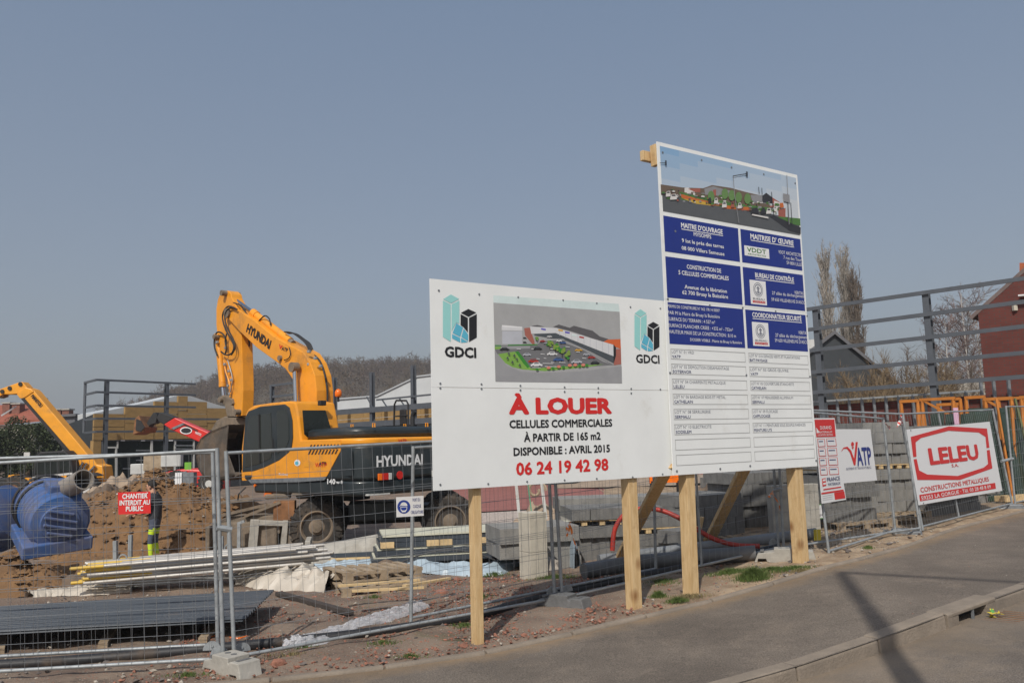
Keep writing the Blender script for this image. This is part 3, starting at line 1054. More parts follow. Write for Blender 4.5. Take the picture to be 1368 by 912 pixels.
def car(x, y, w_, m):
    h = w_ * .34
    S4(m, (x, y + h * .55), (x + w_ * .12, y + h * .5), (x + w_ * .28, y + h * .05), (x + w_ * .68, y), (x + w_ * .85, y + h * .45), (x + w_, y + h * .55), (x + w_, y + h * .95), (x, y + h))
    S4(16, (x + w_ * .25, y + h * .45), (x + w_ * .32, y + h * .15), (x + w_ * .65, y + h * .12), (x + w_ * .78, y + h * .42))
    for q in (.2, .78):
        S4(11, (x + w_ * q - 7, y + h * .85), (x + w_ * q + 7, y + h * .85), (x + w_ * q + 5, y + h * 1.12), (x + w_ * q - 5, y + h * 1.12))
for c_ in ((128, 458, 92, 11), (448, 455, 86, 11), (350, 512, 78, 18), (402, 570, 98, 13), (425, 602, 112, 10), (582, 500, 98, 10), (642, 555, 100, 12), (850, 470, 72, 14), (928, 512, 66, 18), (974, 540, 72, 13), (1002, 590, 84, 11), (815, 575, 104, 18), (704, 402, 60, 12), (670, 385, 55, 10), (512, 388, 55, 13), (548, 410, 40, 18), (580, 345, 50, 10)):
    car(*c_)
for x, y, x2 in ((290, 470, 330), (430, 470, 455), (520, 520, 560), (550, 560, 575), (480, 565, 512), (620, 600, 650), (700, 600, 760), (540, 610, 640), (440, 650, 520), (610, 470, 640), (760, 450, 800), (860, 500, 900), (920, 560, 960), (560, 640, 700)):
    S4(10, (x, y), (x2, y + 4), (x2, y + 8), (x, y + 5))
for x, y, r in ((610, 425, 34), (665, 460, 38), (728, 490, 42), (790, 535, 44), (483, 375, 20)):
    S4(11, (x - 3, y), (x + 3, y), (x + 3, y + r * 1.5), (x - 3, y + r * 1.5))
    for k in range(12):
        a, q = random.uniform(0, 6.28), random.uniform(.2, .8)
        cx, cy = x + r * q * math.cos(a), y + r * q * math.sin(a)
        S4(15 if k % 3 else 4, *ring(cx, cy, r * .34, r * .34, 7))
for x, y in ((215, 518), (268, 535), (203, 560), (293, 572), (250, 600), (320, 628)):
    S4(16, (x - 14, y + 10), (x, y - 14), (x + 14, y + 12))
for x, y in ((597, 655), (695, 645), (800, 632), (853, 628), (930, 628)):
    S4(17, *ring(x, y, 20, 14, 8))
for x, y in ((487, 668), (640, 658), (740, 648), (895, 635), (965, 630)):
    S4(4, *ring(x, y, 15, 13, 7))
B1_pic = b.build('printed_picture', pm, sb)
# ---- print of the tall board
def z7(x, y):
    return (850 + x / 3.8, 180 + y / 3.8)
def z8(x, y):
    return (870 + x / 3.508, 380 + y / 3.508)
def uvrect(face, c):
    (a, b_, c_, d) = [face.uv(*p) for p in c]       # tl tr br bl
    return ((a[0] + d[0]) / 2, (d[1] + c_[1]) / 2, (b_[0] + c_[0]) / 2, (a[1] + b_[1]) / 2)
b = MB()
blue = [[(884.2, 287.4), (986.3, 305), (988.7, 349.2), (886.3, 335.8)], [(989.5, 305.5), (1070.5, 320.3), (1073.7, 362.4), (991.6, 349.7)], [(887.4, 342.4), (989.5, 355.8), (991.6, 406.8), (890, 397.9)], [(992.4, 356.8), (1074.2, 367.6), (1078.4, 415.5), (993.7, 407.9)], [(891.4, 403.7), (991.7, 412.2), (994.6, 464.4), (892.8, 459.2)], [(993.7, 413), (1079, 421.3), (1082.4, 469.8), (996.9, 465)]]
# printed panels line up in two columns
cu = [w0 + .045, (B2.uv(988.5, 350)[0]), (B2.uv(991.5, 350)[0]), w1 - .035]
rowsv = []
for k in range(3):
    a, c_ = blue[2 * k], blue[2 * k + 1]
    t = (B2.uv(*a[0])[1] + B2.uv(*a[1])[1] + B2.uv(*c_[1])[1]) / 3
    bo = (B2.uv(*a[3])[1] + B2.uv(*a[2])[1] + B2.uv(*c_[2])[1]) / 3
    rowsv.append((bo, t))
for bo, t in rowsv:
    for i in (0, 2):
        bb = MB()
        B2.rect(bb, cu[i], bo, cu[i + 1], t, .0022)
        bb.build('blue_panel', ink_blue, tb)
T2 = lambda s, z, x0, y0, x1, cap, m=ink_white, bold=.014: B2.text(s, z(x0, y0), z(x1, y0), cap, m, tb, bold, off=.0042)
def ul(z, x0, y0, x1):
    bb = MB()
    (a, c_), (d, _) = B2.uv(*z(x0, y0)), B2.uv(*z(x1, y0))
    B2.rect(bb, a, c_ - .022, d, c_ - .012, .0042)
    bb.build('underline', ink_white, tb)
T2("MAITRE D'OUVRAGE", z7, 228, 470, 437, 6.2, bold=.03); ul(z7, 228, 472, 437)
T2('MYSOMPS', z7, 292, 514, 380, 5)
T2('9 lot le près des terres', z7, 232, 545, 443, 4.9)
T2('08 000 Villers Semeuse', z7, 231, 583, 446, 4.9)
T2("MAITRISE D' ŒUVRE", z7, 580, 527, 797, 6.6, bold=.03); ul(z7, 580, 529, 797)
T2('VDDT ARCHITECTES', z7, 722, 602, 838, 4.3, bold=.0)
T2('7 rue des Tours', z7, 748, 630, 842, 4.3, bold=.0)
T2('59 800 LILLE', z7, 764, 657, 840, 4.3, bold=.0)
T2('CONSTRUCTION DE', z7, 257, 679, 430, 5.4, bold=.02)
T2('5 CELLULES COMMERCIALES', z7, 215, 708, 468, 5.4, bold=.02)
T2('Avenue de la libération', z7, 246, 780, 459, 5)
T2('62 700 Bruay la Buissière', z7, 234, 808, 465, 5)
T2('BUREAU DE CONTRÔLE', z7, 604, 722, 799, 5.8, bold=.03); ul(z7, 604, 724, 799)
T2('VERITAS', z7, 803, 808, 850, 4.2, bold=.0)
T2('27 allée du déchargement', z7, 690, 810, 853, 4.2, bold=.0)
T2("59 650 VILLENEUVE D'ASCQ", z7, 687, 842, 858, 4.2, bold=.0)
T2('PERMIS DE CONSTRUIRE N° 062 178 14 00007', z8, 77, 107, 320, 4, bold=.0)
T2('PAR M le Maire de Bruay la Buissière', z8, 78, 138, 320, 4.6, bold=.0)
T2('SURFACE DU TERRAIN : 4 557 m²', z8, 80, 168, 298, 4.6, bold=.0)
T2('SURFACE PLANCHER CREEE : +332 m² - 732m²', z8, 82, 198, 382, 4.6, bold=.0)
T2('HAUTEUR MAXI DE LA CONSTRUCTION : 8.10 m', z8, 84, 228, 396, 4.8, bold=.0)
T2('DOSSIER VISIBLE : Mairie de Bruay la Buissière', z8, 183, 264, 424, 3.8, bold=.0)
T2('COORDONNATEUR SECURITÉ', z8, 474, 151, 703, 6, bold=.03); ul(z8, 474, 153, 703)
T2('VERITAS', z8, 690, 232, 732, 4.2, bold=.0)
T2('27 allée du déchargement', z8, 582, 244, 732, 4.4, bold=.0)
T2("59 650 VILLENEUVE D'ASCQ", z8, 580, 268, 736, 4.4, bold=.0)
# logos in the blue panels
def logo_card(c, kind):
    x0, y0, x1, y1 = uvrect(B2, c)
    bb = MB()
    B2.rect(bb, x0, y0, x1, y1, .0034)
    card = bb.build('logo_card', ink_white, tb)
    W_, H_ = x1 - x0, y1 - y0
    if kind == 'v':
        bb = MB()
        cx, cy = x0 + W_ * .5, y0 + H_ * .62
        def disc(r1, r2, a, c_, m, off):
            for k in range(24):
                t0, t1 = 6.283 * k / 24, 6.283 * (k + 1) / 24
                bb.face([B2.P(cx + a * math.cos(t) * r, cy + c_ * math.sin(t) * r, off) for t, r in ((t0, r1), (t1, r1), (t1, r2), (t0, r2))], m)
        disc(.9, 1.0, W_ * .30, H_ * .30, 0, .0038)
        disc(.62, .78, W_ * .30, H_ * .30, 0, .0038)
        B2.rect(bb, cx - W_ * .05, cy - H_ * .16, cx + W_ * .05, cy + H_ * .14, .0038, 0)
        B2.rect(bb, cx - W_ * .13, cy - H_ * .13, cx + W_ * .13, cy - H_ * .09, .0039, 0)
        B2.rect(bb, cx - W_ * .10, cy + H_ * .04, cx + W_ * .10, cy + H_ * .08, .0039, 0)
        B2.rect(bb, x0 + W_ * .12, y0 + H_ * .06, x1 - W_ * .10, y0 + H_ * .16, .0038, 1)
        bb.build('emblem', [ink_grey, ink_red], card)
        def tt(s, ya, yb, m, off):
            vs, fs = glyphs(s, .02)
            a, c_ = min(v[0] for v in vs), max(v[0] for v in vs)
            q = MB()
            q.mesh([B2.P(x0 + W_ * (.15 + .72 * (x - a) / (c_ - a)), y0 + H_ * (ya + (yb - ya) * y / CAPH), off) for x, y, z in vs], fs)
            q.build('lettering', m, card)
        tt('BUREAU', .19, .27, ink_grey, .0038)
        tt('VERITAS', .075, .145, ink_white, .0044)
    else:
        def tt(s, xa, xb, ya, yb, m):
            vs, fs = glyphs(s, .02)
            a, c_ = min(v[0] for v in vs), max(v[0] for v in vs)
            q = MB()
            q.mesh([B2.P(x0 + W_ * (xa + (xb - xa) * (x - a) / (c_ - a)), y0 + H_ * (ya + (yb - ya) * y / CAPH), .0038) for x, y, z in vs], fs)
            q.build('lettering', m, card)
        tt('VDDT', .1, .88, .42, .85, ink_green)
        tt('ARCHITECTES', .12, .86, .12, .28, ink_green)
logo_card([(994, 327.9), (1027, 332.6), (1027.6, 345.8), (994.5, 341)], 'd')
logo_card([(1001.3, 373.7), (1022.6, 376), (1024.2, 407.9), (1002.6, 405.8)], 'v')
logo_card([(1004, 429.9), (1026, 431.3), (1027.6, 463.2), (1006, 461.2)], 'v')
# lot boxes
v_top = B2.uv(895, 465.5)[1]
v_bot = B2.uv(899, 621.5)[1]
n_rows = 8
rh = (v_top - v_bot + .06) / n_rows
for k in range(n_rows):
    t = v_top - k * rh
    for i in (0, 2):
        bb = MB()
        x0, x1, y0, y1 = cu[i] + .01, cu[i + 1] - .01, t - rh + .054, t
        for r_ in ((x0, y0, x1, y0 + .007), (x0, y1 - .007, x1, y1), (x0, y0, x0 + .007, y1), (x1 - .007, y0, x1, y1)):
            B2.rect(bb, *r_, .0024)
        bb.build('table_cell', ink_line, tb)
lots = [[('LOT N° 01 VRD', .29, 'VATP', .11), ('LOT N° 02 DEMOLITION DESAMIANTAGE', .76, 'SOTERNOR', .24), ('LOT N° 04 CHARPENTE METALLIQUE', .70, 'LELEU', .14), ('LOT N° 06 BARDAGE BOIS ET METAL', .69, 'CATHELAIN', .24), ('LOT N° 08 SERRURERIE', .47, 'SERMALU', .20), ('LOT N° 10 ELECTRICITE', .47, 'SODELEM', .20)],
        [('LOT N° 01A ESPACES VERTS ET PLANTATIONS', .86, 'BATI PAYSAGE', .29), ('LOT N° 03 GROS ŒUVRE', .64, 'VATP', .12), ('LOT N° 05 COUVERTURE ETANCHEITE', .72, 'CATHELAIN', .24), ('LOT N° 07 MENUISERIES ALUMINIUM', .69, 'SERMALU', .20), ('LOT N° 09 FLOCAGE', .41, 'CAPFLOCAGE', .28), ('LOT N° 11 PEINTURES SOLS SOUPLE FAIENCES', .88, 'PEINTURE LYS', .29)]]
for c_ in range(2):
    x0, x1 = cu[2 * c_] + .03, cu[2 * c_ + 1] - .02
    for k, (s1, f1, s2, f2) in enumerate(lots[c_]):
        t = v_top - k * rh
        for s, f, dy, cap, m, bo in ((s1, f1, .054, .036, ink_grey, 0), (s2, f2, .113, .036, ink_navy, .01)):
            vs, fs = glyphs(s, bo)
            a, e_ = min(v[0] for v in vs), max(v[0] for v in vs)
            q = MB()
            q.mesh([B2.P(x0 + (x1 - x0) * f * (x - a) / (e_ - a), t - dy + cap * y / CAPH, .0026 + z) for x, y, z in vs], fs)
            q.build('lettering', m, tb)
# street picture at the top
pm2 = [ink('photo_sky_blue', (.20, .36, .54)), ink('photo_sky_pale', (.42, .50, .57)), ink('photo_road', (.09, .095, .10)), ink('photo_hill', (.14, .10, .07)), ink('photo_green', (.07, .17, .04)), ink('photo_orange', (.50, .13, .03)), ink('photo_yellow', (.52, .34, .05)), ink('photo_white', (.62, .60, .58)), ink('photo_black', (.03, .03, .035)), ink('photo_brick', (.32, .10, .07)), ink('photo_grey', (.24, .24, .25)), ink('photo_tree', (.12, .22, .07))] + [M('photo_sky_shade_' + 'abcdef'[k], tuple(a + (c - a) * k / 5 for a, c in zip((.22, .37, .56), (.52, .56, .60))), .5, 0) for k in range(6)]
b = MB()
lay2 = [.0022]
P0, P1 = cu[0], cu[3]
Qb, Qt = (B2.uv(883.4, 282)[1] + B2.uv(1069.7, 314.7)[1]) / 2, q1 - .05
def S7(m, *pts):
    lay2[0] += .00006
    B2.shape(b, [z7(*p) for p in pts], lay2[0], m)
lay2[0] += .0002
for k in range(10):
    for j in range(8):
        t = min(1, max(0, .15 + k / 10 * .75 + j / 8 * .45))
        mi = 12 + min(5, int(t * 5.99))
        B2.rect(b, P0 + (P1 - P0) * j / 8, Qt - (Qt - Qb) * (k + 1) / 10, P0 + (P1 - P0) * (j + 1) / 8, Qt - (Qt - Qb) * k / 10, lay2[0], mi)
B2.rect(b, P0, Qb, P1, Qb + (Qt - Qb) * .28, lay2[0] + .00005, 2)
lay2[0] += .0002
S7(3, (124, 252), (235, 268), (340, 272), (385, 256), (480, 270), (560, 292), (660, 315), (680, 370), (400, 362), (240, 318), (126, 305))
S7(4, (215, 290), (330, 310), (480, 345), (690, 372), (690, 392), (470, 372), (230, 330))
S7(5, (225, 300), (300, 322), (420, 350), (425, 362), (300, 345), (228, 320))
S7(6, (240, 325), (320, 335), (400, 352), (380, 360), (300, 350))
S7(5, (440, 358), (580, 368), (582, 386), (442, 374))
S7(7, (245, 270), (262, 268), (300, 285), (290, 302), (245, 292))
S7(9, (262, 275), (325, 272), (325, 292), (300, 292))
S7(10, (345, 275), (390, 262), (480, 285), (480, 315), (350, 305))
S7(9, (390, 280), (405, 278), (405, 310), (390, 308))
S7(10, (580, 305), (640, 308), (660, 350), (590, 345))
S7(8, (640, 310), (660, 295), (690, 318), (690, 350), (640, 345))
S7(9, (690, 318), (740, 350), (745, 372), (690, 370))
S7(7, (700, 335), (745, 350), (745, 395), (700, 388))
S7(9, (720, 378), (758, 372), (758, 420), (722, 414))
S7(4, (720, 415), (832, 425), (834, 462), (740, 445))
S7(8, (670, 412), (700, 410), (835, 470), (835, 505), (780, 490))
for k in range(150):
    x = random.uniform(128, 720)
    yc = 285 + (x - 128) * .13
    y = yc + random.uniform(-18, 38)
    w_, h_ = random.uniform(5, 20), random.uniform(4, 11)
    S7(random.choice((3, 3, 9, 10, 7, 8, 11, 4, 4, 10)), (x, y + h_), (x + w_ * .1, y + 1), (x + w_ * .6, y), (x + w_, y + h_ * .5), (x + w_ * .9, y + h_ + 1))
for x, y in ((450, 300), (485, 308), (520, 318), (565, 325), (380, 312)):
    S7(11, *ring(x, y, 17, 28, 9))
for x, y, w_, m in ((172, 300, 34, 7), (582, 370, 40, 8), (632, 372, 26, 8), (150, 285, 24, 7), (395, 320, 20, 7), (435, 340, 24, 7), (365, 318, 16, 8), (480, 340, 18, 9), (660, 372, 26, 7), (515, 345, 20, 7)):
    S7(m, (x, y + 22), (x + w_ * .2, y + 2), (x + w_ * .8, y), (x + w_, y + 12), (x + w_, y + 28), (x, y + 30))
    S7(8, (x + w_ * .2, y + 12), (x + w_ * .3, y + 4), (x + w_ * .75, y + 4), (x + w_ * .85, y + 12))
S7(7, (590, 402), (670, 418), (672, 426), (585, 408))
for q in ((491, 210, 497, 300), (497, 300, 520, 448), (763, 205, 775, 455), (685, 290, 697, 410), (783, 345, 790, 460), (620, 265, 623, 300), (636, 270, 638, 305), (766, 300, 772, 460)):
    S7(10 if q[0] in (491, 497, 763) else 8, (q[0], q[1]), (q[0] + 3, q[1]), (q[2] + 3, q[3]), (q[2], q[3]))
S7(8, (490, 208), (562, 196), (562, 200), (490, 212))
S7(8, (558, 186), (566, 188), (566, 214), (558, 212))
S7(8, (120, 142), (148, 142), (148, 145), (120, 145))
S7(8, (147, 130), (154, 131), (154, 157), (147, 155))
S7(10, (745, 298), (778, 305), (780, 345), (748, 338))
S7(5, (728, 348), (745, 345), (750, 368), (732, 372))
b.build('printed_picture', pm2, tb)
# =================================================================== building-site fence
def at_z(px, py, z):
    d = ray(px, py)
    return EYE + d * ((z - EYE.z) / d.z)
def fence(name_label, bl, br, tl, tr, mids=(), spacing=.115, rows=8, group='galvanised mesh fence panels along the building site'):
    """bl, br, tl, tr: corner points of the tube frame"""
    t = thing('mesh_fence', name_label, 'fence', bl, group=group)
    for p, q, nm in ((bl, tl, 'post'), (br, tr, 'post')):
        b = MB()
        d = (q - p).normalized()
        b.cyl(p - d * .06, q + d * .02, .0205, n=10)
        b.build(nm, galv, t, smooth=50)
    for p, q in ((bl, br), (tl, tr)):
        b = MB()
        b.cyl(p, q, .017, n=10)
        b.build('rail', galv, t, smooth=50)
    for f in mids:
        b = MB()
        b.cyl(bl.lerp(br, f), tl.lerp(tr, f), .017, n=10)
        b.build('post', galv, t, smooth=50)
    b = MB()
    n = int((br - bl).length / spacing)
    nrm = (br - bl).cross(tl - bl).normalized()
    for k in range(1, n):
        f = k / n
        p, q = bl.lerp(br, f), tl.lerp(tr, f)
        w_ = nrm * random.uniform(-.012, .012)
        b.tube([p + nrm * .018, p.lerp(q, .5) + w_ + nrm * .018, q + nrm * .018], .0018, n=3, caps=False)
    for k in range(1, rows):
        f = k / rows
        for o_ in ((0,) if k % 3 else (0, .012)):
            p, q = bl.lerp(tl, f + o_), br.lerp(tr, f + o_)
            b.tube([p + nrm * .022, p.lerp(q, .5) + nrm * (.022 + random.uniform(-.01, .01)), q + nrm * .022], .0024, n=3, caps=False)
    b.build('wire_mesh', wire_m, t, kind='stuff')
    f = Face(bl, br - bl, tl - bl)
    return t, f
def corner(gpx, tpx, dz=.1):
    p = ground(*gpx, dz)
    return p, at(*tpx, p.y)
b1, t1 = corner((298, 879), (290, 601))
b0 = ground(0, 896, .1)
dd = (b0 - b1).normalized()
f1b = b1 + dd * 3.6
f1t = t1 + dd * 3.6
f1t.z = t1.z + (at(0, 618, b0.y).z - t1.z) * 3.6 / (b0 - b1).length
P1, F1 = fence('left mesh fence panel carrying the red CHANTIER INTERDIT sign', f1b, b1, f1t, t1)
b2, t2 = corner((291, 860), (284, 604))
dd = (ground(0, 876, .1) - b2).normalized()
c2, c2t = b2 + dd * 3.6, t2 + dd * 3.6
c2.z = b2.z
P1b, _ = fence('second mesh fence panel standing close behind the leftmost one', c2, b2, c2t, t2)
b3, t3 = corner((313, 877), (302, 605))
b4 = ground(741, 799, .1)
t4 = V((b4.x - .03, b4.y, b4.z + 1.92))
t4 = at(731, 583, b4.y)
t4.z = b4.z + 1.95
P2, F2 = fence('mesh fence panel with the blue helmet sign in front of the yellow digger', b3, b4, t3, t4)
b5 = ground(549, 825, .1)
t5 = at(552, 598, b5.y)
b6 = ground(876, 759, .1)
t6 = b6 + (t5 - b5)
P2b, _ = fence('mesh fence panel behind the white board starting at the helmet sign', b5, b6, t5, t6)
b7 = ground(751, 798, .1)
t7 = V((b7.x - .05, b7.y, b7.z + 1.95))
b8 = ground(1040, 731, .1)
t8 = at(1030, 560, b8.y)
t8.z = b8.z + 1.95
P3, F3 = fence('mesh fence panel behind the four wooden sign posts', b7, b8, t7, t8, mids=(.60,))
b9, t9 = corner((1047, 731), (1037, 546))
b10, t10 = corner((1229, 705), (1206, 553))
P4, F4 = fence('mesh fence panel behind the VATP banner, further back', b9, b10, t9, t10)
b11, t11 = corner((1107, 736), (1083, 551), .05)
b12, t12 = corner((1196, 708), (1180, 559))
P5, F5 = fence('mesh fence panel carrying the DURAND and VATP signs', b11, b12, t11, t12)
b13, t13 = corner((1232, 703), (1203, 553))
b14, t14 = corner((1352, 672), (1326, 547))
P6, F6 = fence('leaning mesh fence panel carrying the LELEU sign', b13, b14, t13, t14, mids=(.36,))
b15, t15 = corner((1356, 671), (1344, 543))
b16 = b15 + V((2.6, 2.2, .03))
P7, F7 = fence('rightmost mesh fence panel in front of the green glass racks', b15, b16, t15, t15 + V((2.6, 2.2, .03)))
def clamp(p, q):
    b = MB()
    b.cyl(p.lerp(q, -.25), p.lerp(q, 1.25), .03, n=8)
    o = b.build('post_clamp', galv, smooth=40)
    return o
for (a, at_, c, ct, f, lb) in ((b1, t1, b3, t3, .62, 'steel clamp joining the two fence posts left of the digger'), (b4, t4, b7, t7, .93, 'steel clamp on the twin fence posts under the white board'), (b8, t8, b9, t9, .42, 'steel clamp on the twin fence posts by the orange tape'), (b14, t14, b15, t15, .45, 'steel clamp at the right edge of the LELEU fence panel')):
    tag(clamp(a.lerp(at_, f), c.lerp(ct, f)), lb, 'clamp', 'steel clamps joining fence posts')
# round steel tabs by the feet and the concrete feet
def foot(px, yaw, label, m=concrete, L_=.66, dz=0):
    p = ground(*px)
    t = thing('fence_foot', label, 'fence foot', p + V((0, 0, dz - .02)), yaw, group='concrete feet of the site fence')
    b = MB()
    h = L_ / 2
    b.side([(-h, 0), (-h + .05, .12), (-.13, .15), (-.13, .19), (.13, .19), (.13, .15), (h - .17, .135), (h - .15, .16), (h - .02, .16), (h + .03, 0), (h - .04, 0), (h - .05, .05), (h - .16, .05), (h - .17, 0), (-h + .17, 0), (-h + .16, .05), (-h + .05, .05), (-h + .04, 0)], -.115, .115)
    b.build('block', m, t, local=True, bevel=.008)
    for x in (-.05, .05):
        b = MB()
        b.cyl((x, 0, .185), (x, 0, .194), .028, n=10)
        b.build('post_hole', concrete_dark, t, local=True)
    for x in (h - .11, -h + .11):
        b = MB()
        b.box((x, 0, .153), (.05, .14, .022))
        b.build('grip_slot', concrete_dark, t, local=True)
    return t
fy = math.atan2(-.8, .6)
foot((308, 898), fy + .25, 'concrete foot under the twin fence posts at the lower left', L_=.62)
foot((752, 812), fy + .35, 'dark grey foot under the white board between two wooden posts', concrete_dark)
foot((1048, 748), fy + .62, 'concrete foot at the base of the rightmost wooden post', concrete, L_=.80)
foot((1203, 713), -.5, 'flat foot between the VATP and LELEU fence panels', galv_dull, dz=-.08)
foot((1356, 679), -.35, 'dark flat foot at the right corner of the LELEU panel', galv_dull, dz=-.08)
for i, (p, f, lb) in enumerate(((ground(283, 868, .13), F1, 'left round steel tab by the lower left fence foot'), (ground(293, 875, .12), F1, 'middle round steel tab by the lower left fence foot'), (ground(323, 870, .12), F2, 'right round steel tab by the lower left fence foot'), (ground(738, 792, .13), F2, 'left round steel tab above the dark fence foot'), (ground(758, 790, .13), F3, 'right round steel tab above the dark fence foot'), (ground(1033, 727, .15), F3, 'round steel tab beside the fence foot at the rightmost wooden post'))):
    b = MB()
    pts = [p + f.eu * (.085 * math.cos(a)) + V((0, 0, 1)) * (.085 * math.sin(a)) for a in [math.pi * k / 10 for k in range(11)]]
    b.prism(pts, f.n * -.008)
    b.cyl(p + V((0, 0, .04)) + f.n * .002, p + V((0, 0, .04)) + f.n * .008, .015, n=8)
    tag(b.build('steel_tab', galv), lb, 'bracket', 'round steel tabs at the fence feet')
# ------------------------------------------------------------------ signs hung on the fence
def plate(name, label, face, c, off, m, th=.004):
    t = thing(name, label, 'sign', face.px(*c[3], off))
    b = MB()
    b.prism([face.px(*p, off) for p in (c[3], c[2], c[1], c[0])], face.n * -th)
    b.build('plate', m, t)
    return t
OFF = .05
def Z1(x, y):
    return (x / 4.147, 480 + y / 4.147)
s1 = plate('no_entry_sign', 'red CHANTIER INTERDIT AU PUBLIC sign on the left fence', F1, [Z1(652, 736), Z1(833, 730), Z1(835, 851), Z1(656, 858)], OFF, ink_red)
for s, x0, y0, x1, y1 in (('CHANTIER', 677, 771, 817, 766), ('INTERDIT AU', 662, 807, 830, 802), ('PUBLIC', 697, 840, 793, 836)):
    F1.text(s, Z1(x0, y0), Z1(x1, y1), 6.2, ink_white, s1, .03, off=OFF + .004, level=False)
for x, y in ((660, 742), (826, 737)):
    b = MB()
    c = F1.px(*Z1(x, y))
    b.cyl(c + F1.n * OFF, c + F1.n * (OFF + .006), .006, n=8)
    b.build('cable_tie', ink_white, s1)
def Z4(x, y):
    return (270 + x / 4.145, 560 + y / 4.145)
s2 = plate('helmet_sign', 'white and blue sign telling to wear a helmet on fence post', F2, [Z4(1075, 430), Z4(1226, 422), Z4(1227, 532), Z4(1077, 541)], OFF, ink_white)
b = MB()
F2.shape(b, [Z4(*p) for p in ring(1117, 483, 36, 37, 28)], OFF + .003, 0)
F2.shape(b, [Z4(*p) for p in ring(1117, 478, 20, 20, 14, 0, 180)] + [Z4(1093, 482), Z4(1093, 478)], OFF + .004, 1)
F2.shape(b, [Z4(*p) for p in ((1098, 484), (1136, 482), (1134, 500), (1126, 512), (1108, 513), (1100, 502))], OFF + .0045, 1)
F2.shape(b, [Z4(*p) for p in ((1101, 487), (1133, 485), (1131, 498), (1123, 503), (1110, 504), (1103, 499))], OFF + .005, 0)
b.build('pictogram', [M('sign_blue', (.02, .05, .28), .4, 0), ink_white], s2)
for s, x0, y0, x1, y1 in (('PORT DU', 1166, 454, 1208, 451), ('CASQUE', 1168, 489, 1212, 486), ('OBLIGATOIRE', 1156, 522, 1225, 519)):
    F2.text(s, Z4(x0, y0), Z4(x1, y1), 4.2, ink_blue, s2, .0, off=OFF + .004, level=False)
# DURAND leaflet sheet and VATP banner
def Z8(x, y):
    return (1080 + x / 6.514, 540 + y / 6.514)
s3 = plate('vatp_sign', 'white VATP company banner beside the red supplier sheet', F5, [Z8(240, 215), Z8(540, 215), Z8(597, 660), Z8(308, 685)], .05, ink_white)
b = MB()
F5.shape(b, [Z8(*p) for p in ((283, 412), (305, 375), (340, 366), (372, 400), (398, 470), (412, 326), (430, 326), (410, 528), (396, 528), (362, 420), (335, 385), (308, 385))][::-1], .054, 0)
F5.shape(b, [Z8(*p) for p in ring(384, 345, 13, 20, 12)], .0545, 0)
F5.shape(b, [Z8(*p) for p in ((376, 370), (396, 368), (388, 392))][::-1], .055, 0)
b.build('emblem', [ink_red], s3)
F5.text('ATP', Z8(428, 530), Z8(556, 518), 23, ink_blue, s3, .03, off=.0548, level=False)
F5.text('BATIMENT ET TRAVAUX PUBLICS', Z8(332, 571), Z8(548, 556), 3.2, ink_navy, s3, 0, off=.054, level=False)
s4 = plate('supplier_sheet', 'tall red and white DURAND building supplier sheet on fence', F5, [Z8(50, 120), Z8(228, 118), Z8(328, 828), Z8(118, 862)], .09, ink_white)
b = MB()
def S8(pts, m, o_=.094):
    F5.shape(b, [Z8(*p) for p in pts], o_, m)
S8([(52, 132), (226, 130), (238, 280), (70, 284)], 0)
S8([(68, 200), (100, 245), (72, 250)], 1, .0945)
for i in range(4):
    for j in range(2):
        x0 = 78 + i * 7 + j * 78
        y0 = 300 + i * 82 - j * 4
        w_ = 62 if j == 0 else 82
        S8([(x0, y0), (x0 + w_, y0 - 2), (x0 + w_ + 8, y0 + 66), (x0 + 8, y0 + 70)], 0)
        S8([(x0 + 4, y0 + 4), (x0 + w_ - 4, y0 + 2), (x0 + w_ + 3, y0 + 61), (x0 + 12, y0 + 65)], 1, .0945)
        S8([(x0 + 12, y0 + 18), (x0 + w_ - 14, y0 + 16), (x0 + w_ - 13, y0 + 26), (x0 + 13, y0 + 28)], 2, .095)
S8([(118, 645), (150, 640), (156, 706), (124, 714)], 0)
S8([(124, 652), (148, 648), (150, 664), (126, 668)], 1, .0945)
S8([(128, 682), (152, 678), (153, 694), (130, 699)], 1, .0945)
S8([(130, 735), (284, 712), (286, 722), (130, 746)], 0)
S8([(112, 768), (305, 738), (308, 752), (114, 782)], 0)
S8([(224, 768), (312, 754), (322, 814), (232, 828)], 0)
for k in range(3):
    S8([(124, 796 + 18 * k), (212, 782 + 18 * k), (212, 785 + 18 * k), (124, 799 + 18 * k)], 3)
b.build('printed_panel', [ink_red, ink_white, ink_navy, ink_line], s4)
for s, x0, y0, x1, y1, cap, m in (('DURAND', 104, 218, 202, 214, 4.6, ink_white), ('MATERIAUX', 88, 250, 208, 246, 2.6, ink_white), ('LOCATION GESTION', 82, 274, 212, 270, 2.4, ink_white), ('FRANCE', 164, 670, 276, 655, 5.2, ink_navy), ('MATERIAUX', 172, 706, 280, 694, 3.6, ink_navy)):
    F5.text(s, Z8(x0, y0), Z8(x1, y1), cap, m, s4, .01, off=.096, level=False)
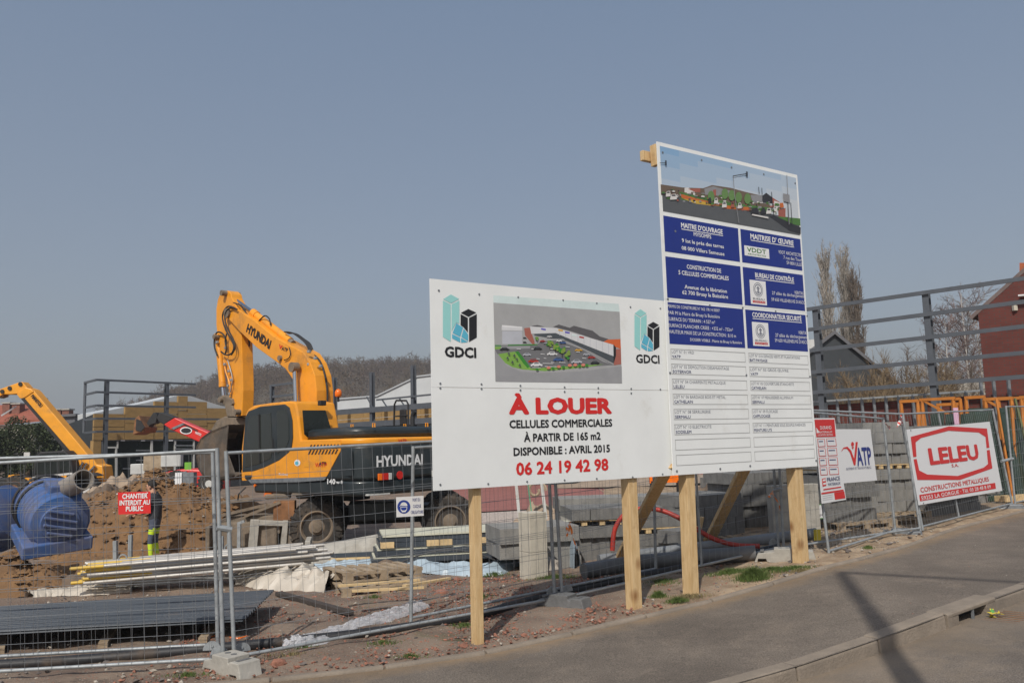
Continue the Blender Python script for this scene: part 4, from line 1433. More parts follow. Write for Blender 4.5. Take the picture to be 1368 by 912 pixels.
# LELEU
def Z9(x, y):
    return (1070 + x / 4.144, 520 + y / 4.144)
s5 = plate('leleu_sign', 'white metal plate with big red LELEU logo leaning on fence', F6, [Z9(580, 222), Z9(1045, 178), Z9(1115, 560), Z9(652, 640)], .05, ink_white)
b = MB()
def S9(pts, m, o_=.054):
    F6.shape(b, [Z9(*p) for p in pts], o_, m)
outer = [(608, 262), (820, 204), (1030, 216), (1060, 436), (880, 500), (645, 500)]
inner = [(635, 292), (665, 268), (818, 228), (985, 238), (1022, 262), (1036, 412), (1012, 432), (868, 478), (700, 470), (655, 448)]
def ringfaces(o_, i_, pairs):
    for pts in pairs:
        S9(pts, 0)
ringfaces(0, 0, [[(608, 262), (820, 204), (818, 228), (665, 268), (635, 292), (640, 372), (622, 374)],
                 [(820, 204), (1030, 216), (1044, 322), (1028, 324), (1022, 262), (985, 238), (818, 228)],
                 [(1045, 334), (1060, 436), (880, 500), (868, 478), (1012, 432), (1036, 412), (1029, 336)],
                 [(624, 386), (641, 384), (655, 448), (700, 470), (868, 478), (880, 500), (645, 500)]])
S9([(655, 583), (1075, 516), (1080, 548), (660, 618)], 0)
b.build('printed_frame', [ink_red], s5)
F6.text('LELEU', Z9(716, 414), Z9(988, 382), 20.5, ink_red, s5, .045, off=.055, level=False)
F6.text('S.A.', Z9(836, 430), Z9(874, 426), 4.2, ink_red, s5, .01, off=.055, level=False)
F6.text('CONSTRUCTIONS METALLIQUES', Z9(664, 570), Z9(1042, 506), 6.6, ink_red, s5, .012, off=.055, level=False)
F6.text('59253 LA GORGUE · Tél. 03 28 48 8 09', Z9(668, 612), Z9(1052, 545), 5.2, ink_white, s5, .012, off=.0555, level=False)
for x, y in ((590, 228), (1036, 188), (1106, 554), (660, 630)):
    c = F6.px(*Z9(x, y))
    b = MB()
    b.cyl(c + F6.n * .05, c + F6.n * .058, .014, n=8)
    b.build('bolt', galv_dull, s5)
# small sign on the concrete wall behind
FW = Face(ground(1062, 722) + V((0, .9, 0)), V((.95, .3, 0)), (0, 0, 1))
s6 = plate('delivery_sign', 'small white sign with green edge behind the fence', FW, [(1079, 675), (1099, 673), (1101, 692), (1080, 695)], .03, ink_green)
b = MB()
FW.shape(b, [(1080, 676), (1098.4, 674), (1100, 691), (1081, 694)], .0345)
b.build('printed_panel', ink_white, s6)
FW.text('LIVRE', (1081.5, 682), (1091, 681), 3, ink_black, s6, .01, off=.037, level=False)
FW.text('LA COMM', (1082, 691), (1099, 689), 3, ink_black, s6, .01, off=.037, level=False)
# tape ends tied to the fence
def ribbon(name, label, pts, wd, mats, nseg=10):
    b = MB()
    n = len(pts)
    for k in range(n - 1):
        p, q = V(pts[k]), V(pts[k + 1])
        for j in range(nseg):
            a, c = p.lerp(q, j / nseg), p.lerp(q, (j + 1) / nseg)
            tw = lambda t: V((math.cos(t) * .7, math.sin(t) * .7, .45)) * wd / 2
            t0, t1 = (k * nseg + j) * .35, (k * nseg + j + 1) * .35
            b.face([a - tw(t0), a + tw(t0), c + tw(t1), c - tw(t1)], ((k * nseg + j) // 2) % len(mats))
    tag(b.build(name, mats), label, 'tape')
tr_, tw_ = M('tape_red', (.62, .05, .03), .4, 0), M('tape_white', (.7, .68, .65), .4, 0)
to_ = M('tape_orange', (.8, .22, .03), .4, 0)
def fpx(f, x, y, o_):
    return f.px(x, y, o_)
ribbon('barrier_tape', 'red and white tape knotted on the fence left of the LELEU sign', [fpx(F6, 1204, 553, .03), fpx(F6, 1206, 566, .05), fpx(F6, 1198, 570, .06), fpx(F6, 1204, 560, .04)], .06, [tr_, tw_])
ribbon('barrier_tape', 'short red and white tape end hanging between VATP and LELEU', [fpx(F5, 1181, 562, .03), fpx(F5, 1185, 568, .04), fpx(F5, 1189, 572, .04)], .06, [tw_, tr_])
ribbon('barrier_tape', 'orange and white tape end on the fence left of the second wooden post', [fpx(F3, 762, 697, .03), fpx(F3, 757, 706, .05), fpx(F3, 758, 716, .05), fpx(F3, 762, 700, .03), fpx(F3, 765, 716, .05), fpx(F3, 771, 735, .05)], .035, [to_, to_, to_, tw_])
ribbon('barrier_tape', 'orange and white tape end on the fence beside the rightmost wooden post', [fpx(F3, 1033, 655, .03), fpx(F3, 1027, 664, .05), fpx(F3, 1032, 658, .04), fpx(F3, 1040, 672, .05), fpx(F3, 1046, 686, .05)], .045, [to_, to_, to_, tw_])
# =================================================================== things on the site
def fbm(x, y, s=1.0, o=4, z=0.0):
    return noise.fractal(V((x * s, y * s, z)), 1.0, 2.0, o)
def pile(name, label, cx, cy, rx, ry, h, m, yaw=0, seed=0, n=44, sharp=1.3, rough=.22, cat='soil heap', z0=None, base=-.05):
    b = MB()
    vs, fs = [], []
    rings = n // 2
    c, s_ = math.cos(yaw), math.sin(yaw)
    for i in range(rings + 1):
        r = i / rings
        for k in range(n):
            a = 2 * math.pi * k / n
            lx, ly = r * rx * math.cos(a), r * ry * math.sin(a)
            x, y = cx + lx * c - ly * s_, cy + lx * s_ + ly * c
            prof = (1 - r ** sharp) if r < 1 else 0
            nn = fbm(x, y, 1.3, 5, seed) * rough + fbm(x, y, 5.0, 4, seed + 5) * rough * .38
            z = h * max(0, prof + nn * (.25 + prof) * (1 - r * r))
            g_ = gz(x, y) if z0 is None else z0
            vs.append((x, y, g_ + base * r + z))
    for i in range(rings):
        for k in range(n):
            fs.append((i * n + k, i * n + (k + 1) % n, (i + 1) * n + (k + 1) % n, (i + 1) * n + k))
    b.mesh(vs, fs)
    o = b.build(name, m, smooth=70)
    return tag(o, label, cat)
def clods(heap, m, count, rmin, rmax, label):
    b = MB()
    vv = [v.co.copy() for v in heap.data.vertices]
    for k in range(count):
        c = random.choice(vv) + V((random.uniform(-.06, .06), random.uniform(-.06, .06), 0))
        r = rmin + (rmax - rmin) * random.random() ** 2.5
        rt = Matrix.Rotation(random.uniform(0, 6.28), 3, 'Z')
        q = [c + rt @ V((a * r * random.uniform(.6, 1.3), e * r * random.uniform(.5, 1.1), h * r * random.uniform(.4, .8))) for a, e, h in ((1, 0, 0), (0, 1, 0), (-1, 0, 0), (0, -1, 0), (0, 0, 1), (.7, .7, .5), (-.6, .6, .6))]
        b.mesh(q, [(0, 5, 4), (5, 1, 4), (1, 6, 4), (6, 2, 4), (2, 3, 4), (3, 0, 4)])
    tag(b.build('soil_clods', m), label, 'rubble', kind='stuff')
p = at(216, 640, 21)
big = pile('soil_heap', 'big orange brown soil heap behind the standing workman', p.x, 20.6, 3.2, 2.4, 1.62, soil, seed=1, n=170, sharp=1.5, rough=.17)
low = pile('soil_heap', 'lower orange clod heap in front of the blue tank at the left edge', at(28, 740, 13.2).x, 13.2, 1.25, .85, .55, soil, seed=9, n=70, rough=.35)
pile('soil_heap', 'dark clods beside the hole below the blue tank', at(95, 760, 13.0).x, 13.1, .55, .4, .30, soil_dark, seed=14, n=50, rough=.4)
pile('soil_heap', 'dark rubble bank between yellow loader and orange soil heap', at(165, 650, 27).x, 27, 3.2, 2.2, 1.25, soil_dark, seed=3, n=80, rough=.35)
pile('soil_heap', 'brown rubble ridge in front of the shop front', at(195, 640, 30).x, 30, 3.8, 2.2, 1.55, tan_grnd, seed=13, n=80, rough=.3)
pile('soil_heap', 'low brown soil slope under the workman', at(150, 735, 16.2).x, 16.4, 3.2, 1.5, .34, soil, seed=4, n=90, rough=.5)
pile('soil_heap', 'small soil heap under the concrete channel end', at(515, 745, 13.6).x, 13.6, .55, .35, .20, soil_dark, seed=5, n=40)
pile('soil_heap', 'brown soil heap with roots seen below the board middle', at(725, 668, 17.6).x, 17.8, 1.0, .8, .72, tan_grnd, seed=6, n=50, rough=.4)
pile('soil_heap', 'dark brown soil heap beside the light blue bag', at(965, 672, 19.5).x, 19.6, 1.9, 1.0, .62, soil_dark, seed=8, n=50, rough=.4)
pile('soil_heap', 'orange soil heap seen behind the bucket of the digger', at(300, 680, 22.5).x, 22.6, 2.4, 1.4, 1.0, soil, seed=18, n=60, rough=.4)
# rubble and pebbles lying about
def pebbles(name, m, count, region, rmin, rmax, label, keep):
    b = MB()
    n = 0
    tries = 0
    while n < count and tries < count * 30:
        tries += 1
        x, y = random.uniform(region[0], region[1]), random.uniform(region[2], region[3])
        if random.random() > keep(x, y):
            continue
        if side_of(V((x, y, 0)), E_C) < .14:
            continue
        r = rmin + (rmax - rmin) * random.random() ** 3.2
        z = gz(x, y) + .02 + r * .12
        rt = Matrix.Rotation(random.uniform(0, 6.28), 3, 'Z') @ Matrix.Rotation(random.uniform(-.6, .6), 3, 'X')
        q = [V((x, y, z)) + rt @ V((a * r * random.uniform(.6, 1.3), c * r * random.uniform(.5, 1.1), e * r * random.uniform(.35, .8))) for a, c, e in ((1, 0, 0), (0, 1, 0), (-1, 0, 0), (0, -1, 0), (0, 0, 1), (0, 0, -1), (.7, .7, .5))]
        b.mesh(q, [(0, 6, 4), (6, 1, 4), (1, 2, 4), (2, 3, 4), (3, 0, 4), (1, 6, 0, 5), (2, 1, 5), (3, 2, 5), (0, 3, 5)])
        n += 1
    o = b.build(name, m)
    tag(o, label, 'rubble', kind='stuff')
def red_zone(x, y):
    v = .25 + .6 * smooth(-.1, .5, fbm(x, y, .8, 3, 7)) + .5 * smooth(-2.5, -.5, x) * (1 - smooth(.6, 1.8, x))
    return min(1, v) * (1 if x < 1.8 else .3)
pebbles('brick_rubble', brick_red, 8500, (-3.6, 3.0, 7.0, 12.8), .005, .030, 'red brick rubble scattered on the ground behind the boards', red_zone)
pebbles('pale_pebbles', stone_m, 2800, (-6.5, 8.5, 6.6, 15), .006, .035, 'pale pebbles scattered over the site soil', lambda x, y: .3 + .7 * smooth(-.2, .4, fbm(x, y, 1.1, 3, 2)))
pebbles('dark_pebbles', stone_dk, 1800, (-6.5, 8.5, 6.6, 15), .008, .045, 'dark stones scattered over the site soil', lambda x, y: .3 + .7 * smooth(-.2, .4, fbm(x, y, 1.0, 3, 12)))
gb = MB()
for k in range(420):
    i = random.randrange(110, len(edge_r) - 60)
    u = random.random() ** 1.6
    q = edge_r[i].lerp(kerb_r[min(len(kerb_r) - 1, int(i * len(kerb_r) / len(edge_r)))], u)
    if not (4 < q.y < 22):
        continue
    r = random.uniform(.003, .011)
    c = V((q.x + random.uniform(-.3, .3), q.y + random.uniform(-.3, .3), 0))
    c.z = gz(c.x) + r * .3
    gb.mesh([c + V((r * a * random.uniform(.6, 1.4), r * e * random.uniform(.6, 1.4), r * h * .6)) for a, e, h in ((1, 0, 0), (0, 1, 0), (-1, 0, 0), (0, -1, 0), (0, 0, 1))], [(0, 1, 4), (1, 2, 4), (2, 3, 4), (3, 0, 4)], random.randrange(3))
tag(gb.build('pavement_grit', [stone_m, stone_dk, brick_red]), 'small stones and grit scattered over the pavement', 'grit', kind='stuff')
clods(low, soil, 500, .02, .10, 'orange clods on the low heap at the left edge')
clods(big, soil, 2600, .02, .11, 'orange brown clods lying over the big soil heap')
clods(big, stone_m, 350, .015, .05, 'pale stones lying over the big soil heap')
def single_stone(px, r, m, label, name='stone'):
    p = ground(*px)
    b = MB()
    vs, fs = [], []
    N, K = 6, 9
    for i in range(N + 1):
        th = math.pi * i / N
        for k in range(K):
            a = 2 * math.pi * k / K
            d = V((math.sin(th) * math.cos(a), math.sin(th) * math.sin(a), math.cos(th)))
            rr = r * (1 + .35 * noise.noise(d * 1.7 + V((r * 90, px[0], 0))))
            vs.append(p + V((d.x * rr, d.y * rr * .8, d.z * rr * .6 + r * .35)))
    for i in range(N):
        for k in range(K):
            fs.append((i * K + k, i * K + (k + 1) % K, (i + 1) * K + (k + 1) % K, (i + 1) * K + k))
    b.mesh(vs, fs)
    return tag(b.build(name, m, smooth=30), label, 'stone')
single_stone((372, 889), .075, brick_red, 'broken red brick lump right of the lower left fence foot', 'brick_lump')
single_stone((724, 768), .30, stone_m, 'big rounded boulder at the foot of the pale concrete pillar', 'boulder')
single_stone((140, 722), .24, stone_m, 'pale clod on the soil slope left of the workman', 'boulder')
single_stone((25, 775), .16, stone_dk, 'dark flat clod lying at the left edge behind the fence')
single_stone((555, 856), .04, black_rub, 'black lump on the rubble left of the first wooden post')
single_stone((590, 795), .09, brick_red, 'red brick piece on rubble behind the first wooden post', 'brick_lump')
single_stone((862, 801), .03, ink_white, 'small white scrap right of the second wooden post', 'scrap')
for k, px in enumerate(((440, 820), (475, 832), (520, 818), (500, 790), (610, 775), (700, 850), (742, 826), (728, 824), (690, 800), (560, 845), (620, 865), (420, 800))):
    o = single_stone(px, random.uniform(.035, .06), brick_red, 'loose red brick fragment on the ground near the mesh fence', 'brick_fragment')
    o['group'] = 'loose brick fragments near the fence'
# grass
def grass(name, label, blobs, m, cat='grass'):
    b = MB()
    for (px, py, rx, ry, n, h) in blobs:
        c = ground(px, py)
        for k in range(n):
            a, r = random.uniform(0, 6.28), abs(random.gauss(0, .5))
            x, y = c.x + rx * r * math.cos(a), c.y + ry * r * math.sin(a)
            if side_of(V((x, y, 0)), E_C) < .09:
                continue
            hh = h * random.uniform(.5, 1.2) * (1.25 - min(1, r * .7))
            z = gz(x, y) + .02
            w_ = random.uniform(.002, .005)
            dx, dy = random.gauss(0, .5) * hh, random.gauss(0, .5) * hh
            t = random.uniform(0, 3.14)
            u = V((math.cos(t), math.sin(t), 0)) * w_
            p = V((x, y, z))
            q = p + V((dx * .35, dy * .35, hh * .7))
            b.face([p - u, p + u, q + u * .6, q - u * .6])
            b.face([q - u * .6, q + u * .6, p + V((dx, dy, hh))])
    tag(b.build(name, m), label, cat, kind='stuff')
grass('green_grass', 'green grass tufts growing along the path edging', [(1006, 776, .22, .15, 1700, .13), (1030, 765, .4, .18, 1800, .05), (975, 768, .35, .2, 1000, .06), (1062, 763, .3, .12, 600, .05), (880, 800, .12, .1, 500, .07), (905, 806, .2, .1, 500, .05), (1108, 766, .14, .06, 420, .06), (700, 740, .5, .3, 1400, .06), (660, 770, .3, .2, 500, .05), (885, 780, .3, .3, 800, .04), (1160, 734, .12, .1, 260, .04), (640, 800, .2, .2, 300, .05), (405, 868, .3, .15, 260, .03), (512, 862, .3, .2, 300, .03), (740, 775, .5, .15, 900, .06), (250, 905, .3, .1, 240, .03), (620, 838, .3, .2, 300, .03), (860, 690, .1, .1, 10, .05), (548, 880, .2, .1, 200, .03), (500, 800, .2, .1, 150, .04)], grass_m)
grass('dry_grass', 'dry grass between the wooden posts and the path', [(1000, 772, .5, .2, 700, .06), (920, 800, .4, .2, 600, .04), (860, 775, .4, .3, 500, .04), (1070, 765, .3, .1, 300, .04), (700, 745, .6, .3, 500, .06), (390, 878, .5, .2, 300, .03)], grass_dry)
# ------------------------------------------------------------------ corrugated cladding sheets at the lower left
cs = thing('cladding_stack', 'low stack of charcoal corrugated sheets lying behind the left fence', 'metal sheets', at_z(250, 830, 0))
zt = .24
a0, a1 = at_z(328, 826, zt), at_z(-60, 847, zt)
c0_, c1_ = at_z(366, 789, zt), at_z(-60, 815, zt)
for k in range(2):
    b = MB()
    n = 60
    sh = random.uniform(-.04, .04)
    z_ = zt - .026 * k - zt
    vs = []
    for i in range(n + 1):
        f = i / n
        zz = z_ + (0.028 if (i % 4) in (1, 2) else 0)
        for (s_, e_) in ((a0, a1), (c0_, c1_)):
            pass
        pR = a0.lerp(c0_, f) + V((sh, 0, zz - .0))
        pL = a1.lerp(c1_, f) + V((0, 0, zz))
        vs += [pR, pL]
    b.mesh(vs, [(2 * i, 2 * i + 1, 2 * i + 3, 2 * i + 2) for i in range(n)])
    b.build('sheet', sheet_dark, cs)
for f in (.15, .5, .85):
    b = MB()
    p, q = a0.lerp(a1, f), c0_.lerp(c1_, f)
    b.beam(V((p.x, p.y, .04)) - (q - p) * .02, V((q.x, q.y, .04)), .09, .08)
    b.build('timber_bearer', old_wood, cs)
# ------------------------------------------------------------------ tubes on a cradle
zb_ = .34
ta, tb_ = at_z(100, 768, .30), at_z(432, 744, .36)
tdir = (tb_ - ta).normalized()
tn = V((-tdir.y, tdir.x, 0)).normalized()
rk = thing('tube_cradle', 'galvanised steel cradle with four uprights holding the scaffold tubes', 'rack', at_z(240, 780, 0))
cr_p = [ta + tdir * f for f in (.62, 2.15)]
for px, top in (((155, 789), 722), ((297, 772), 716)):
    p = at_z(px[0], px[1], .0)
    q = at(px[0] + (-1 if px[0] < 200 else -1), top, p.y)
    b = MB()
    b.beam(p - V((0, 0, .02)), q, .055, .055, up=(0, 1, 0))
    b.build('upright', galv, rk)
    p2 = p + tn * .85
    b = MB()
    b.beam(p2 - V((0, 0, .02)), V((p2.x, p2.y, q.z)), .055, .055, up=(0, 1, 0))
    b.build('upright', galv, rk)
    b = MB()
    b.beam(V((p.x, p.y, .2)) , V((p2.x, p2.y, .2)), .05, .05)
    b.build('cross_bar', galv, rk)
    b = MB()
    c_ = V((p.x, p.y, .47)) + tdir * .09 - tn * .04
    b.tube([c_ + tdir * (.055 * math.cos(6.283 * k / 12)) + V((0, 0, .055 * math.sin(6.283 * k / 12))) for k in range(13)], .012, n=5)
    b.build('ring', galv, rk)
b = MB()
pa, pb2 = at_z(165, 780, .12), at_z(325, 768, .12)
b.beam(pa - tdir * .1, pb2 + tdir * .3, .10, .075)
b.build('long_bar', grey_white, rk)
tube_g = M('dull_tube', (.44, .42, .39), .45, .15, 6, metal=.3, dirt=.35, dirtcol=(.3, .24, .18))
tube_y = M('yellow_tube', (.62, .40, .05), .5, .1, 5, dirt=.3, dirtcol=(.35, .28, .15))
k = 0
for row in range(5):
    for c in range(7):
        off = tn * (.03 + .11 * c + (.05 if row % 2 else 0)) + V((0, 0, .22 + row * .053))
        s0 = random.uniform(0, .25)
        s1_ = random.uniform(3.0, 3.7)
        base = V((ta.x, ta.y, 0)) + off - tn * .35
        b = MB()
        yel = random.random() < .16
        p_, q_ = base + tdir * s0, base + tdir * s1_ + V((0, 0, .05))
        if yel or random.random() < .3:
            t_ = random.uniform(.12, .3)
            b.cyl(p_, p_.lerp(q_, t_), .0245, n=8, m=1)
            b.cyl(p_.lerp(q_, t_), q_, .0245, n=8, m=0)
        else:
            b.cyl(p_, q_, .0245, n=8, m=0)
        o = b.build('scaffold_tube', [tube_g, tube_y], smooth=50)
        tag(o, 'dull grey scaffold tube in the bundle on the cradle' if not yel else 'scaffold tube with a long yellow end in the bundle', 'tube', 'scaffold tubes on the cradle')
        k += 1
# ------------------------------------------------------------------ films and sheets of plastic
def film(name, label, path, wd, h, m, seed=0, n=60, k=14, cat='plastic sheet', lift=.02):
    """crumpled sheet following ground pixels; wd = half width at each path point"""
    pts = [ground(x, y) for x, y in path]
    b = MB()
    vs = []
    L_ = len(pts) - 1
    for i in range(n + 1):
        f = i / n * L_
        a = min(int(f), L_ - 1)
        c = pts[a].lerp(pts[a + 1], f - a)
        hw = wd[a] + (wd[a + 1] - wd[a]) * (f - a)
        d = (pts[a + 1] - pts[a]).normalized()
        nn = V((-d.y, d.x, 0))
        for j in range(k + 1):
            u = j / k * 2 - 1
            e = hw * (1 + .25 * fbm(i * .2, seed, 1, 2))
            q = c + nn * (u * e) + d * (.05 * fbm(i * .3, j * .6, 1, 2, seed))
            rid = abs(fbm(i * .07 + u * .6, j * .12, 1.6, 4, seed))
            q.z = gz(q.x, q.y) + lift + h * (1 - u * u) ** .6 * (.45 + .55 * rid) + .012 * fbm(i * .9, j * .9, 1, 2, seed + 3)
            vs.append(q)
    b.mesh(vs, [(i * (k + 1) + j, i * (k + 1) + j + 1, (i + 1) * (k + 1) + j + 1, (i + 1) * (k + 1) + j) for i in range(n) for j in range(k)])
    return tag(b.build(name, m, smooth=35), label, cat)
film('plastic_sheet', 'crumpled clear plastic film lying along the fence bottom rail', [(380, 864), (410, 862), (465, 844), (510, 828), (560, 812)], [.10, .22, .16, .20, .16], .11, film_clear, 1, n=90, k=18)
film('plastic_sheet', 'dusty beige plastic sheet in front of the tube bundle', [(318, 778), (350, 776), (400, 784), (445, 792)], [.35, .45, .5, .15], .38, film_white, 2, n=70)
film('plastic_sheet', 'greyish white plastic sheet lying left behind the cladding sheets', [(38, 800), (80, 795), (130, 793), (180, 790)], [.1, .25, .3, .2], .16, film_white, 3)
film('plastic_sheet', 'pale blue plastic film under the dark panels by the pallets', [(420, 764), (470, 760), (540, 758), (600, 765), (650, 768), (698, 752)], [.1, .3, .25, .3, .3, .1], .20, film_blue, 4, n=80)
film('plastic_sheet', 'narrow blue film strip beside the pale concrete pillar', [(735, 738), (752, 745), (772, 762)], [.12, .12, .05], .5, film_blue, 6, n=30)
film('plastic_sheet', 'light plastic remains on the small soil heap right of the channel', [(510, 733), (525, 731), (540, 734)], [.1, .14, .08], .32, film_white, 8, n=24)
# dark timber lying on the ground
b = MB()
b.beam(ground(372, 792, .06), ground(468, 818, .05), .10, .05)
tag(b.build('charred_plank', M('charred_wood', (.05, .04, .035), .9, .3, 6, bump=.4), bevel=.005), 'dark plank lying on rubble right of the cladding sheets', 'plank')
b = MB()
b.beam(ground(0, 733, .5), ground(58, 727, .45), .06, .04)
tag(b.build('plank', old_wood), 'thin weathered board lying on the left soil heap', 'plank')
# ------------------------------------------------------------------ pallets
def pallet(label, c, yaw, z=0, m=old_wood, sc=1.0, tilt=0, slats=7, group='wooden pallets'):
    rt = Matrix.Rotation(yaw, 3, 'Z') @ Matrix.Rotation(tilt, 3, 'Y')
    t = thing('pallet', label, 'pallet', V(c) + V((0, 0, z)), group=group, rot=rt)
    for i in range(slats):
        b = MB()
        b.box((-.55 * sc + 1.1 * sc * i / (slats - 1), 0, .13), (.10 * sc, .8 * sc, .022))
        b.build('slat', m, t, local=True)
    for y in (-.36, 0, .36):
        b = MB()
        b.box((0, y * sc, .107), (1.2 * sc, .09, .022))
        b.box((0, y * sc, .011), (1.2 * sc, .09, .022))
        b.build('runner', m, t, local=True)
        for x in (-.53, 0, .53):
            b = MB()
            b.box((x * sc, y * sc, .059), (.12, .088, .074))
            b.build('block', m, t, local=True)
    return t
pc = ground(505, 788)
pallet('weathered wooden pallet on the ground below the stacked broken one', pc, .42)
pallet('broken wooden pallet lying tilted on top of another', pc + V((-.12, .25, 0)), .60, z=.15, tilt=.04)
for k, (a, c) in enumerate((((452, 782), (560, 774)), ((470, 789), (566, 784)), ((540, 782), (600, 772)))):
    b = MB()
    b.beam(ground(*a, .32 - .02 * k), ground(*c, .30 - .02 * k), .07, .025)
    tag(b.build('batten', pale_wood), 'pale batten lying loose across the broken pallets', 'batten', 'loose battens on the pallets')
# ------------------------------------------------------------------ concrete channel and frame
ch = thing('concrete_channel', 'curved pale concrete channel piece lying in front of the digger wheel', 'concrete', ground(470, 748))
pL, pR = at_z(436, 738, .22), at_z(508, 728, .30)
pL = V((pL.x, pL.y, .30)); 
d_ = (pR - pL); d_.z = .12
d_ = d_.normalized()
nn = V((-d_.y, d_.x, 0)).normalized()
prof_o = [(math.cos(R(a)) * .36, math.sin(R(a)) * .36) for a in range(0, 181, 15)]
prof_i = [(math.cos(R(a)) * .28, math.sin(R(a)) * .28) for a in range(180, -1, -15)]
b = MB()
full = [pL - d_ * .35 + nn * x + V((0, 0, z - .28)) for x, z in prof_o + prof_i]
n_ = len(prof_o)
Lc = 1.35
for k in range(n_ - 1):
    i0, i1, o0, o1 = full[len(full) - 1 - k], full[len(full) - 2 - k], full[k], full[k + 1]
    b.prism([o0, o1, i1, i0], d_ * Lc)
b.build('shell', concrete, ch)
b = MB()
b.box(pL - d_ * .30 + V((0, 0, .06)), (.09, .70, .30), math.atan2(d_.y, d_.x))
b.build('end_lip', concrete, ch, bevel=.01)
cf = thing('box_culvert', 'square concrete box culvert standing on edge before the digger', 'concrete', ground(360, 738))
pf = ground(358, 742)
rt = Matrix.Rotation(.35, 3, 'Z') @ Matrix.Rotation(.08, 3, 'Y')
b = MB()
for c, s_ in (((-.30, 0, .35), (.16, .34, .62)), ((.26, 0, .35), (.10, .34, .62)), ((0, 0, .60), (.44, .33, .10)), ((0, 0, .08), (.44, .33, .09))):
    b.box(V(pf) + V((0, 0, .02)) + rt @ V(c), s_, rot=rt)
b.build('frame', concrete, cf, bevel=.01)
hook = thing('steel_stand', 'small grey hooked steel stand right of the twin fence posts', 'stand', ground(318, 745))
b = MB()
q = ground(319, 747)
b.beam(q, q + V((0, 0, .68)), .06, .05, up=(0, 1, 0))
b.beam(q + V((0, 0, .66)), q + V((.10, 0, .70)), .06, .05)
b.build('upright', galv, hook)
b = MB()
b.beam(q + V((-.14, 0, .12)), q + V((.12, 0, .12)), .05, .08)
b.build('foot_bar', galv, hook)
# ------------------------------------------------------------------ stack of dark insulated panels
ps = thing('panel_stack', 'long stack of dark insulated wall panels with pale edges', 'wall panels', ground(600, 742))
pa, pb3 = at_z(512, 742, .02), at_z(690, 742, .10)
pd = V((1, .22, 0)).normalized()
pn = V((-pd.y, pd.x, 0))
o_ = V((at_z(512, 745, .1).x, 13.9, 0.02))
zz = .10
for k, (h_, L_, dk) in enumerate(((.085, 3.2, 0), (.04, 3.3, 1), (.085, 2.9, 0), (.04, 3.2, 1), (.085, 3.0, 0), (.085, 3.1, 0), (.04, 3.4, 1))):
    b = MB()
    c_ = o_ + pd * (L_ / 2 - .05 + .03 * k) + pn * (.45 + .02 * (k % 2)) + V((0, 0, zz + h_ / 2))
    b.box(c_, (L_, 1.0, h_ - .006), math.atan2(pd.y, pd.x), m=0)
    b.build('panel_edge' if dk else 'panel', [M('panel_cream', (.56, .55, .44), .6, .08, 3) if dk else sheet_dark], ps)
    zz += h_
for f in (.2, .95, 1.15, 1.75, 2.1):
    b = MB()
    b.box(o_ + pd * f + V((0, 0, .50)) - pn * .02 + V((0, 0, -.1)), (.22, .14, .09), math.atan2(pd.y, pd.x))
    b.build('timber_pad', pale_wood, ps)
# long flat dark profile in front with timber edge
lp = thing('flat_profile', 'long flat dark metal profile on a pale batten above the blue film', 'metal profile', ground(560, 757))
a_, c_ = ground(420, 757), ground(705, 745)
b = MB()
b.beam(a_ + V((0, 0, .20)), c_ + V((0, 0, .20)), .42, .07)
b.build('profile', sheet_dark, lp)
b = MB()
b.beam(a_ + V((0, -.05, .145)), c_ + V((0, -.05, .145)), .36, .035)
b.build('batten', pale_wood, lp)
wl = MB()
hp = [ground(518, 768) + V((.45 * t, .02, .62 * math.sin(math.pi * t) * .42)) for t in [k / 12 for k in range(13)]]
wl.tube([p + V((.12 * k_, 0, .1)) for k_, p in enumerate(hp)], .012, n=5)
tag(wl.build('loose_wire', pvc_black), 'thin black wire bowing up above the broken pallet', 'wire')
# ------------------------------------------------------------------ pale concrete pillar
pp = ground(700, 777)
pl = thing('concrete_pillar', 'square pale concrete pillar standing behind the twin fence posts', 'pillar', pp)
pcn = pp + V((.15, .2, 0))
for z0_, h_ in ((0, .42), (.424, .56)):
    b = MB()
    b.box(pcn + V((0, 0, z0_ + h_ / 2 - .02)), (.30, .30, h_), R(32))
    b.build('block', concrete_pale, pl, bevel=.006)
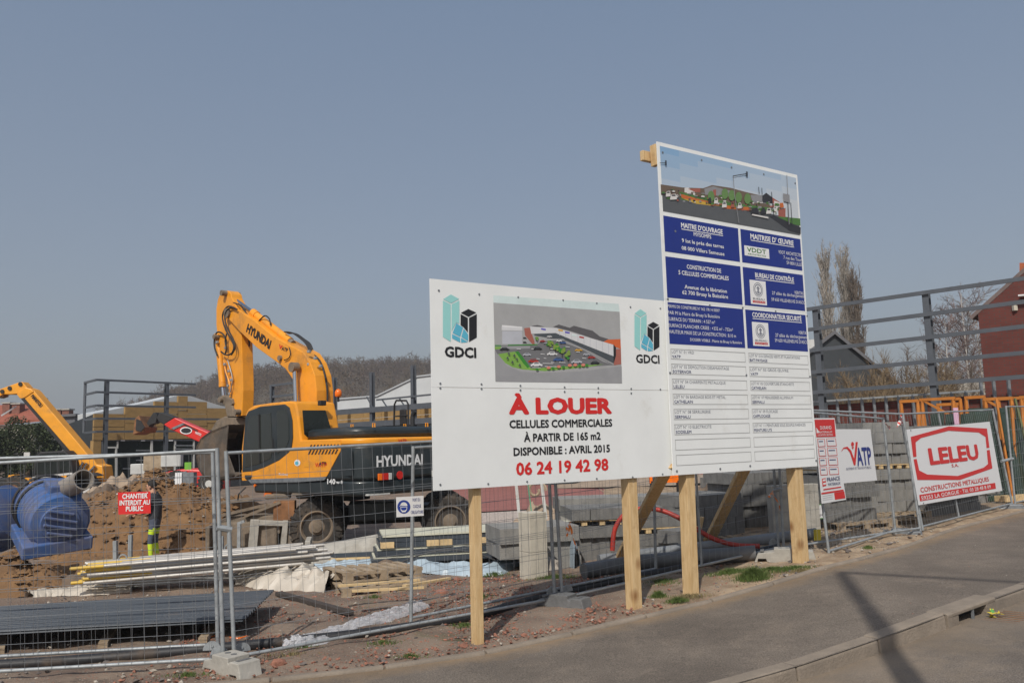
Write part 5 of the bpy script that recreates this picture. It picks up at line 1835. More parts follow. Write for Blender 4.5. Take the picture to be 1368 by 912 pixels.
# ------------------------------------------------------------------ concrete block stacks
BLK = {}
def block_mesh(size, m):
    key = (size, m.name)
    if key not in BLK:
        b = MB()
        b.box((0, 0, 0), size)
        o = b.build('block', m)
        me = o.data
        bpy.data.objects.remove(o)
        BLK[key] = me
    return BLK[key]
def block_stack(label, px, Y, yaw, nx, ny, nz, size=(.2, .5, .2), m=blockm, missing=(), layer=None, gap=.004, z0=.0, wob=.006, outer=True):
    p = at(px, 700, Y)
    p.z = gz(p.x, p.y) + z0
    t = thing('block_stack', label, 'block stack', p, yaw, group='stacks of grey concrete blocks')
    me = block_mesh(size, m)
    z = .0
    for k in range(nz):
        if layer and k in layer:
            b = MB()
            for i in range(5):
                b.box((nx * size[0] * (i + .5) / 5, .06, z + .045), (.09, .1, .07))
            b.box((nx * size[0] / 2, ny * size[1] / 2, z + .085), (nx * size[0], ny * size[1], .018))
            b.build('timber_layer', pale_wood, t, local=True)
            z += .1
        row_off = random.uniform(-.07, .07)
        row_y = random.uniform(-.05, .05)
        for j in range(ny):
            for i in range(nx):
                if (i, k) in missing or (k == nz - 1 and (i, -1) in missing):
                    continue
                if outer and ny > 2 and 0 < j < ny - 1 and 0 < i < nx - 1 and k < nz - 1:
                    continue
                o = bpy.data.objects.new('block', me)
                COL.objects.link(o)
                o.parent = t
                o.location = (size[0] * (i + .5) + (i * gap) + row_off + random.uniform(-wob, wob), row_y + size[1] * (j + .5) + j * gap + random.uniform(-wob, wob) * 2, z + size[2] / 2)
                o.rotation_euler = (0, 0, random.uniform(-.04, .04))
        z += size[2] + gap * .5
    return t
kb = (.5, .2, .2)
block_stack('light grey kerb block stack just behind the pale pillar', 672, 13.0, R(14), 3, 2, 3, (.42, .5, .23), blockm2, missing=((0, 0),))
block_stack('grey block stack left of the second wooden post with timber layer', 769, 13.9, R(8), 5, 2, 4, (.3, .5, .18), blockm, layer=(3,))
block_stack('low grey block stack behind the second and third wooden posts', 838, 13.8, R(10), 5, 2, 3, (.24, .5, .18), blockm, layer=(2,))
block_stack('wide block stack topped with pale slabs behind the second post', 745, 15.6, R(5), 5, 1, 4, (.6, .9, .22), blockm2)
block_stack('dark shaded block stack between the third and fourth wooden posts', 925, 14.4, R(33), 6, 2, 4, (.19, .5, .2), blockm)
block_stack('block stack right of the brace behind the fence', 985, 15.6, R(20), 8, 2, 5, (.15, .5, .2), blockm)
block_stack('low block stack behind the rightmost wooden post', 1052, 16.6, R(15), 6, 2, 5, (.15, .5, .2), blockm)
block_stack('tall block stack behind the VATP banner', 1108, 14.9, R(20), 7, 2, 7, (.15, .5, .2), blockm, layer=(4,), z0=.14)
block_stack('tall block stack between the VATP and LELEU signs', 1165, 16.3, R(12), 5, 2, 8, (.2, .5, .2), blockm2, layer=(4,), z0=.14)
block_stack('tall block stack left behind the LELEU sign', 1200, 17.0, R(12), 7, 2, 8, (.2, .5, .2), blockm, z0=.14)
block_stack('block stack behind the lower right corner of the LELEU sign', 1288, 19.5, R(14), 6, 2, 6, (.2, .5, .2), blockm, z0=.14)
block_stack('low dark block stack under the bottom edge of the LELEU sign', 1238, 16.5, R(28), 8, 2, 3, (.2, .5, .2), blockm)
block_stack('low block stack at the lower right below the LELEU sign', 1300, 18.6, R(20), 4, 2, 4, (.2, .5, .2), blockm2)
block_stack('scattered low blocks behind the fence under the tall board', 905, 13.3, R(40), 3, 1, 2, (.2, .4, .2), blockm)
block_stack('far pale block row behind the tall board posts', 948, 21, R(4), 8, 1, 3, (.4, .5, .22), blockm2)
for (px, Y, yw, lb) in ((1112, 14.8, .35, 'pallet under the tall block stack by the VATP banner'), (1170, 16.2, .2, 'pallet under the blocks between VATP and LELEU'), (1205, 16.9, .2, 'pallet under the blocks behind the LELEU sign'), (1150, 15.1, .35, 'second pallet under the tall block stack by the VATP banner'), (900, 14.2, .17, 'pallet end seen behind the third wooden post')):
    q = at(px, 700, Y)
    q.z = gz(q.x) 
    pallet(lb, q + V((.5, .45, 0)), yw, m=old_wood)
b = MB()
q = ground(1062, 722) + V((0, .92, 0))
b.box(q + V((.35, .12, .40)), (.95, .16, .86), math.atan2(.3, .95))
tag(b.build('concrete_wall_piece', concrete, bevel=.01), 'short concrete wall piece behind the rightmost wooden post', 'wall')
b = MB()
b.box(ground(1092, 714, .16) , (.09, .05, .16), .3)
tag(b.build('yellow_marker', M('marker_yellow', (.65, .5, .04), .5, .05)), 'small yellow marker at the foot of the concrete wall piece', 'marker')
# ------------------------------------------------------------------ pipes and hoses
def pipe(name, label, pts, r, m, n=12, cat='pipe', sub=6, ribs=False):
    P_ = [V(p) for p in pts]
    out = []
    for i in range(len(P_) - 1):
        a, b_, c, d = P_[max(0, i - 1)], P_[i], P_[i + 1], P_[min(len(P_) - 1, i + 2)]
        for k in range(sub):
            t = k / sub
            out.append(.5 * ((2 * b_) + (c - a) * t + (2 * a - 5 * b_ + 4 * c - d) * t * t + (3 * b_ - a - 3 * c + d) * t ** 3))
    out.append(P_[-1])
    b = MB()
    b.tube(out, r, n=n)
    return tag(b.build(name, m, smooth=50), label, cat)
pipe('black_duct', 'long black drain pipe lying along behind the fence feet', [ground(x, y, .05) for x, y in ((-40, 890), (120, 880), (324, 862), (480, 846), (626, 824), (710, 801), (835, 773), (950, 750), (1040, 730))], .052, pvc_black)
pipe('grey_pipe', 'thick grey pipe lying on the ground behind the fence left of the foot', [ground(x, y, .13) for x, y in ((780, 762), (860, 750), (1010, 738))], .105, pvc_grey, n=18)
pipe('grey_pipe', 'second grey pipe lying further back below the block stacks', [ground(x, y, .13) for x, y in ((800, 748), (900, 735), (1090, 712))], .085, M('light_grey_pipe', (.19, .2, .21), .5, .1, 4, dirt=.2), n=18)
hz_ = 12.9
pipe('red_hose', 'red corrugated hose arching up behind the wooden posts', [at(818, 735, 13), at(822, 705, 13), at(838, 684, 13), at(862, 679, 13), at(885, 682, 12.9), at(908, 692, 12.8), at(930, 706, 12.7), at(955, 720, 12.6), at(985, 728, 12.5), at(1015, 729, 12.4)], .036, red_hose, n=12)
pipe('orange_cable', 'short orange red cable on the soil left of the fence foot', [ground(x, y, .03) for x, y in ((270, 856), (290, 848), (315, 852), (330, 849))], .008, lamp_orange, n=6, cat='cable')
# leaning steel profiles under the board
for px0, px1, m, lb in (((690, 640), (694, 686), grey_white, 'left white steel profile standing below the white board'), ((723, 640), (729, 682), grey_white, 'right white steel profile standing below the white board'), ((704, 640), (711, 684), M('green_bar', (.10, .30, .18), .5, .1), 'thin green bar standing below the white board')):
    q = at(*px1, 14.4)
    r_ = at(px0[0] - 6, px0[1] - 50, 14.4)
    b = MB()
    b.beam(V((q.x, q.y, .72)), r_, .05 if 'green' not in lb else .02, .1 if 'green' not in lb else .02)
    tag(b.build('steel_profile', m), lb, 'metal bar')
b = MB()
sc_ = at(716, 655, 17.2)
b.tube([sc_ + V((math.cos(t) * .03 * (7 - t * .8), 0, math.sin(t) * .03 * (7 - t * .8))) for t in [k * .45 for k in range(16)]] , .035, n=6)
tag(b.build('tree_root', old_wood, smooth=50), 'curled brown root sticking out of the soil below the board', 'root')
bg_ = MB()
q = at(998, 657, 19.2)
vs, fs = [], []
for i in range(9):
    th = math.pi * i / 8
    for k in range(12):
        a = 6.283 * k / 12
        d = V((math.sin(th) * math.cos(a), math.sin(th) * math.sin(a), math.cos(th)))
        r_ = .42 * (1 + .25 * noise.noise(d * 2.4))
        vs.append(V((q.x, q.y, gz(q.x) + .55)) + V((d.x * r_, d.y * r_, d.z * r_)))
fs = [(i * 12 + k, i * 12 + (k + 1) % 12, (i + 1) * 12 + (k + 1) % 12, (i + 1) * 12 + k) for i in range(8) for k in range(12)]
bg_.mesh(vs, fs)
tag(bg_.build('bulk_bag', film_blue, smooth=40), 'light blue plastic bag on the soil behind the brace', 'bag')
b = thing('orange_barrier', 'bright orange plastic barrier low behind the wooden posts', 'barrier', at(890, 650, 24))
q = at(868, 650, 24); q.z = gz(q.x) + .62
r_ = at(912, 648, 24); r_.z = q.z
mm = MB(); mm.beam(q, r_, .12, .34, up=(0, 0, 1)); mm.build('board', lamp_orange, b)
for f in (.1, .9):
    mm = MB(); c_ = q.lerp(r_, f); mm.box((c_.x, c_.y, gz(q.x) + .25), (.12, .3, .5)); mm.build('foot', black_rub, b)
# ------------------------------------------------------------------ blue plastic tank with grey pipe
bt = thing('blue_tank', 'muddy blue ribbed plastic tank lying tilted at the left edge', 'tank', at(60, 740, 14))
ax = V((.62, -.74, -.22)).normalized()
cc = at(80, 698, 13.3)
K_ = .72
prof = [(-1.9, .05), (-1.9, .45), (-1.6, .60)]
for k in range(6):
    x = -1.45 + k * .23
    prof += [(x, .60), (x + .03, .645), (x + .13, .645), (x + .16, .60)]
prof += [(-.02, .56), (.0, .46), (.02, .40), (.05, .38), (.05, .02)]
b = MB()
b.lathe(cc, ax, [(d * K_, r * K_) for d, r in prof], n=40)
b.build('body', blue_pl, bt, smooth=35)
s_, u_ = ortho(ax)
for k in range(4):
    b = MB()
    y = (-.24 + .16 * k) * K_
    hw = math.sqrt(max(.01, (.36 * K_) ** 2 - y * y))
    tl_ = s_ * (hw * .95) + u_ * (hw * .22)
    b.beam(cc + ax * .06 + u_ * y - tl_, cc + ax * .06 + u_ * y + tl_, .05, .045, up=u_)
    b.build('rib', blue_pl, bt, bevel=.015)
b = MB()
b.prism([cc - ax * 1.0 + s_ * -.50 + u_ * -.46, cc + ax * .02 + s_ * -.50 + u_ * -.46, cc + ax * .10 + s_ * .50 + u_ * -.52, cc - ax * 1.0 + s_ * .50 + u_ * -.46], u_ * .2)
b.build('base', blue_pl, bt, bevel=.02)
b = MB()
b.prism([cc - ax * .62 + s_ * -.32 + u_ * .30, cc - ax * .12 + s_ * -.32 + u_ * .30, cc - ax * .12 + s_ * .16 + u_ * .30, cc - ax * .62 + s_ * .16 + u_ * .30], u_ * .26)
b.build('neck', blue_pl, bt, bevel=.03)
for k in (-.80, -1.12):
    b = MB()
    b.tube([cc + ax * k + (s_ * math.cos(t) + u_ * math.sin(t)) * .48 for t in [6.283 * i / 30 for i in range(31)]], .022, n=6)
    b.build('strap', pvc_black, bt, smooth=50)
gp0, gp1 = at(84, 655, 13.6), at(112, 640, 13.1)
b = MB()
b.lathe(gp0, gp1 - gp0, [(0, .16), ((gp1 - gp0).length, .16), ((gp1 - gp0).length, .14), (.1, .14)], n=24)
tag(b.build('grey_pipe', M('dusty_grey_pipe', (.26, .23, .20), .6, .1, 4, dirt=.3), smooth=40), 'open ended grey pipe resting on the blue tank', 'pipe')
b = thing('blue_tank', 'second blue tank half hidden at the very left edge', 'tank', at(0, 720, 14.6))
mm = MB()
c2_ = at(-12, 697, 14.3)
mm.lathe(c2_, V((.9, -.1, .35)), [(-1.2, .3), (-1.0, .5), (.0, .5), (.02, .54), (.1, .54), (.12, .5), (.45, .48), (.5, .3)], n=32)
mm.build('body', blue_pl, b, smooth=35)
# ------------------------------------------------------------------ workman
def person():
    loc = at(206, 753, 18.0)
    root = thing('person', 'workman in dark jacket and blue work trousers with yellow bands facing left', 'person', loc, R(187))
    J = {'pel': (0, 0, .93, .135), 'wa': (0, 0, 1.08, .13), 'ch': (.0, 0, 1.27, .155), 'sh': (.03, 0, 1.42, .11), 'nk': (.06, 0, 1.50, .06), 'hd': (.11, 0, 1.60, .088), 'tp': (.12, 0, 1.68, .07)}
    vs, ed, rad = [], [], []
    idx = {}
    def add(n_, x, y, z, r, par=None):
        idx[n_] = len(vs)
        vs.append((x, y, z))
        rad.append(r)
        if par:
            ed.append((idx[par], idx[n_]))
    add('pel', *J['pel'])
    add('wa', *J['wa'], 'pel'); add('ch', *J['ch'], 'wa'); add('sh', *J['sh'], 'ch'); add('nk', *J['nk'], 'sh'); add('hd', *J['hd'], 'nk'); add('tp', *J['tp'], 'hd')
    add('nose', .205, 0, 1.595, .022, 'hd')
    for s_, t in ((1, 'l'), (-1, 'r')):
        add('hip' + t, .0, s_ * .095, .86, .095, 'pel')
        add('kn' + t, .04 + .02 * s_, s_ * .10, .49, .062, 'hip' + t)
        add('an' + t, .0 + .04 * s_, s_ * .10, .09, .045, 'kn' + t)
        add('he' + t, .03 + .04 * s_, s_ * .105, .045, .045, 'an' + t)
        add('to' + t, .17 + .04 * s_, s_ * .115, .035, .038, 'he' + t)
        add('so' + t, .03, s_ * .19, 1.39, .068, 'sh')
        if s_ > 0:
            add('el' + t, .10, .25, 1.14, .05, 'so' + t)
            add('wr' + t, .34, .22, 1.08, .034, 'el' + t)
            add('pa' + t, .42, .21, 1.06, .03, 'wr' + t)
        else:
            add('el' + t, .10, -.27, 1.13, .05, 'so' + t)
            add('wr' + t, .33, -.22, 1.04, .034, 'el' + t)
            add('pa' + t, .41, -.21, 1.02, .03, 'wr' + t)
        hx, hy, hz = vs[idx['pa' + t]]
        for f in range(4):
            L_ = (.075, .085, .08, .065)[f]
            add('f%d' % f + t, hx + .03, hy + (f - 1.5) * .019, hz - .002, .009, 'pa' + t)
            add('g%d' % f + t, hx + .03 + L_, hy + (f - 1.5) * .021, hz - .02 - .01 * f, .007, 'f%d' % f + t)
        add('th' + t, hx + .02, hy + s_ * -.045, hz + .01, .010, 'pa' + t)
        add('ti' + t, hx + .06, hy + s_ * -.06, hz + .01, .008, 'th' + t)
    me = bpy.data.meshes.new('body')
    me.from_pydata(vs, ed, [])
    o = bpy.data.objects.new('body', me)
    COL.objects.link(o)
    sk = o.modifiers.new('s', 'SKIN')
    for i, v in enumerate(me.skin_vertices[0].data):
        v.radius = (rad[i], rad[i])
        v.use_root = (i == 0)
    # broader across shoulders and hips
    for nme, rx, ry in (('ch', .150, .18), ('wa', .14, .165), ('pel', .145, .165), ('sh', .10, .15)):
        me.skin_vertices[0].data[idx[nme]].radius = (rx, ry)
    sb_ = o.modifiers.new('u', 'SUBSURF')
    sb_.levels = sb_.render_levels = 2
    bpy.context.view_layer.update()
    dg = bpy.context.evaluated_depsgraph_get()
    m2 = bpy.data.meshes.new_from_object(o.evaluated_get(dg))
    bpy.data.objects.remove(o)
    for mm_ in (skin, jacket, trousers, hiviz, black_rub):
        m2.materials.append(mm_)
    for p_ in m2.polygons:
        c = p_.center
        if c.z > 1.485 or (c.x > .335 and c.z > .95):
            k_ = 0
        elif c.z > .93 or (abs(c.y) > .2 and c.z > .85):
            k_ = 1
        elif c.z < .12:
            k_ = 4
        elif .17 < c.z < .42 or .63 < c.z < .74:
            k_ = 3
        else:
            k_ = 2
        p_.material_index = k_
        p_.use_smooth = True
    ob = bpy.data.objects.new('body', m2)
    COL.objects.link(ob)
    ob.parent = root
    b = MB()
    vs2, fs2 = [], []
    for i in range(8):
        th = math.pi * .55 * i / 7
        for k_ in range(14):
            a = 6.283 * k_ / 14
            d = V((math.sin(th) * math.cos(a), math.sin(th) * math.sin(a), math.cos(th)))
            cut = 1 - .55 * max(0, math.cos(a)) * max(0, (th - .7))
            vs2.append(V((.085, 0, 1.63)) + V((d.x * .112 * cut, d.y * .100, d.z * .115)))
    fs2 = [(i * 14 + k_, i * 14 + (k_ + 1) % 14, (i + 1) * 14 + (k_ + 1) % 14, (i + 1) * 14 + k_) for i in range(7) for k_ in range(14)]
    b.mesh(vs2, fs2)
    b.build('hair', hair_m, root, local=True, smooth=60)
    for s_ in (1, -1):
        b = MB()
        b.lathe((.18, s_ * .032, 1.618), (1, s_ * .3, 0), [(0, .012), (.012, .010), (.018, .003)], n=8)
        b.build('eye', ink_black, root, local=True)
        b = MB()
        b.lathe((.10, s_ * .088, 1.60), (0, s_, 0), [(0, .024), (.016, .026), (.02, .012)], n=10)
        b.build('ear', skin, root, local=True, smooth=60)
    b = MB()
    b.box((.196, 0, 1.553), (.012, .045, .008))
    b.build('mouth', M('lip', (.30, .11, .09), .6, 0), root, local=True)
    b = MB()
    b.lathe((.02, 0, 1.425), (.1, 0, 1), [(0, .10), (.05, .078), (.075, .074), (.075, .06)], n=16)
    b.build('collar', jacket, root, local=True, smooth=50)
person()
# =================================================================== wheeled excavator
EXC = V((-3.55, 17.4, 0.03))
EYAW = R(138)
ex = thing('wheeled_excavator', 'yellow and charcoal wheeled excavator with raised boom and muddy bucket', 'excavator', EXC, EYAW)
EM = WM[ex.name]
def on_plane(frame, axis, d, px, py):
    """pixel -> local coordinates on the local plane axis = d"""
    n = (frame.to_3x3() @ axis)
    o = frame @ (axis * d)
    r_ = ray(px, py)
    t = (o - EYE).dot(n) / r_.dot(n)
    return frame.inverted() @ (EYE + r_ * t)
def LS(px, py, y):
    q = on_plane(EM, V((0, 1, 0)), y, px, py)
    return (q.x, q.z)
def LR(px, py, x):
    q = on_plane(EM, V((1, 0, 0)), x, px, py)
    return (q.y, q.z)
def z3(x, y):
    return (260 + x / 3.967, 370 + y / 3.967)
def trace(pts, y, conv=lambda a, b: (a, b)):
    return [LS(*conv(*p), y) for p in pts]
HW = 1.22
zb0, zb1, zb2, zct = 1.10, 1.36, 2.14, 2.90
print('exc', LS(400, 660, HW), LS(400, 642, HW), LS(400, 588, HW), LS(333, 545, HW), LS(323, 600, HW), LS(470, 640, HW))
XF, XR = 1.42, -2.15
def plan(pts, z0, z1, name, m, bevel=.03, label=None):
    b = MB()
    b.prism([(x, y, z0) for x, y in pts], (0, 0, z1 - z0))
    return b.build(name, m, ex, local=True, bevel=bevel, smooth=35)
rc = lambda cx, cy, r, a0, a1: [(cx + r * math.cos(R(a0 + (a1 - a0) * k / 7)), cy + r * math.sin(R(a0 + (a1 - a0) * k / 7))) for k in range(8)]
body_pts = [(XF, HW), (XF, -HW)] + rc(XR + .45, -HW + .45, .45, 270, 180) + rc(XR + .45, HW - .45, .45, 180, 90)
tail_pts = [(-.75, HW), (-.75, -HW)] + rc(XR + .45, -HW + .45, .45, 270, 180) + rc(XR + .45, HW - .45, .45, 180, 90)
plan([(x * .985, y * .985) for x, y in body_pts], zb0, zb1 + .02, 'skirt', dark_paint, .05)
plan(tail_pts, zb1 + .022, zb2 - .13, 'counterweight', dark_paint, .05)
plan([(XF - .02, HW - .02), (XF - .02, -HW + .02), (-.752, -HW + .02), (-.752, HW - .02)], zb1 + .024, zb2 - .132, 'engine_bay', yellow, .03)
plan([(x * 1.004, y * 1.004) for x, y in body_pts if x < 1.5 and x < 1.4] + [(-.2, HW), ], zb2 - .128, zb2, 'top_panel', yellow, .03) if False else plan([(-.25, HW + .005), (-.25, -HW - .005)] + rc(XR + .45, -HW + .45, .455, 270, 180) + rc(XR + .45, HW - .45, .455, 180, 90), zb2 - .128, zb2, 'top_panel', yellow, .04)
# grey line and the slanted border between yellow and charcoal on the side
b = MB()
b.side(trace([(324, 641.5), (323.5, 628), (392, 597), (400, 589), (456, 587.5), (455.5, 602), (437, 636), (395, 641)], HW), HW - .02, HW + .012)
b.build('side_panel', yellow, ex, local=True)
b = MB()
b.side(trace([(331, 640), (437, 636.5), (434, 641), (400, 643.5), (336, 645)], HW), HW, HW + .016)
b.build('trim_strip', galv_dull, ex, local=True)
b = MB()
sx = trace([(455.5, 602), (437, 636), (490, 634), (490, 601)], HW)
b.side(trace([(456, 602.5), (438, 636.5), (470, 635), (470, 602)], HW), HW - .02, HW + .006)
b.build('side_door', dark_paint, ex, local=True)
# engine hood
plan([(-.35, HW - .12), (-.35, -.95)] + rc(XR + .6, -.9, .4, 270, 180) + rc(XR + .6, .75, .4, 180, 90), zb2 + .002, zb2 + .20, 'hood', dark_paint, .07)
for k in range(4):
    b = MB()
    b.box((-.75 - .3 * k, .1, zb2 + .205), (.16, 1.7, .014))
    b.build('hood_rib', dark_paint, ex, local=True)
for k in range(9):
    b = MB()
    b.box((-.42 - .04 * k, HW - .115, zb2 + .10), (.02, .012, .10))
    b.build('louvre', black_rub, ex, local=True)
for y in (.8, -.5):
    for x in (-1.35, -2.0):
        b = MB()
        b.tube([(x, y, zb2 + .19), (x, y, zb2 + .26), (x - .06, y, zb2 + .26), (x - .06, y, zb2 + .19)], .012, n=6)
        b.build('lifting_eye', yellow, ex, local=True)
b = MB()
b.cyl((-1.5, -.6, zb2 + .18), (-1.5, -.6, zb2 + .42), .045, n=12)
b.cyl((-1.5, -.6, zb2 + .42), (-1.58, -.6, zb2 + .52), .045, n=12)
b.build('exhaust', black_rub, ex, local=True, smooth=50)
# cab
CY0, CY1 = .28, HW - .005
cab_o = trace([(322.5, 641), (322, 600), (327.5, 553), (331, 546), (338, 541.5), (360, 538), (386, 535.5), (394, 537), (398, 558), (402, 590), (402, 600), (392, 641)], HW)
b = MB()
b.side(cab_o, CY0, CY1)
b.build('cab', yellow, ex, local=True, bevel=.035)
door = trace([(325.5, 598), (328.8, 556.5), (333, 549), (348, 543), (381, 539.8), (387, 544), (391, 561.6), (391.6, 584), (390, 597), (387, 604), (374, 614.5), (354.4, 624), (340, 629), (324.6, 630.5)], HW)
b = MB()
b.side(door, CY1, CY1 + .022)
b.build('door', dark_paint, ex, local=True, bevel=.008)
for pts in ([(329.5, 600), (332, 562), (337, 555.5), (363, 551), (365, 600), (363, 612), (345, 620), (328.5, 624)], [(371, 548.5), (383, 547), (387, 562), (387.3, 588), (384, 597), (372, 606)]):
    b = MB()
    b.side(trace(pts, HW), CY1 + .022, CY1 + .030)
    b.build('window', glass_c, ex, local=True)
b = MB()
b.beam((LS(348, 553, HW)[0], CY1 + .04, LS(348, 553, HW)[1]), (LS(349, 618, HW)[0], CY1 + .04, LS(349, 618, HW)[1]), .03, .02)
b.build('door_rail', black_rub, ex, local=True)
b = MB()
hx_, hz2 = LS(388, 603, HW)
b.tube([LS(368, 608, HW)[0:1] + (CY1 + .05,) + LS(368, 608, HW)[1:], LS(368, 585, HW)[0:1] + (CY1 + .07,) + LS(368, 585, HW)[1:]], .014)
b.build('handle', black_rub, ex, local=True)
# seat hint, rear window, front window
xr_ = LS(402, 590, HW)[0]
b = MB()
q = [LR(401.5, 548, xr_), LR(432, 548, xr_), LR(440, 575, xr_), LR(440, 581, xr_), LR(408, 584, xr_), LR(404, 580, xr_)]
b.prism([(xr_ - .06 - .0, y, z) for y, z in q], (-.012, 0, 0))
o_rw = b.build('rear_window', glass_d, ex, local=True)
b = MB()
b.box((XF + .02, (CY0 + CY1) / 2, 2.25), (.02, CY1 - CY0 - .14, 1.1))
b.build('windscreen', glass_d, ex, local=True)
b = MB()
b.cyl((xr_ + .15, CY0 - .05, 2.9), (xr_ + .15, CY0 - .05, 3.0), .022, n=8)
b.build('beacon_stem', black_rub, ex, local=True)
b = MB()
b.lathe((xr_ + .15, CY0 - .05, 3.0), (0, 0, 1), [(0, .05), (.02, .07), (.10, .07), (.14, .05), (.16, .02)], n=16)
b.build('beacon', lamp_orange, ex, local=True, smooth=50)
b = MB()
b.box((xr_ + .02, .72, 2.86), (.10, .14, .10))
b.build('work_light', black_rub, ex, local=True, bevel=.01)
# vents, badge, lettering on the side
FS = Face(EM @ V((0, HW + .014, 0)), EM.to_3x3() @ V((-1, 0, 0)), (0, 0, 1))
FR = Face(EM @ V((XR, 0, 0)), EM.to_3x3() @ V((0, -1, 0)), (0, 0, 1))
b = MB()
for k in range(9):
    for r_ in range(2):
        x, y = 588 + k * 18.5 - r_ * 4, 166 + r_ * 28 - k * .4
        FS.shape(b, [Z4(x + 1, y), Z4(x + 14, y - 26), Z4(x + 22, y - 26), Z4(x + 9, y)], .004)
b.build('vent', black_rub, ex)
FS.text('VATP', Z4(625, 262), Z4(690, 257), 5, ink_red, ex, .02, off=.005)
FS.text('ATP', Z4(646, 254), Z4(688, 251), 4.6, ink_black, ex, .02, off=.0065)
b = MB()
FS.shape(b, [Z4(*p) for p in ring(527, 240, 17, 18, 16)], .004, 0)
FS.shape(b, [Z4(*p) for p in ring(524, 242, 10, 11, 12)], .005, 1)
b.build('sticker', [ink_white, ink_sky], ex)
FS.text('140', Z4(693, 356), Z4(738, 355), 6.4, ink_white, ex, .03, off=.008)
FS.text('w-9', Z4(742, 355), Z4(779, 354), 4.2, ink_white, ex, .02, off=.008)
FS.text('Robex', Z4(425, 309), Z4(476, 307), 3.2, ink_white, ex, .01, off=.005)
b = MB()
FS.shape(b, [Z4(565, 238), Z4(596, 238), Z4(596, 264), Z4(565, 264)], .004)
b.build('lock_plate', ink_orange if 'ink_orange' in globals() else yellow_far, ex)
b = MB()
FS.shape(b, [Z4(236, 308), Z4(276, 308), Z4(270, 330), Z4(248, 336), Z4(238, 326)], .006)
b.build('step_recess', black_rub, ex)
# rear face
FR.text('HYUNDAI', Z4(966, 262), Z4(1222, 247), 14.0, ink_white, ex, .035, off=.006)
FR.text('VATP', Z4(1085, 130), Z4(1132, 128), 5, ink_red, ex, .02, off=.012)
def lampbox(pts, m, d=.03):
    b = MB()
    b.prism([FR.px(*Z4(*p)) for p in pts][::-1], FR.n * d)
    return b.build('rear_light', m, ex, bevel=.006)
lx = img(FR.P(-HW + .42, 1.5))
print('rear face starts at px', img(EM @ V((XR, HW - .45, 1.7))), 'corner', img(EM @ V((XR + .2, HW, 1.7))), 'ends', img(EM @ V((XR, -HW, 1.7))))
def rear_lights():
    for (y0, lst) in ((HW - .40, ((0, .09, lamp_orange), (.09, .24, lamp_red), (.24, .32, grey_white))), (-HW + .40 - .0, ((-.32, -.24, grey_white), (-.24, -.09, lamp_red), (-.09, 0, lamp_orange)))):
        for a, c, m in lst:
            b = MB()
            if y0 > 0:
                yy0, yy1 = y0 - a, y0 - c
            else:
                yy0, yy1 = y0 - a, y0 - c
            b.box((XR - .012, (yy0 + yy1) / 2, 1.43), (.03, abs(yy1 - yy0) - .006, .12))
            b.build('rear_light', m, ex, local=True, bevel=.006)
    b = MB()
    b.cyl((XR, .30, 1.44), (XR - .012, .30, 1.44), .075, n=20)
    b.build('reflector', lamp_red, ex, local=True)
    b = MB()
    b.box((XR + .1, .75, 1.12), (.12, .5, .03))
    b.build('tow_plate', grey_white, ex, local=True)
rear_lights()
b = MB()
b.box((.9, HW - .06, 1.07), (.26, .05, .07))
b.build('side_marker', lamp_orange, ex, local=True)
b = MB()
b.cyl((XF - .1, HW - .05, 1.25), (XF - .1, HW + .01, 1.25), .03, n=10)
b.build('side_marker', lamp_orange, ex, local=True)
# mirror frame right behind the cab
b = MB()
mx0, mz = -.55, zb2
b.tube([(mx0, -.9, mz), (mx0 - .04, -.9, mz + .70), (mx0 - .1, -.9, mz + .78), (mx0 - .42, -.9, mz + .76), (mx0 - .48, -.9, mz + .68), (mx0 - .46, -.9, mz)], .02, n=6)
b.tube([(mx0 - .02, -.9, mz + .45), (mx0 - .46, -.9, mz + .45)], .015, n=5)
b.build('hand_rail', black_rub, ex, local=True, smooth=50)
b = MB()
b.box((mx0 - .28, -.93, mz + .42), (.2, .06, .34))
b.build('mirror', black_rub, ex, local=True, bevel=.03)
# boom
BY0, BY1 = -.30, .14
boom = [(168, 188), (176, 170), (192, 162), (228, 172), (310, 225), (420, 315), (500, 358), (575, 398), (610, 450), (635, 520), (645, 600), (645, 655), (650, 800), (560, 800), (553, 655), (546, 600), (522, 545), (480, 485), (430, 447), (330, 375), (240, 290), (195, 240), (172, 215)]
b = MB()
b.side(trace(boom, BY1, z3), BY0, BY1)
o = b.build('boom', yellow, ex, local=True, bevel=.015)
def side_pts(pts, y):
    return [V((LS(*z3(*p), y)[0], y, LS(*z3(*p), y)[1])) for p in pts]
def scyl(a, c, y, r, name, m, n=14, y2=None):
    p, q = side_pts([a, c], y)
    b = MB()
    b.cyl(p, q, r, n=n)
    return b.build(name, m, ex, local=True, smooth=50)
# arm cylinder on the boom's back
ym = -.08
scyl((508, 340), (322, 198), ym, .085, 'arm_cylinder', yellow)
scyl((330, 204), (310, 188), ym, .10, 'cylinder_collar', yellow)
scyl((318, 194), (178, 92), ym, .045, 'cylinder_rod', chrome)
scyl((522, 352), (500, 335), ym, .07, 'cylinder_end', muddy)
# boom cylinders
for y in (BY1 + .14, BY0 - .14):
    scyl((530, 480), (545, 840), y, .05, 'cylinder_rod', chrome)
    b = MB()
    p = side_pts([(528, 478)], y)[0]
    b.cyl(p - V((0, .08, 0)), p + V((0, .08, 0)), .11, n=14)
    b.build('cylinder_end', muddy, ex, local=True, smooth=50)
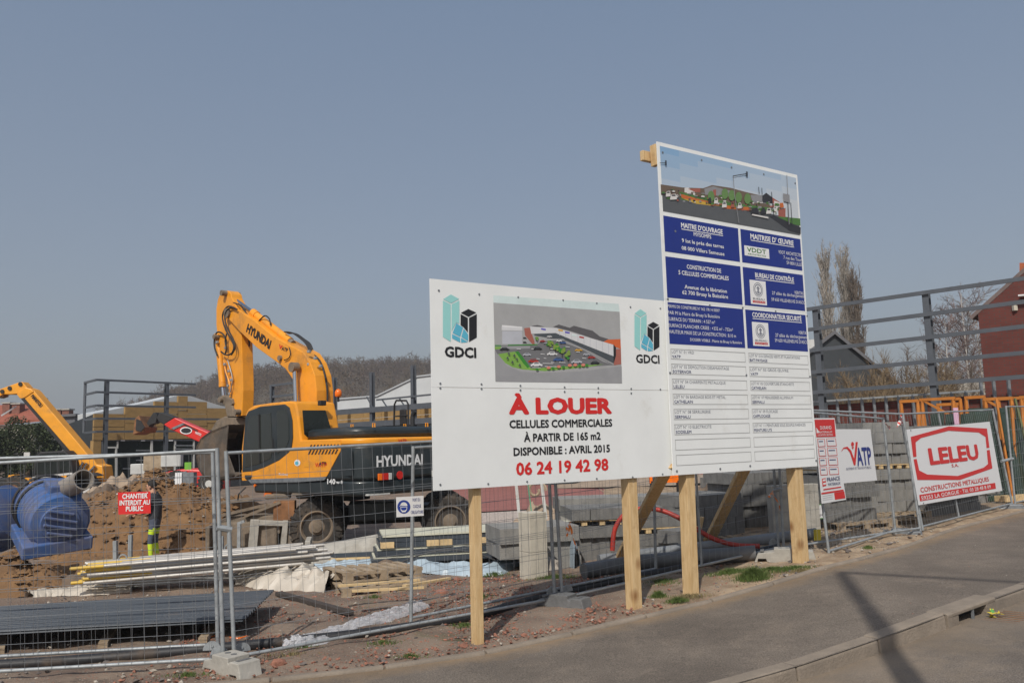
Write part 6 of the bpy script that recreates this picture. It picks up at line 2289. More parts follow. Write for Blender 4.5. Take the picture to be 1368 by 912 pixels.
# stick
stick = [(122, 120), (135, 88), (150, 72), (175, 72), (192, 88), (196, 108), (218, 150), (240, 235), (247, 300), (251, 420), (256, 600), (250, 735), (190, 738), (184, 640), (172, 540), (150, 430), (122, 330), (114, 250), (114, 170)]
b = MB()
b.side(trace(stick, .06, z3), -.24, .06)
b.build('stick', yellow, ex, local=True, bevel=.015)
scyl((123, 300), (148, 560), .02, .085, 'bucket_cylinder', yellow)
scyl((148, 560), (149, 582), .02, .095, 'cylinder_collar', yellow)
scyl((150, 582), (156, 650), .02, .045, 'cylinder_rod', chrome)
for pts, yy in (([(130, 640), (150, 625), (200, 645), (205, 670), (190, 690), (150, 672)], .12), ([(160, 672), (200, 680), (215, 740), (175, 740)], .14)):
    b = MB()
    b.side(trace(pts, .1, z3), -.28, .12)
    b.build('link', muddy, ex, local=True, bevel=.02)
for (cx, cy, r_) in ((186, 192, .12), (160, 86, .07), (466, 430, .06), (232, 716, .07), (150, 650, .07), (120, 318, .06)):
    p = side_pts([(cx, cy)], .1)[0]
    b = MB()
    b.cyl(p - V((0, .4, 0)), p + V((0, .10, 0)), r_, n=16)
    b.build('pin', muddy, ex, local=True, smooth=50)
# hydraulic hoses
def hose(pts, y, r=.02, m=None, y1=None):
    P_ = side_pts(pts, y)
    if y1 is not None:
        for i, p in enumerate(P_):
            p.y = y + (y1 - y) * i / (len(P_) - 1)
    out = []
    for i in range(len(P_) - 1):
        a, b_, c, d = P_[max(0, i - 1)], P_[i], P_[i + 1], P_[min(len(P_) - 1, i + 2)]
        for k in range(4):
            t = k / 4
            out.append(.5 * ((2 * b_) + (c - a) * t + (2 * a - 5 * b_ + 4 * c - d) * t * t + (3 * b_ - a - 3 * c + d) * t ** 3))
    out.append(P_[-1])
    b = MB()
    b.tube(out, r, n=6)
    b.build('hose', m or black_rub, ex, local=True, smooth=60)
hose([(215, 165), (180, 155), (155, 180), (148, 220), (165, 280), (195, 330), (208, 370), (195, 405), (165, 412), (140, 395)], .17)
hose([(225, 172), (195, 160), (168, 182), (160, 225), (178, 280), (205, 330), (214, 375), (195, 412)], .20)
hose([(120, 415), (105, 370), (106, 320), (122, 292), (148, 300), (165, 330), (168, 370)], .14)
hose([(170, 300), (162, 340), (168, 380), (160, 412)], .16)
hose([(250, 300), (272, 330), (272, 370), (250, 400)], -.1)
hose([(262, 305), (288, 335), (285, 375), (256, 402)], -.14)
for k in range(3):
    dx = 8 * k
    hose([(420 + dx, 322 - dx), (560 + dx, 400 - dx), (600 + dx, 460 - dx * .6), (625 + dx, 530), (636 + dx, 600), (640 + dx, 655)], BY1 - .06 - .14 * k, .018, yellow if k == 1 else black_rub)
for k in range(4):
    hose([(475 + 8 * k, 290 + 3 * k), (515 + 8 * k, 295 + 2 * k), (560 + 8 * k, 325 + 2 * k), (590 + 8 * k, 355), (608 + 7 * k, 395)], .0 - .10 * k, .015)
for k in range(3):
    hose([(580 + 12 * k, 385 + 4 * k), (640 + 10 * k, 440), (672 + 8 * k, 510), (690 + 6 * k, 590), (694 + 5 * k, 660)], BY0 - .02 + .1 * k, .022, yellow if k == 0 else black_rub)
for k in range(2):
    hose([(240 + k * 10, 200 - 6 * k), (300 + k * 10, 235 - 6 * k), (400 + k * 10, 310 - 6 * k), (440 + 8 * k, 330)], -.02 - .1 * k, .02)
for k, (x, y) in enumerate(((160, 462), (182, 498), (195, 545), (178, 575), (186, 618), (120, 345), (165, 375), (605, 395), (605, 462), (640, 430), (668, 472))):
    p = side_pts([(x, y)], .12)[0]
    b = MB()
    b.box(p, (.07, .06, .06))
    b.build('clamp', galv, ex, local=True, bevel=.01)
hose([(155, 440), (165, 500), (185, 560), (190, 620)], .12, .018, yellow)
hose([(175, 440), (190, 490), (200, 540), (192, 590), (185, 625)], .13, .014, galv)
hose([(200, 128), (232, 138), (262, 165), (280, 205), (300, 228)], -.05, .016)
hose([(205, 135), (240, 150), (270, 185), (295, 222)], .05, .016)
hose([(340, 232), (372, 205), (396, 222), (402, 255)], .02, .016)
FB = Face(EM @ V((0, BY1 + .003, 0)), EM.to_3x3() @ V((-1, 0, 0)), (0, 0, 1))
FB.text('HYUNDAI', z3(272, 287), z3(396, 381), 10.5, ink_black, ex, .05, off=.004, level=False)
FB.text('V', z3(444, 375), z3(462, 384), 5.2, ink_red, ex, .04, off=.004, level=False)
FB.text('ATP', z3(460, 386), z3(492, 397), 4.6, ink_black, ex, .03, off=.004, level=False)
hose([(500, 372), (508, 405), (498, 430), (475, 440)], BY1 + .03, .012)
# bucket
def z6b(x, y):
    return (100 + x / 5.367, 470 + y / 5.367)
arc = trace([(1100, 520), (1030, 545), (960, 575), (900, 620), (870, 680), (868, 760), (885, 840), (925, 900), (1000, 925), (1080, 905), (1150, 880)], .42, z6b)
ins = []
cx_ = sum(p[0] for p in arc) / len(arc)
cz_ = sum(p[1] for p in arc) / len(arc)
ins = [(x + (cx_ - x) * .10, z + (cz_ - z) * .10) for x, z in arc]
b = MB()
for k in range(len(arc) - 1):
    b.side([arc[k], arc[k + 1], ins[k + 1], ins[k]], -.62, .42)
b.build('bucket', bucket_m, ex, local=True, smooth=40)
for y in (-.62, .40):
    b = MB()
    b.side(arc + [((arc[0][0] + arc[-1][0]) / 2 + .25, (arc[0][1] + arc[-1][1]) / 2)], y, y + .02)
    b.build('bucket_side', bucket_m, ex, local=True)
b = MB()
b.side(trace([(1000, 560), (1040, 490), (1100, 460), (1180, 470), (1190, 530), (1110, 560), (1085, 625), (1050, 620)], .0, z6b), -.26, .10)
b.build('quick_hitch', muddy, ex, local=True, bevel=.03)
for k in range(5):
    b = MB()
    x, z = arc[-1]
    b.side([(x + .02, z - .05), (x - .22, z + .02), (x + .02, z + .06)], -.6 + k * .23, -.5 + k * .23)
    b.build('tooth', bucket_m, ex, local=True)
# undercarriage, turned across the upper body
UA = R(9)
UC0 = V((-2.62, 16.75, gz(-2.6, 16.7)))
ud, un = V((math.cos(UA), math.sin(UA), 0)), V((-math.sin(UA), math.cos(UA), 0))
def U(x, y, z):
    return UC0 + ud * x + un * y + V((0, 0, z))
def ubox(c, s_, name, m, bevel=.015, rot=0):
    b = MB()
    b.box(U(*c), s_, UA + rot)
    return b.build(name, m, ex, bevel=bevel)
def wheel(x, y, r_=.52, wd=.30, outer=-1):
    c = U(x, y, r_ - .02)
    ax_ = un * outer
    b = MB()
    b.lathe(c - ax_ * wd / 2, ax_, [(0, r_ * .60), (0.0, r_ * .88), (.03, r_ * .965), (wd - .03, r_ * .965), (wd, r_ * .88), (wd, r_ * .60), (wd - .05, r_ * .56)], n=36)
    n_ = 22
    for k in range(n_):
        for s_ in (0, 1):
            a = 6.283 * (k + .5 * s_) / n_
            e = ud * math.cos(a) + V((0, 0, math.sin(a)))
            t_ = ud * -math.sin(a) + V((0, 0, math.cos(a)))
            p0 = c + e * r_ * .955 + ax_ * (wd / 2 - .02 if s_ else -wd / 2 + .02)
            p1 = c + e * r_ * .955 + t_ * .08 + ax_ * (0.02 if s_ else -.02)
            b.beam(p0, p1, .055, .07, up=e)
            if s_:
                b.beam(p0 + ax_ * .01 - e * .01, p0 - e * .13 + ax_ * .015, .055, .03, up=t_)
    ty = b.build('wheel', tyre_m, ex, smooth=30)
    b = MB()
    b.lathe(c + ax_ * (wd / 2 - .10), ax_, [(0, .31), (.10, .315), (.105, .29), (.02, .25), (.01, .16), (.05, .15), (.06, .10), (.11, .10), (.12, .03)], n=30)
    b.build('rim', muddy, ty, smooth=40)
    for k in range(8):
        a = 6.283 * k / 8
        p = c + ax_ * (wd / 2 - .09) + (ud * math.cos(a) + V((0, 0, math.sin(a)))) * .20
        b = MB()
        b.cyl(p, p + ax_ * .035, .018, n=6)
        b.build('wheel_nut', muddy, ty)
wheel(-1.27, -.05)
wheel(1.30, -.05)
wheel(-1.27, 1.85, outer=1)
wheel(1.30, 1.85, outer=1)
ubox((0, .95, .62), (3.1, .80, .34), 'chassis', black_rub, .03)
ubox((0, .35, .74), (1.35, .75, .36), 'tank_box', dark_paint, .03)
ubox((-1.27, .9, .50), (.26, 1.5, .22), 'axle', muddy, .04)
ubox((1.30, .9, .50), (.26, 1.5, .22), 'axle', muddy, .04)
ubox((-1.25, .05, 1.13), (1.0, .42, .04), 'mudguard', muddy, .01, .1)
b = MB()
q_ = EM @ V((0, 0, 0))
b.cyl(V((EXC.x, EXC.y, .95)), V((EXC.x, EXC.y, zb0 + .03)), .55, n=28)
b.build('slew_ring', black_rub, ex, smooth=50)
# stabiliser end with blade, steps and box
ubox((-1.88, .0, .83), (.40, .34, .36), 'tool_box', rusty, .015)
ubox((-1.80, -.02, .38), (.22, .26, .62), 'stabiliser_leg', muddy, .03)
ubox((-1.62, -.1, .35), (.06, .2, .5), 'stabiliser_rod', muddy, .02)
ubox((-2.55, .75, .42), (1.1, 1.9, .50), 'stabiliser_beam', muddy, .05)
ubox((-2.45, -.05, .58), (1.0, .20, .36), 'side_plate', muddy, .03)
b = MB()
b.prism([U(-3.1, -.25, 1.0), U(-2.45, -.15, 1.04), U(-2.55, .45, 1.06), U(-3.1, .45, 1.0)], V((0, 0, .03)))
b.build('step_plate', muddy, ex)
for a, c in (((-3.1, -.2, .78), (-2.2, -.15, .96)), ((-3.0, .1, .75), (-2.2, .3, .92)), ((-2.6, -.2, .76), (-1.95, -.15, 1.0))):
    b = MB()
    b.beam(U(*a), U(*c), .10, .05)
    b.build('brace_arm', muddy, ex)
ubox((-3.25, .85, .32), (.08, 2.3, .58), 'dozer_blade', muddy, .02)
ubox((-1.2, -.26, .16), (.03, .02, .02), 'valve', muddy, 0)
b = MB()
b.tube([U(-2.75, -.1, 1.02), U(-2.72, -.15, 1.18), U(-2.6, -.1, 1.30)], .015, n=5)
b.build('hose', black_rub, ex)
ubox((-2.05, .35, 1.08), (.5, .15, .10), 'hose_block', muddy, .03)
ubox((-1.55, .3, 1.10), (.30, .2, .16), 'hose_block', muddy, .05)
# =================================================================== telescopic loaders
def loader_frame(Y):
    return Face(at(0, 604, Y), (1, 0, 0), (0, 0, 1))
def zb(x, y):
    return (x / 4.5625, 480 + y / 4.5625)
yl = thing('telescopic_loader', 'yellow telescopic loader with boom raised to the upper left', 'loader', at(80, 669, 37))
FY = loader_frame(36)
def slab(face, pts, y0, y1, name, m, parent, conv=zb, bevel=0):
    b = MB()
    b.prism([face.px(*conv(*p), -y0) for p in pts], face.n * (y0 - y1))
    return b.build(name, m, parent, bevel=bevel)
slab(FY, [(125, 232), (205, 188), (545, 590), (575, 640), (470, 640), (425, 565)], .8, 1.4, 'boom', yellow_far, yl, bevel=.03)
slab(FY, [(128, 240), (142, 232), (440, 575), (425, 585)], .74, .8, 'hose_guide', black_rub, yl)
slab(FY, [(100, 212), (150, 168), (190, 180), (205, 196), (140, 240), (118, 236)], .76, 1.44, 'boom_collar', yellow_far, yl, bevel=.03)
slab(FY, [(0, 180), (118, 138), (135, 136), (165, 170), (108, 208), (70, 212), (20, 212), (-10, 228)], .85, 1.35, 'boom_head', yellow_far, yl, bevel=.02)
slab(FY, [(-30, 190), (10, 186), (20, 225), (-10, 235)], .9, 1.3, 'tool_carrier', rusty, yl)
for p in ((125, 150), (60, 175), (15, 195)):
    b = MB()
    c = FY.px(*zb(*p), -.84)
    b.cyl(c, c + FY.n * .04, .09, n=10)
    b.build('pin', black_rub, yl)
FY.text('MANITOU', zb(186, 225), zb(246, 292), 4.5, ink_black, yl, .04, off=-.78, level=False)
slab(FY, [(205, 600), (240, 562), (395, 555), (430, 590), (445, 690), (430, 720), (200, 725)], .1, 1.0, 'cab', black_rub, yl, bevel=.05)
slab(FY, [(222, 605), (248, 575), (350, 568), (352, 690), (212, 700)], .08, .1, 'window', glass_d, yl)
slab(FY, [(362, 570), (392, 570), (418, 600), (428, 680), (362, 688)], .08, .1, 'window', glass_d, yl)
slab(FY, [(195, 715), (440, 688), (440, 700), (197, 728)], .04, .08, 'white_stripe', grey_white, yl)
slab(FY, [(-60, 725), (60, 722), (190, 770), (440, 720), (560, 700), (560, 760), (440, 820), (-60, 820)], .3, 1.9, 'chassis', black_rub, yl, bevel=.05)
slab(FY, [(30, 780), (50, 705), (85, 700), (92, 720), (70, 735), (60, 790)], .2, .6, 'front_frame', yellow_far, yl)
slab(FY, [(150, 720), (175, 725), (215, 780), (190, 795)], .2, .5, 'fender', yellow_far, yl)
slab(FY, [(470, 612), (560, 590), (590, 640), (625, 648), (632, 700), (628, 790), (590, 812), (560, 790), (545, 700), (500, 690)], .7, 1.6, 'rear_frame', yellow_far, yl, bevel=.04)
slab(FY, [(365, 708), (405, 704), (405, 722), (368, 726)], .05, .09, 'side_panel', yellow_far, yl)
for a, c in (((480, 672), (508, 625)), ((505, 672), (530, 630)), ((540, 690), (580, 648))):
    b = MB()
    b.cyl(FY.px(*zb(*a), -.6), FY.px(*zb(*c), -.6), .055, n=8)
    b.build('cylinder_rod', chrome, yl, smooth=50)
slab(FY, [(440, 720), (500, 695), (560, 690), (600, 705), (590, 712), (555, 702), (505, 706), (450, 735)], .0, .5, 'mudguard', black_rub, yl)
def simple_wheel(face, p, r_, wd, parent, rimm, conv=zb, off=0):
    c = face.px(*conv(*p), -off)
    b = MB()
    b.lathe(c, -face.n, [(0, r_ * .6), (0, r_ * .9), (.05, r_), (wd, r_), (wd + .02, r_ * .6)], n=26)
    for k in range(18):
        a = 6.283 * k / 18
        e = V((math.cos(a), 0, math.sin(a)))
        b.beam(c + e * r_ * .97, c + e * r_ * .97 - face.n * wd, .08, .09, up=e)
    t_ = b.build('wheel', tyre_m, parent, smooth=30)
    b = MB()
    b.lathe(c + face.n * .005, -face.n, [(0, r_ * .08), (0, r_ * .32), (.05, r_ * .36), (.04, r_ * .52), (-.01, r_ * .60), (.02, r_ * .62)], n=24)
    b.build('rim', rimm, t_, smooth=40)
simple_wheel(FY, (528, 800), .50, .4, yl, grey_white)
simple_wheel(FY, (85, 790), .55, .4, yl, rusty)
simple_wheel(FY, (545, 790), .50, .4, yl, grey_white, off=1.7)
simple_wheel(FY, (100, 780), .55, .4, yl, rusty, off=1.7)
b = MB()
b.box(FY.px(*zb(165, 578), 0), (.25, .05, .18))
b.build('mirror', grey_white, yl)
b = MB()
b.beam(FY.px(*zb(165, 590), 0), FY.px(*zb(150, 690), 0), .03, .03)
b.build('mirror_arm', black_rub, yl)
rl = thing('telescopic_loader', 'red telescopic loader half hidden behind soil and digger bucket', 'loader', at(245, 665, 34))
FRd = loader_frame(34)
zr = lambda x, y: (100 + x / 5.367, 470 + y / 5.367)
slab(FRd, [(636, 520), (716, 470), (780, 500), (1010, 600), (1120, 660), (1080, 735), (880, 640), (690, 556)], .5, 1.1, 'boom', red_paint, rl, zr, bevel=.03)
slab(FRd, [(690, 545), (775, 508), (790, 516), (708, 555)], .46, .5, 'stripe', galv_dull, rl, zr)
slab(FRd, [(780, 512), (880, 562), (878, 568), (778, 520)], .46, .5, 'hose_guide', black_rub, rl, zr)
b = MB()
FRd.shape(b, [zr(*p) for p in ring(797, 563, 44, 26, 20)], -.48, 0)
FRd.shape(b, [zr(*p) for p in ring(797, 563, 36, 19, 20)], -.475, 1)
b.build('badge', [ink_white, ink_black], rl)
slab(FRd, [(582, 470), (610, 430), (640, 440), (716, 468), (640, 520), (600, 500)], .55, 1.05, 'boom_head', black_rub, rl, zr, bevel=.03)
slab(FRd, [(505, 520), (560, 435), (580, 432), (590, 455), (580, 510), (545, 520), (520, 545)], .6, 1.0, 'link', black_rub, rl, zr, bevel=.02)
slab(FRd, [(415, 595), (430, 480), (458, 455), (478, 500), (505, 540), (490, 575), (450, 580)], .2, 1.4, 'bucket', rusty, rl, zr, bevel=.02)
slab(FRd, [(440, 480), (470, 490), (500, 540), (470, 570), (435, 560)], .15, .2, 'tool_carrier', black_rub, rl, zr)
slab(FRd, [(612, 880), (640, 862), (740, 842), (800, 838), (1020, 850), (1020, 990), (640, 990)], .2, 1.8, 'body', red_paint, rl, zr, bevel=.06)
slab(FRd, [(660, 880), (800, 852), (800, 900), (690, 905)], .14, .2, 'mudguard', galv_dull, rl, zr)
FRd.text('MANITOU', zr(860, 583), zr(902, 602), 3, ink_white, rl, .03, off=-.48, level=False)
simple_wheel(FRd, (720, 935), .45, .35, rl, grey_white, zr)
simple_wheel(FRd, (960, 945), .45, .35, rl, grey_white, zr)
# white service column with green label
sc_ = thing('service_column', 'white column with green label beyond the soil heap', 'cabinet', at(243, 660, 28))
q = at(246, 655, 28)
for dx, w_, m, nm in ((-.14, .22, ink_white, 'panel'), (.16, .36, galv_dull, 'cabinet_body')):
    b = MB()
    b.box((q.x + dx, q.y + (.0 if dx < 0 else .05), .65), (w_, .3, 1.3))
    b.build(nm, m, sc_)
b = MB()
b.box((q.x + .16, q.y - .12, at(252, 622, 28).z), (.22, .02, .24))
b.build('label_plate', ink('label_green', (.16, .40, .04)), sc_)
for (px, py, s_) in ((212, 617, .55), (230, 615, .4), (188, 626, .35)):
    q = at(px, py, 29)
    b = MB()
    b.box((q.x, q.y, q.z), (s_ * 1.6, .5, s_), .2)
    tag(b.build('cable_box', old_wood if s_ > .5 else grey_white, bevel=.02), {.55: 'brown box standing on the far rubble ridge', .4: 'pale box beside the brown box on the ridge', .35: 'small pale box left on the far rubble ridge'}[s_], 'box')
# =================================================================== buildings and steel frames
def colm(b, p, q, s_=.16, n=V((0, 1, 0))):
    """H section column"""
    a, c = ortho(q - p, n)
    for o_ in (-s_ / 2, s_ / 2):
        b.beam(p + c * o_, q + c * o_, s_, .014, up=c)
    b.beam(p, q, .012, s_ - .014, up=c)
fdir = V((.57, .82, 0)).normalized()
FL = Face(at(128.5, 600, 40.6), fdir, (0, 0, 1))
zf = lambda x, y: (100 + x / 5.367, 470 + y / 5.367)
sf = thing('steel_structure', 'grey steel canopy frame in front of the left shop front', 'steel frame', at(143, 640, 41))
def rail(p, q, parent, w_=.09, h=.10, m=None):
    b = MB()
    b.beam(p, q, w_, h)
    return b.build('rail', m or steel_grey, parent)
lvl = []
for (l_, c_, r_) in (((70, 222), (155, 200), (865, 228)), ((80, 305), (155, 288), (865, 308)), ((80, 398), (152, 382), (865, 398)), ((70, 487), (150, 477), (1040, 483)), ((70, 573), (150, 575), (1000, 565))):
    cpt = FL.px(*zf(*c_))
    rpt = FL.px(*zf(*r_))
    lpt = at(*zf(*l_), 42.1)
    z_ = (cpt.z * 2 + rpt.z + lpt.z) / 4
    lvl.append(z_)
    for p in (cpt, rpt, lpt):
        p.z = z_ if abs(p.z - z_) < .5 else p.z
    rail(cpt, rpt, sf)
    rail(cpt, lpt, sf)
print('frame levels', lvl)
for x, y0 in ((230, 205), (660, 220)):
    top = FL.px(*zf(x, y0), -.08)
    b = MB()
    colm(b, V((top.x, top.y, -.2)), V((top.x, top.y, lvl[0])), .17, FL.n)
    b.build('column', steel_grey, sf)
p_ = at(*zf(75, 222), 42.1)
b = MB()
b.beam(V((p_.x, p_.y, lvl[4])), V((p_.x, p_.y, lvl[0])), .1, .1, up=(0, 1, 0))
b.build('column', steel_grey, sf)
# shop building with wool panels
FI = Face(at(125, 600, 43.5), fdir, (0, 0, 1))
sh = thing('shop_building', 'flat shop building clad in bare brown insulation panels with glazed front', 'building', at(200, 640, 45))
steps = [(135, 355, 442), (355, 565, 395), (565, 735, 355), (735, 805, 315), (805, 945, 355), (945, 1110, 402), (1110, 1500, 402)]
zbot = FI.uv(*zf(500, 628))[1]
for x0, x1, yt in steps:
    ua, ub = FI.uv(*zf(x0, 560))[0], FI.uv(*zf(x1, 560))[0]
    vt_ = FI.uv(*zf((x0 + x1) / 2, yt))[1]
    nc = max(1, round((ub - ua) / 1.8))
    nr = max(1, round((vt_ - zbot) / .75))
    for i in range(nc):
        for j in range(nr):
            a, c = ua + (ub - ua) * i / nc, ua + (ub - ua) * (i + 1) / nc
            e, g_ = zbot + (vt_ - zbot) * j / nr, zbot + (vt_ - zbot) * (j + 1) / nr
            b = MB()
            d_ = random.uniform(0, .03)
            b.prism([FI.P(a + .012, e + .012, d_), FI.P(c - .012, e + .012, d_), FI.P(c - .012, g_ - .012, d_), FI.P(a + .012, g_ - .012, d_)], FI.n * -.15)
            b.build('insulation_panel', insul, sh)
ua, ub = FI.uv(*zf(135, 600))[0], FI.uv(*zf(190, 600))[0]
z0_ = FI.uv(*zf(150, 900))[1]
g0 = -.2 - FI.o.z
b = MB()
b.prism([FI.P(ua, g0), FI.P(ub, g0), FI.P(ub, zbot - .01), FI.P(ua, zbot - .01)], FI.n * -.3)
b.build('pier', insul, sh)
uE = FI.uv(*zf(1500, 600))[0]
b = MB()
b.prism([FI.P(ua + .05, g0, -.2), FI.P(uE, g0, -.2), FI.P(uE, FI.uv(*zf(400, 400))[1] - .8, -.2), FI.P(ua + .05, FI.uv(*zf(400, 400))[1] - .8, -.2)], FI.n * -.3)
b.build('wall', barn_dark, sh)
# light upper sheets behind the stepped panels
b = MB()
pk = [(135, 470), (135, 440), (565, 352), (735, 312), (820, 312), (1045, 385), (1250, 420), (1250, 520), (135, 520)]
b.prism([FI.px(*zf(*p), -.5) for p in pk], FI.n * -1.6)
b.build('roof', roof_white, sh)
# side wall
LW = V((-.75, .66, 0)).normalized()
cpt = FI.P(ua, 0)
b = MB()
q0_ = V((cpt.x, cpt.y, 0))
t_l = at(77, 557, 0.1)
zl0 = FI.px(*zf(133, 440)).z
b.prism([V((q0_.x, q0_.y, -.3)), V((q0_.x, q0_.y, zl0 - .02)), q0_ + LW * 3.4 + V((0, 0, zl0 - .45)), q0_ + LW * 3.4 + V((0, 0, -.3))], V((.2, .3, 0)))
b.build('side_wall', barn_dark, sh)
# shop front
for k, (x0, x1, y0, y1) in enumerate(((192, 310, 632, 912), (312, 545, 632, 912), (560, 715, 632, 912), (725, 850, 632, 912))):
    b = MB()
    P4 = [(x0, y1), (x1, y1), (x1, y0), (x0, y0)]
    b.prism([FI.px(*zf(*p), -.12) for p in P4], FI.n * -.03)
    w_ = b.build('window', glass_d, sh)
for x0, x1, y0, y1 in ((192, 203, 640, 912), (303, 312, 640, 690), (545, 560, 636, 912), (714, 726, 636, 912), (850, 860, 636, 912), (192, 860, 626, 636), (212, 300, 678, 690), (205, 222, 690, 905), (292, 304, 690, 905), (205, 304, 892, 906)):
    b = MB()
    b.prism([FI.px(*zf(*p), -.05) for p in ((x0, y1), (x1, y1), (x1, y0), (x0, y0))], FI.n * -.06)
    b.build('window_frame', grey_white if x0 != 192 or x1 < 300 else galv_dull, sh)
for x0, x1, y in ((720, 845, 665), (720, 845, 690), (720, 845, 715), (440, 540, 700), (440, 540, 770), (345, 470, 830)):
    b = MB()
    b.prism([FI.px(*zf(*p), -.02) for p in ((x0, y + 10), (x1, y + 10), (x1, y), (x0, y))], FI.n * -.03)
    b.build('shelf', galv_dull, sh)
for x in (345, 490, 690):
    b = MB()
    b.prism([FI.px(*zf(*p), -.0) for p in ((x - 14, 638), (x + 14, 638), (x + 14, 630), (x - 14, 630))], FI.n * -.03)
    b.build('lamp', ink_white, sh)
# the wing under construction coming towards the road on the right
WD = V((.717, -.697, 0))
FWg = Face(at(1090, 575, 25.4), WD, (0, 0, 1))
wf = thing('steel_structure', 'long grey steel frame of the new shops right of the tall board', 'steel frame', at(1237, 560, 23))
for (a, c) in (((1080, 413), (1368, 372)), ((1083, 440), (1368, 403)), ((1085, 468), (1368, 436)), ((1086, 497), (1368, 471)), ((1088, 524), (1368, 503))):
    p, q = FWg.px(*a), FWg.px(*c)
    z_ = (p.z + q.z) / 2
    print('wing rail', p.z, q.z)
    d_ = (q - p).normalized()
    rail(p - d_ * 2, q + d_ * 3, wf, .06, .11)
zt_ = FWg.px(1080, 413).z
for x, y in ((1090, 412), (1237, 393), (1440, 365)):
    top = FWg.px(x, y, -.12)
    b = MB()
    colm(b, V((top.x, top.y, 0)), V((top.x, top.y, top.z)), .17, FWg.n)
    b.build('column', steel_grey, wf)
wf2 = thing('steel_structure', 'grey steel columns and rails rising behind the digger', 'steel frame', FWg.px(497, 590))
for x, y in ((447, 504), (497, 497), (552, 488)):
    top = FWg.px(x, y, -.12)
    b = MB()
    colm(b, V((top.x, top.y, 0)), top, .19, FWg.n)
    b.build('column', steel_grey, wf2)
for a, c in (((436, 551.8), (600, 539.5)), ((444, 569), (600, 560))):
    rail(FWg.px(*a), FWg.px(*c), wf2, .1, .26)
rail(FWg.px(503, 534), FWg.px(575, 527), wf2, .06, .08)
for a, c in (((490, 530), (498, 545)), ((510, 533), (518, 545)), ((533, 531), (541, 543))):
    rail(FWg.px(*a), FWg.px(*c), wf2, .05, .05)
wf3 = thing('steel_structure', 'small grey steel end frame seen under the digger boom', 'steel frame', FWg.px(363, 560))
rail(FWg.px(361, 515.3), FWg.px(425, 507), wf3, .1, .12)
rail(FWg.px(364, 530), FWg.px(425, 523), wf3, .1, .12)
top = FWg.px(363.5, 515)
b = MB()
colm(b, V((top.x, top.y, 0)), top, .19, FWg.n)
b.build('column', steel_grey, wf3)
# insulated wall behind the columns
FW3 = Face(FWg.o - FWg.n * 1.6, WD, (0, 0, 1))
sh2 = thing('shop_wing', 'shop wing wall with brown insulation band behind the steel columns', 'building', FW3.px(500, 590))
ua, ub = FW3.uv(380, 555)[0], FW3.uv(760, 555)[0]
z0_, z1_ = FW3.uv(520, 566)[1], FW3.uv(520, 547)[1]
n_ = 14
for k in range(n_):
    for j in range(2):
        a, c = ua + (ub - ua) * k / n_, ua + (ub - ua) * (k + 1) / n_
        e, g_ = z0_ + (z1_ - z0_) * j / 2, z0_ + (z1_ - z0_) * (j + 1) / 2
        b = MB()
        b.prism([FW3.P(a + .012, e + .01), FW3.P(c - .012, e + .01), FW3.P(c - .012, g_ - .01), FW3.P(a + .012, g_ - .01)], FW3.n * -.15)
        b.build('insulation_panel', insul, sh2)
b = MB()
zg = -FW3.o.z
b.prism([FW3.P(ua, zg, -.1), FW3.P(ub, zg, -.1), FW3.P(ub, z0_ - .02, -.1), FW3.P(ua, z0_ - .02, -.1)], FW3.n * -.3)
b.build('wall', barn_dark, sh2)
# white hall with sloping roof
hl = thing('white_hall', 'pale grey hall with sloping roof behind the steel columns', 'building', at(520, 590, 58))
b = MB()
b.prism([at(*p, 58) for p in ((440, 590), (640, 590), (640, 494), (575, 500.5), (557, 504), (503, 530), (440, 535))], V((0, 14, 0)))
b.build('wall', roof_white, hl)
b = MB()
for p, q in (((440, 534.5), (503, 529.5)), ((503, 529.5), (557, 503.5)), ((557, 503.5), (640, 493.5))):
    b.prism([at(*p, 57.9), at(*q, 57.9), at(*q, 57.9) + V((0, 0, .1)), at(*p, 57.9) + V((0, 0, .1))], V((0, 14, 0)))
b.build('roof', M('roof_edge', (.40, .42, .44), .5, .05), hl)
# houses at the far left
def house(name_label, polyw, roofpoly, Y, depth, wallm, roofm, extras=()):
    t = thing('house', name_label, 'house', at(polyw[0][0], 604, Y))
    b = MB()
    b.prism([at(*p, Y) for p in polyw], V((0, depth, 0)))
    b.build('wall', wallm, t)
    for p, q in roofpoly:
        b = MB()
        a, c = at(*p, Y - .2), at(*q, Y - .2)
        nz_ = V((0, 0, .16))
        b.prism([a, c, c + nz_, a + nz_], V((0, depth + .4, 0)))
        b.build('roof', roofm, t)
    for (x0, y0, x1, y1) in extras:
        b = MB()
        a, c = at(x0, y1, Y + 1.5), at(x1, y0, Y + 1.5)
        b.box(((a.x + c.x) / 2, Y + 2, (a.z + c.z) / 2), (c.x - a.x, .6, c.z - a.z))
        ch_ = b.build('chimney', chim, t)
        b = MB()
        b.box(((a.x + c.x) / 2, Y + 2, c.z + .04), (c.x - a.x + .12, .75, .09))
        b.build('chimney_cap', concrete, ch_)
    return t
t = thing('house', 'house with red tiled roof and chimneys behind the evergreen tree', 'house', at(20, 604, 62))
Yh = 62
b = MB()
b.prism([at(-60, 604, Yh), at(45, 604, Yh), at(45, 566, Yh), at(-60, 570, Yh)], V((0, 8, 0)))
b.build('wall', concrete_pale, t)
b = MB()
e0, e1 = at(-70, 574, Yh - .3), at(48, 569, Yh - .3)
r0, r1 = at(-30, 545, Yh + 4), at(40, 543, Yh + 4)
e1 = at(60, 562, Yh - .3)
b.prism([e0, e1, r1, r0], V((0, 0, .2)))
b.build('roof', roof_tile, t)
b = MB()
rr_ = at(19, 543, Yh + 2)
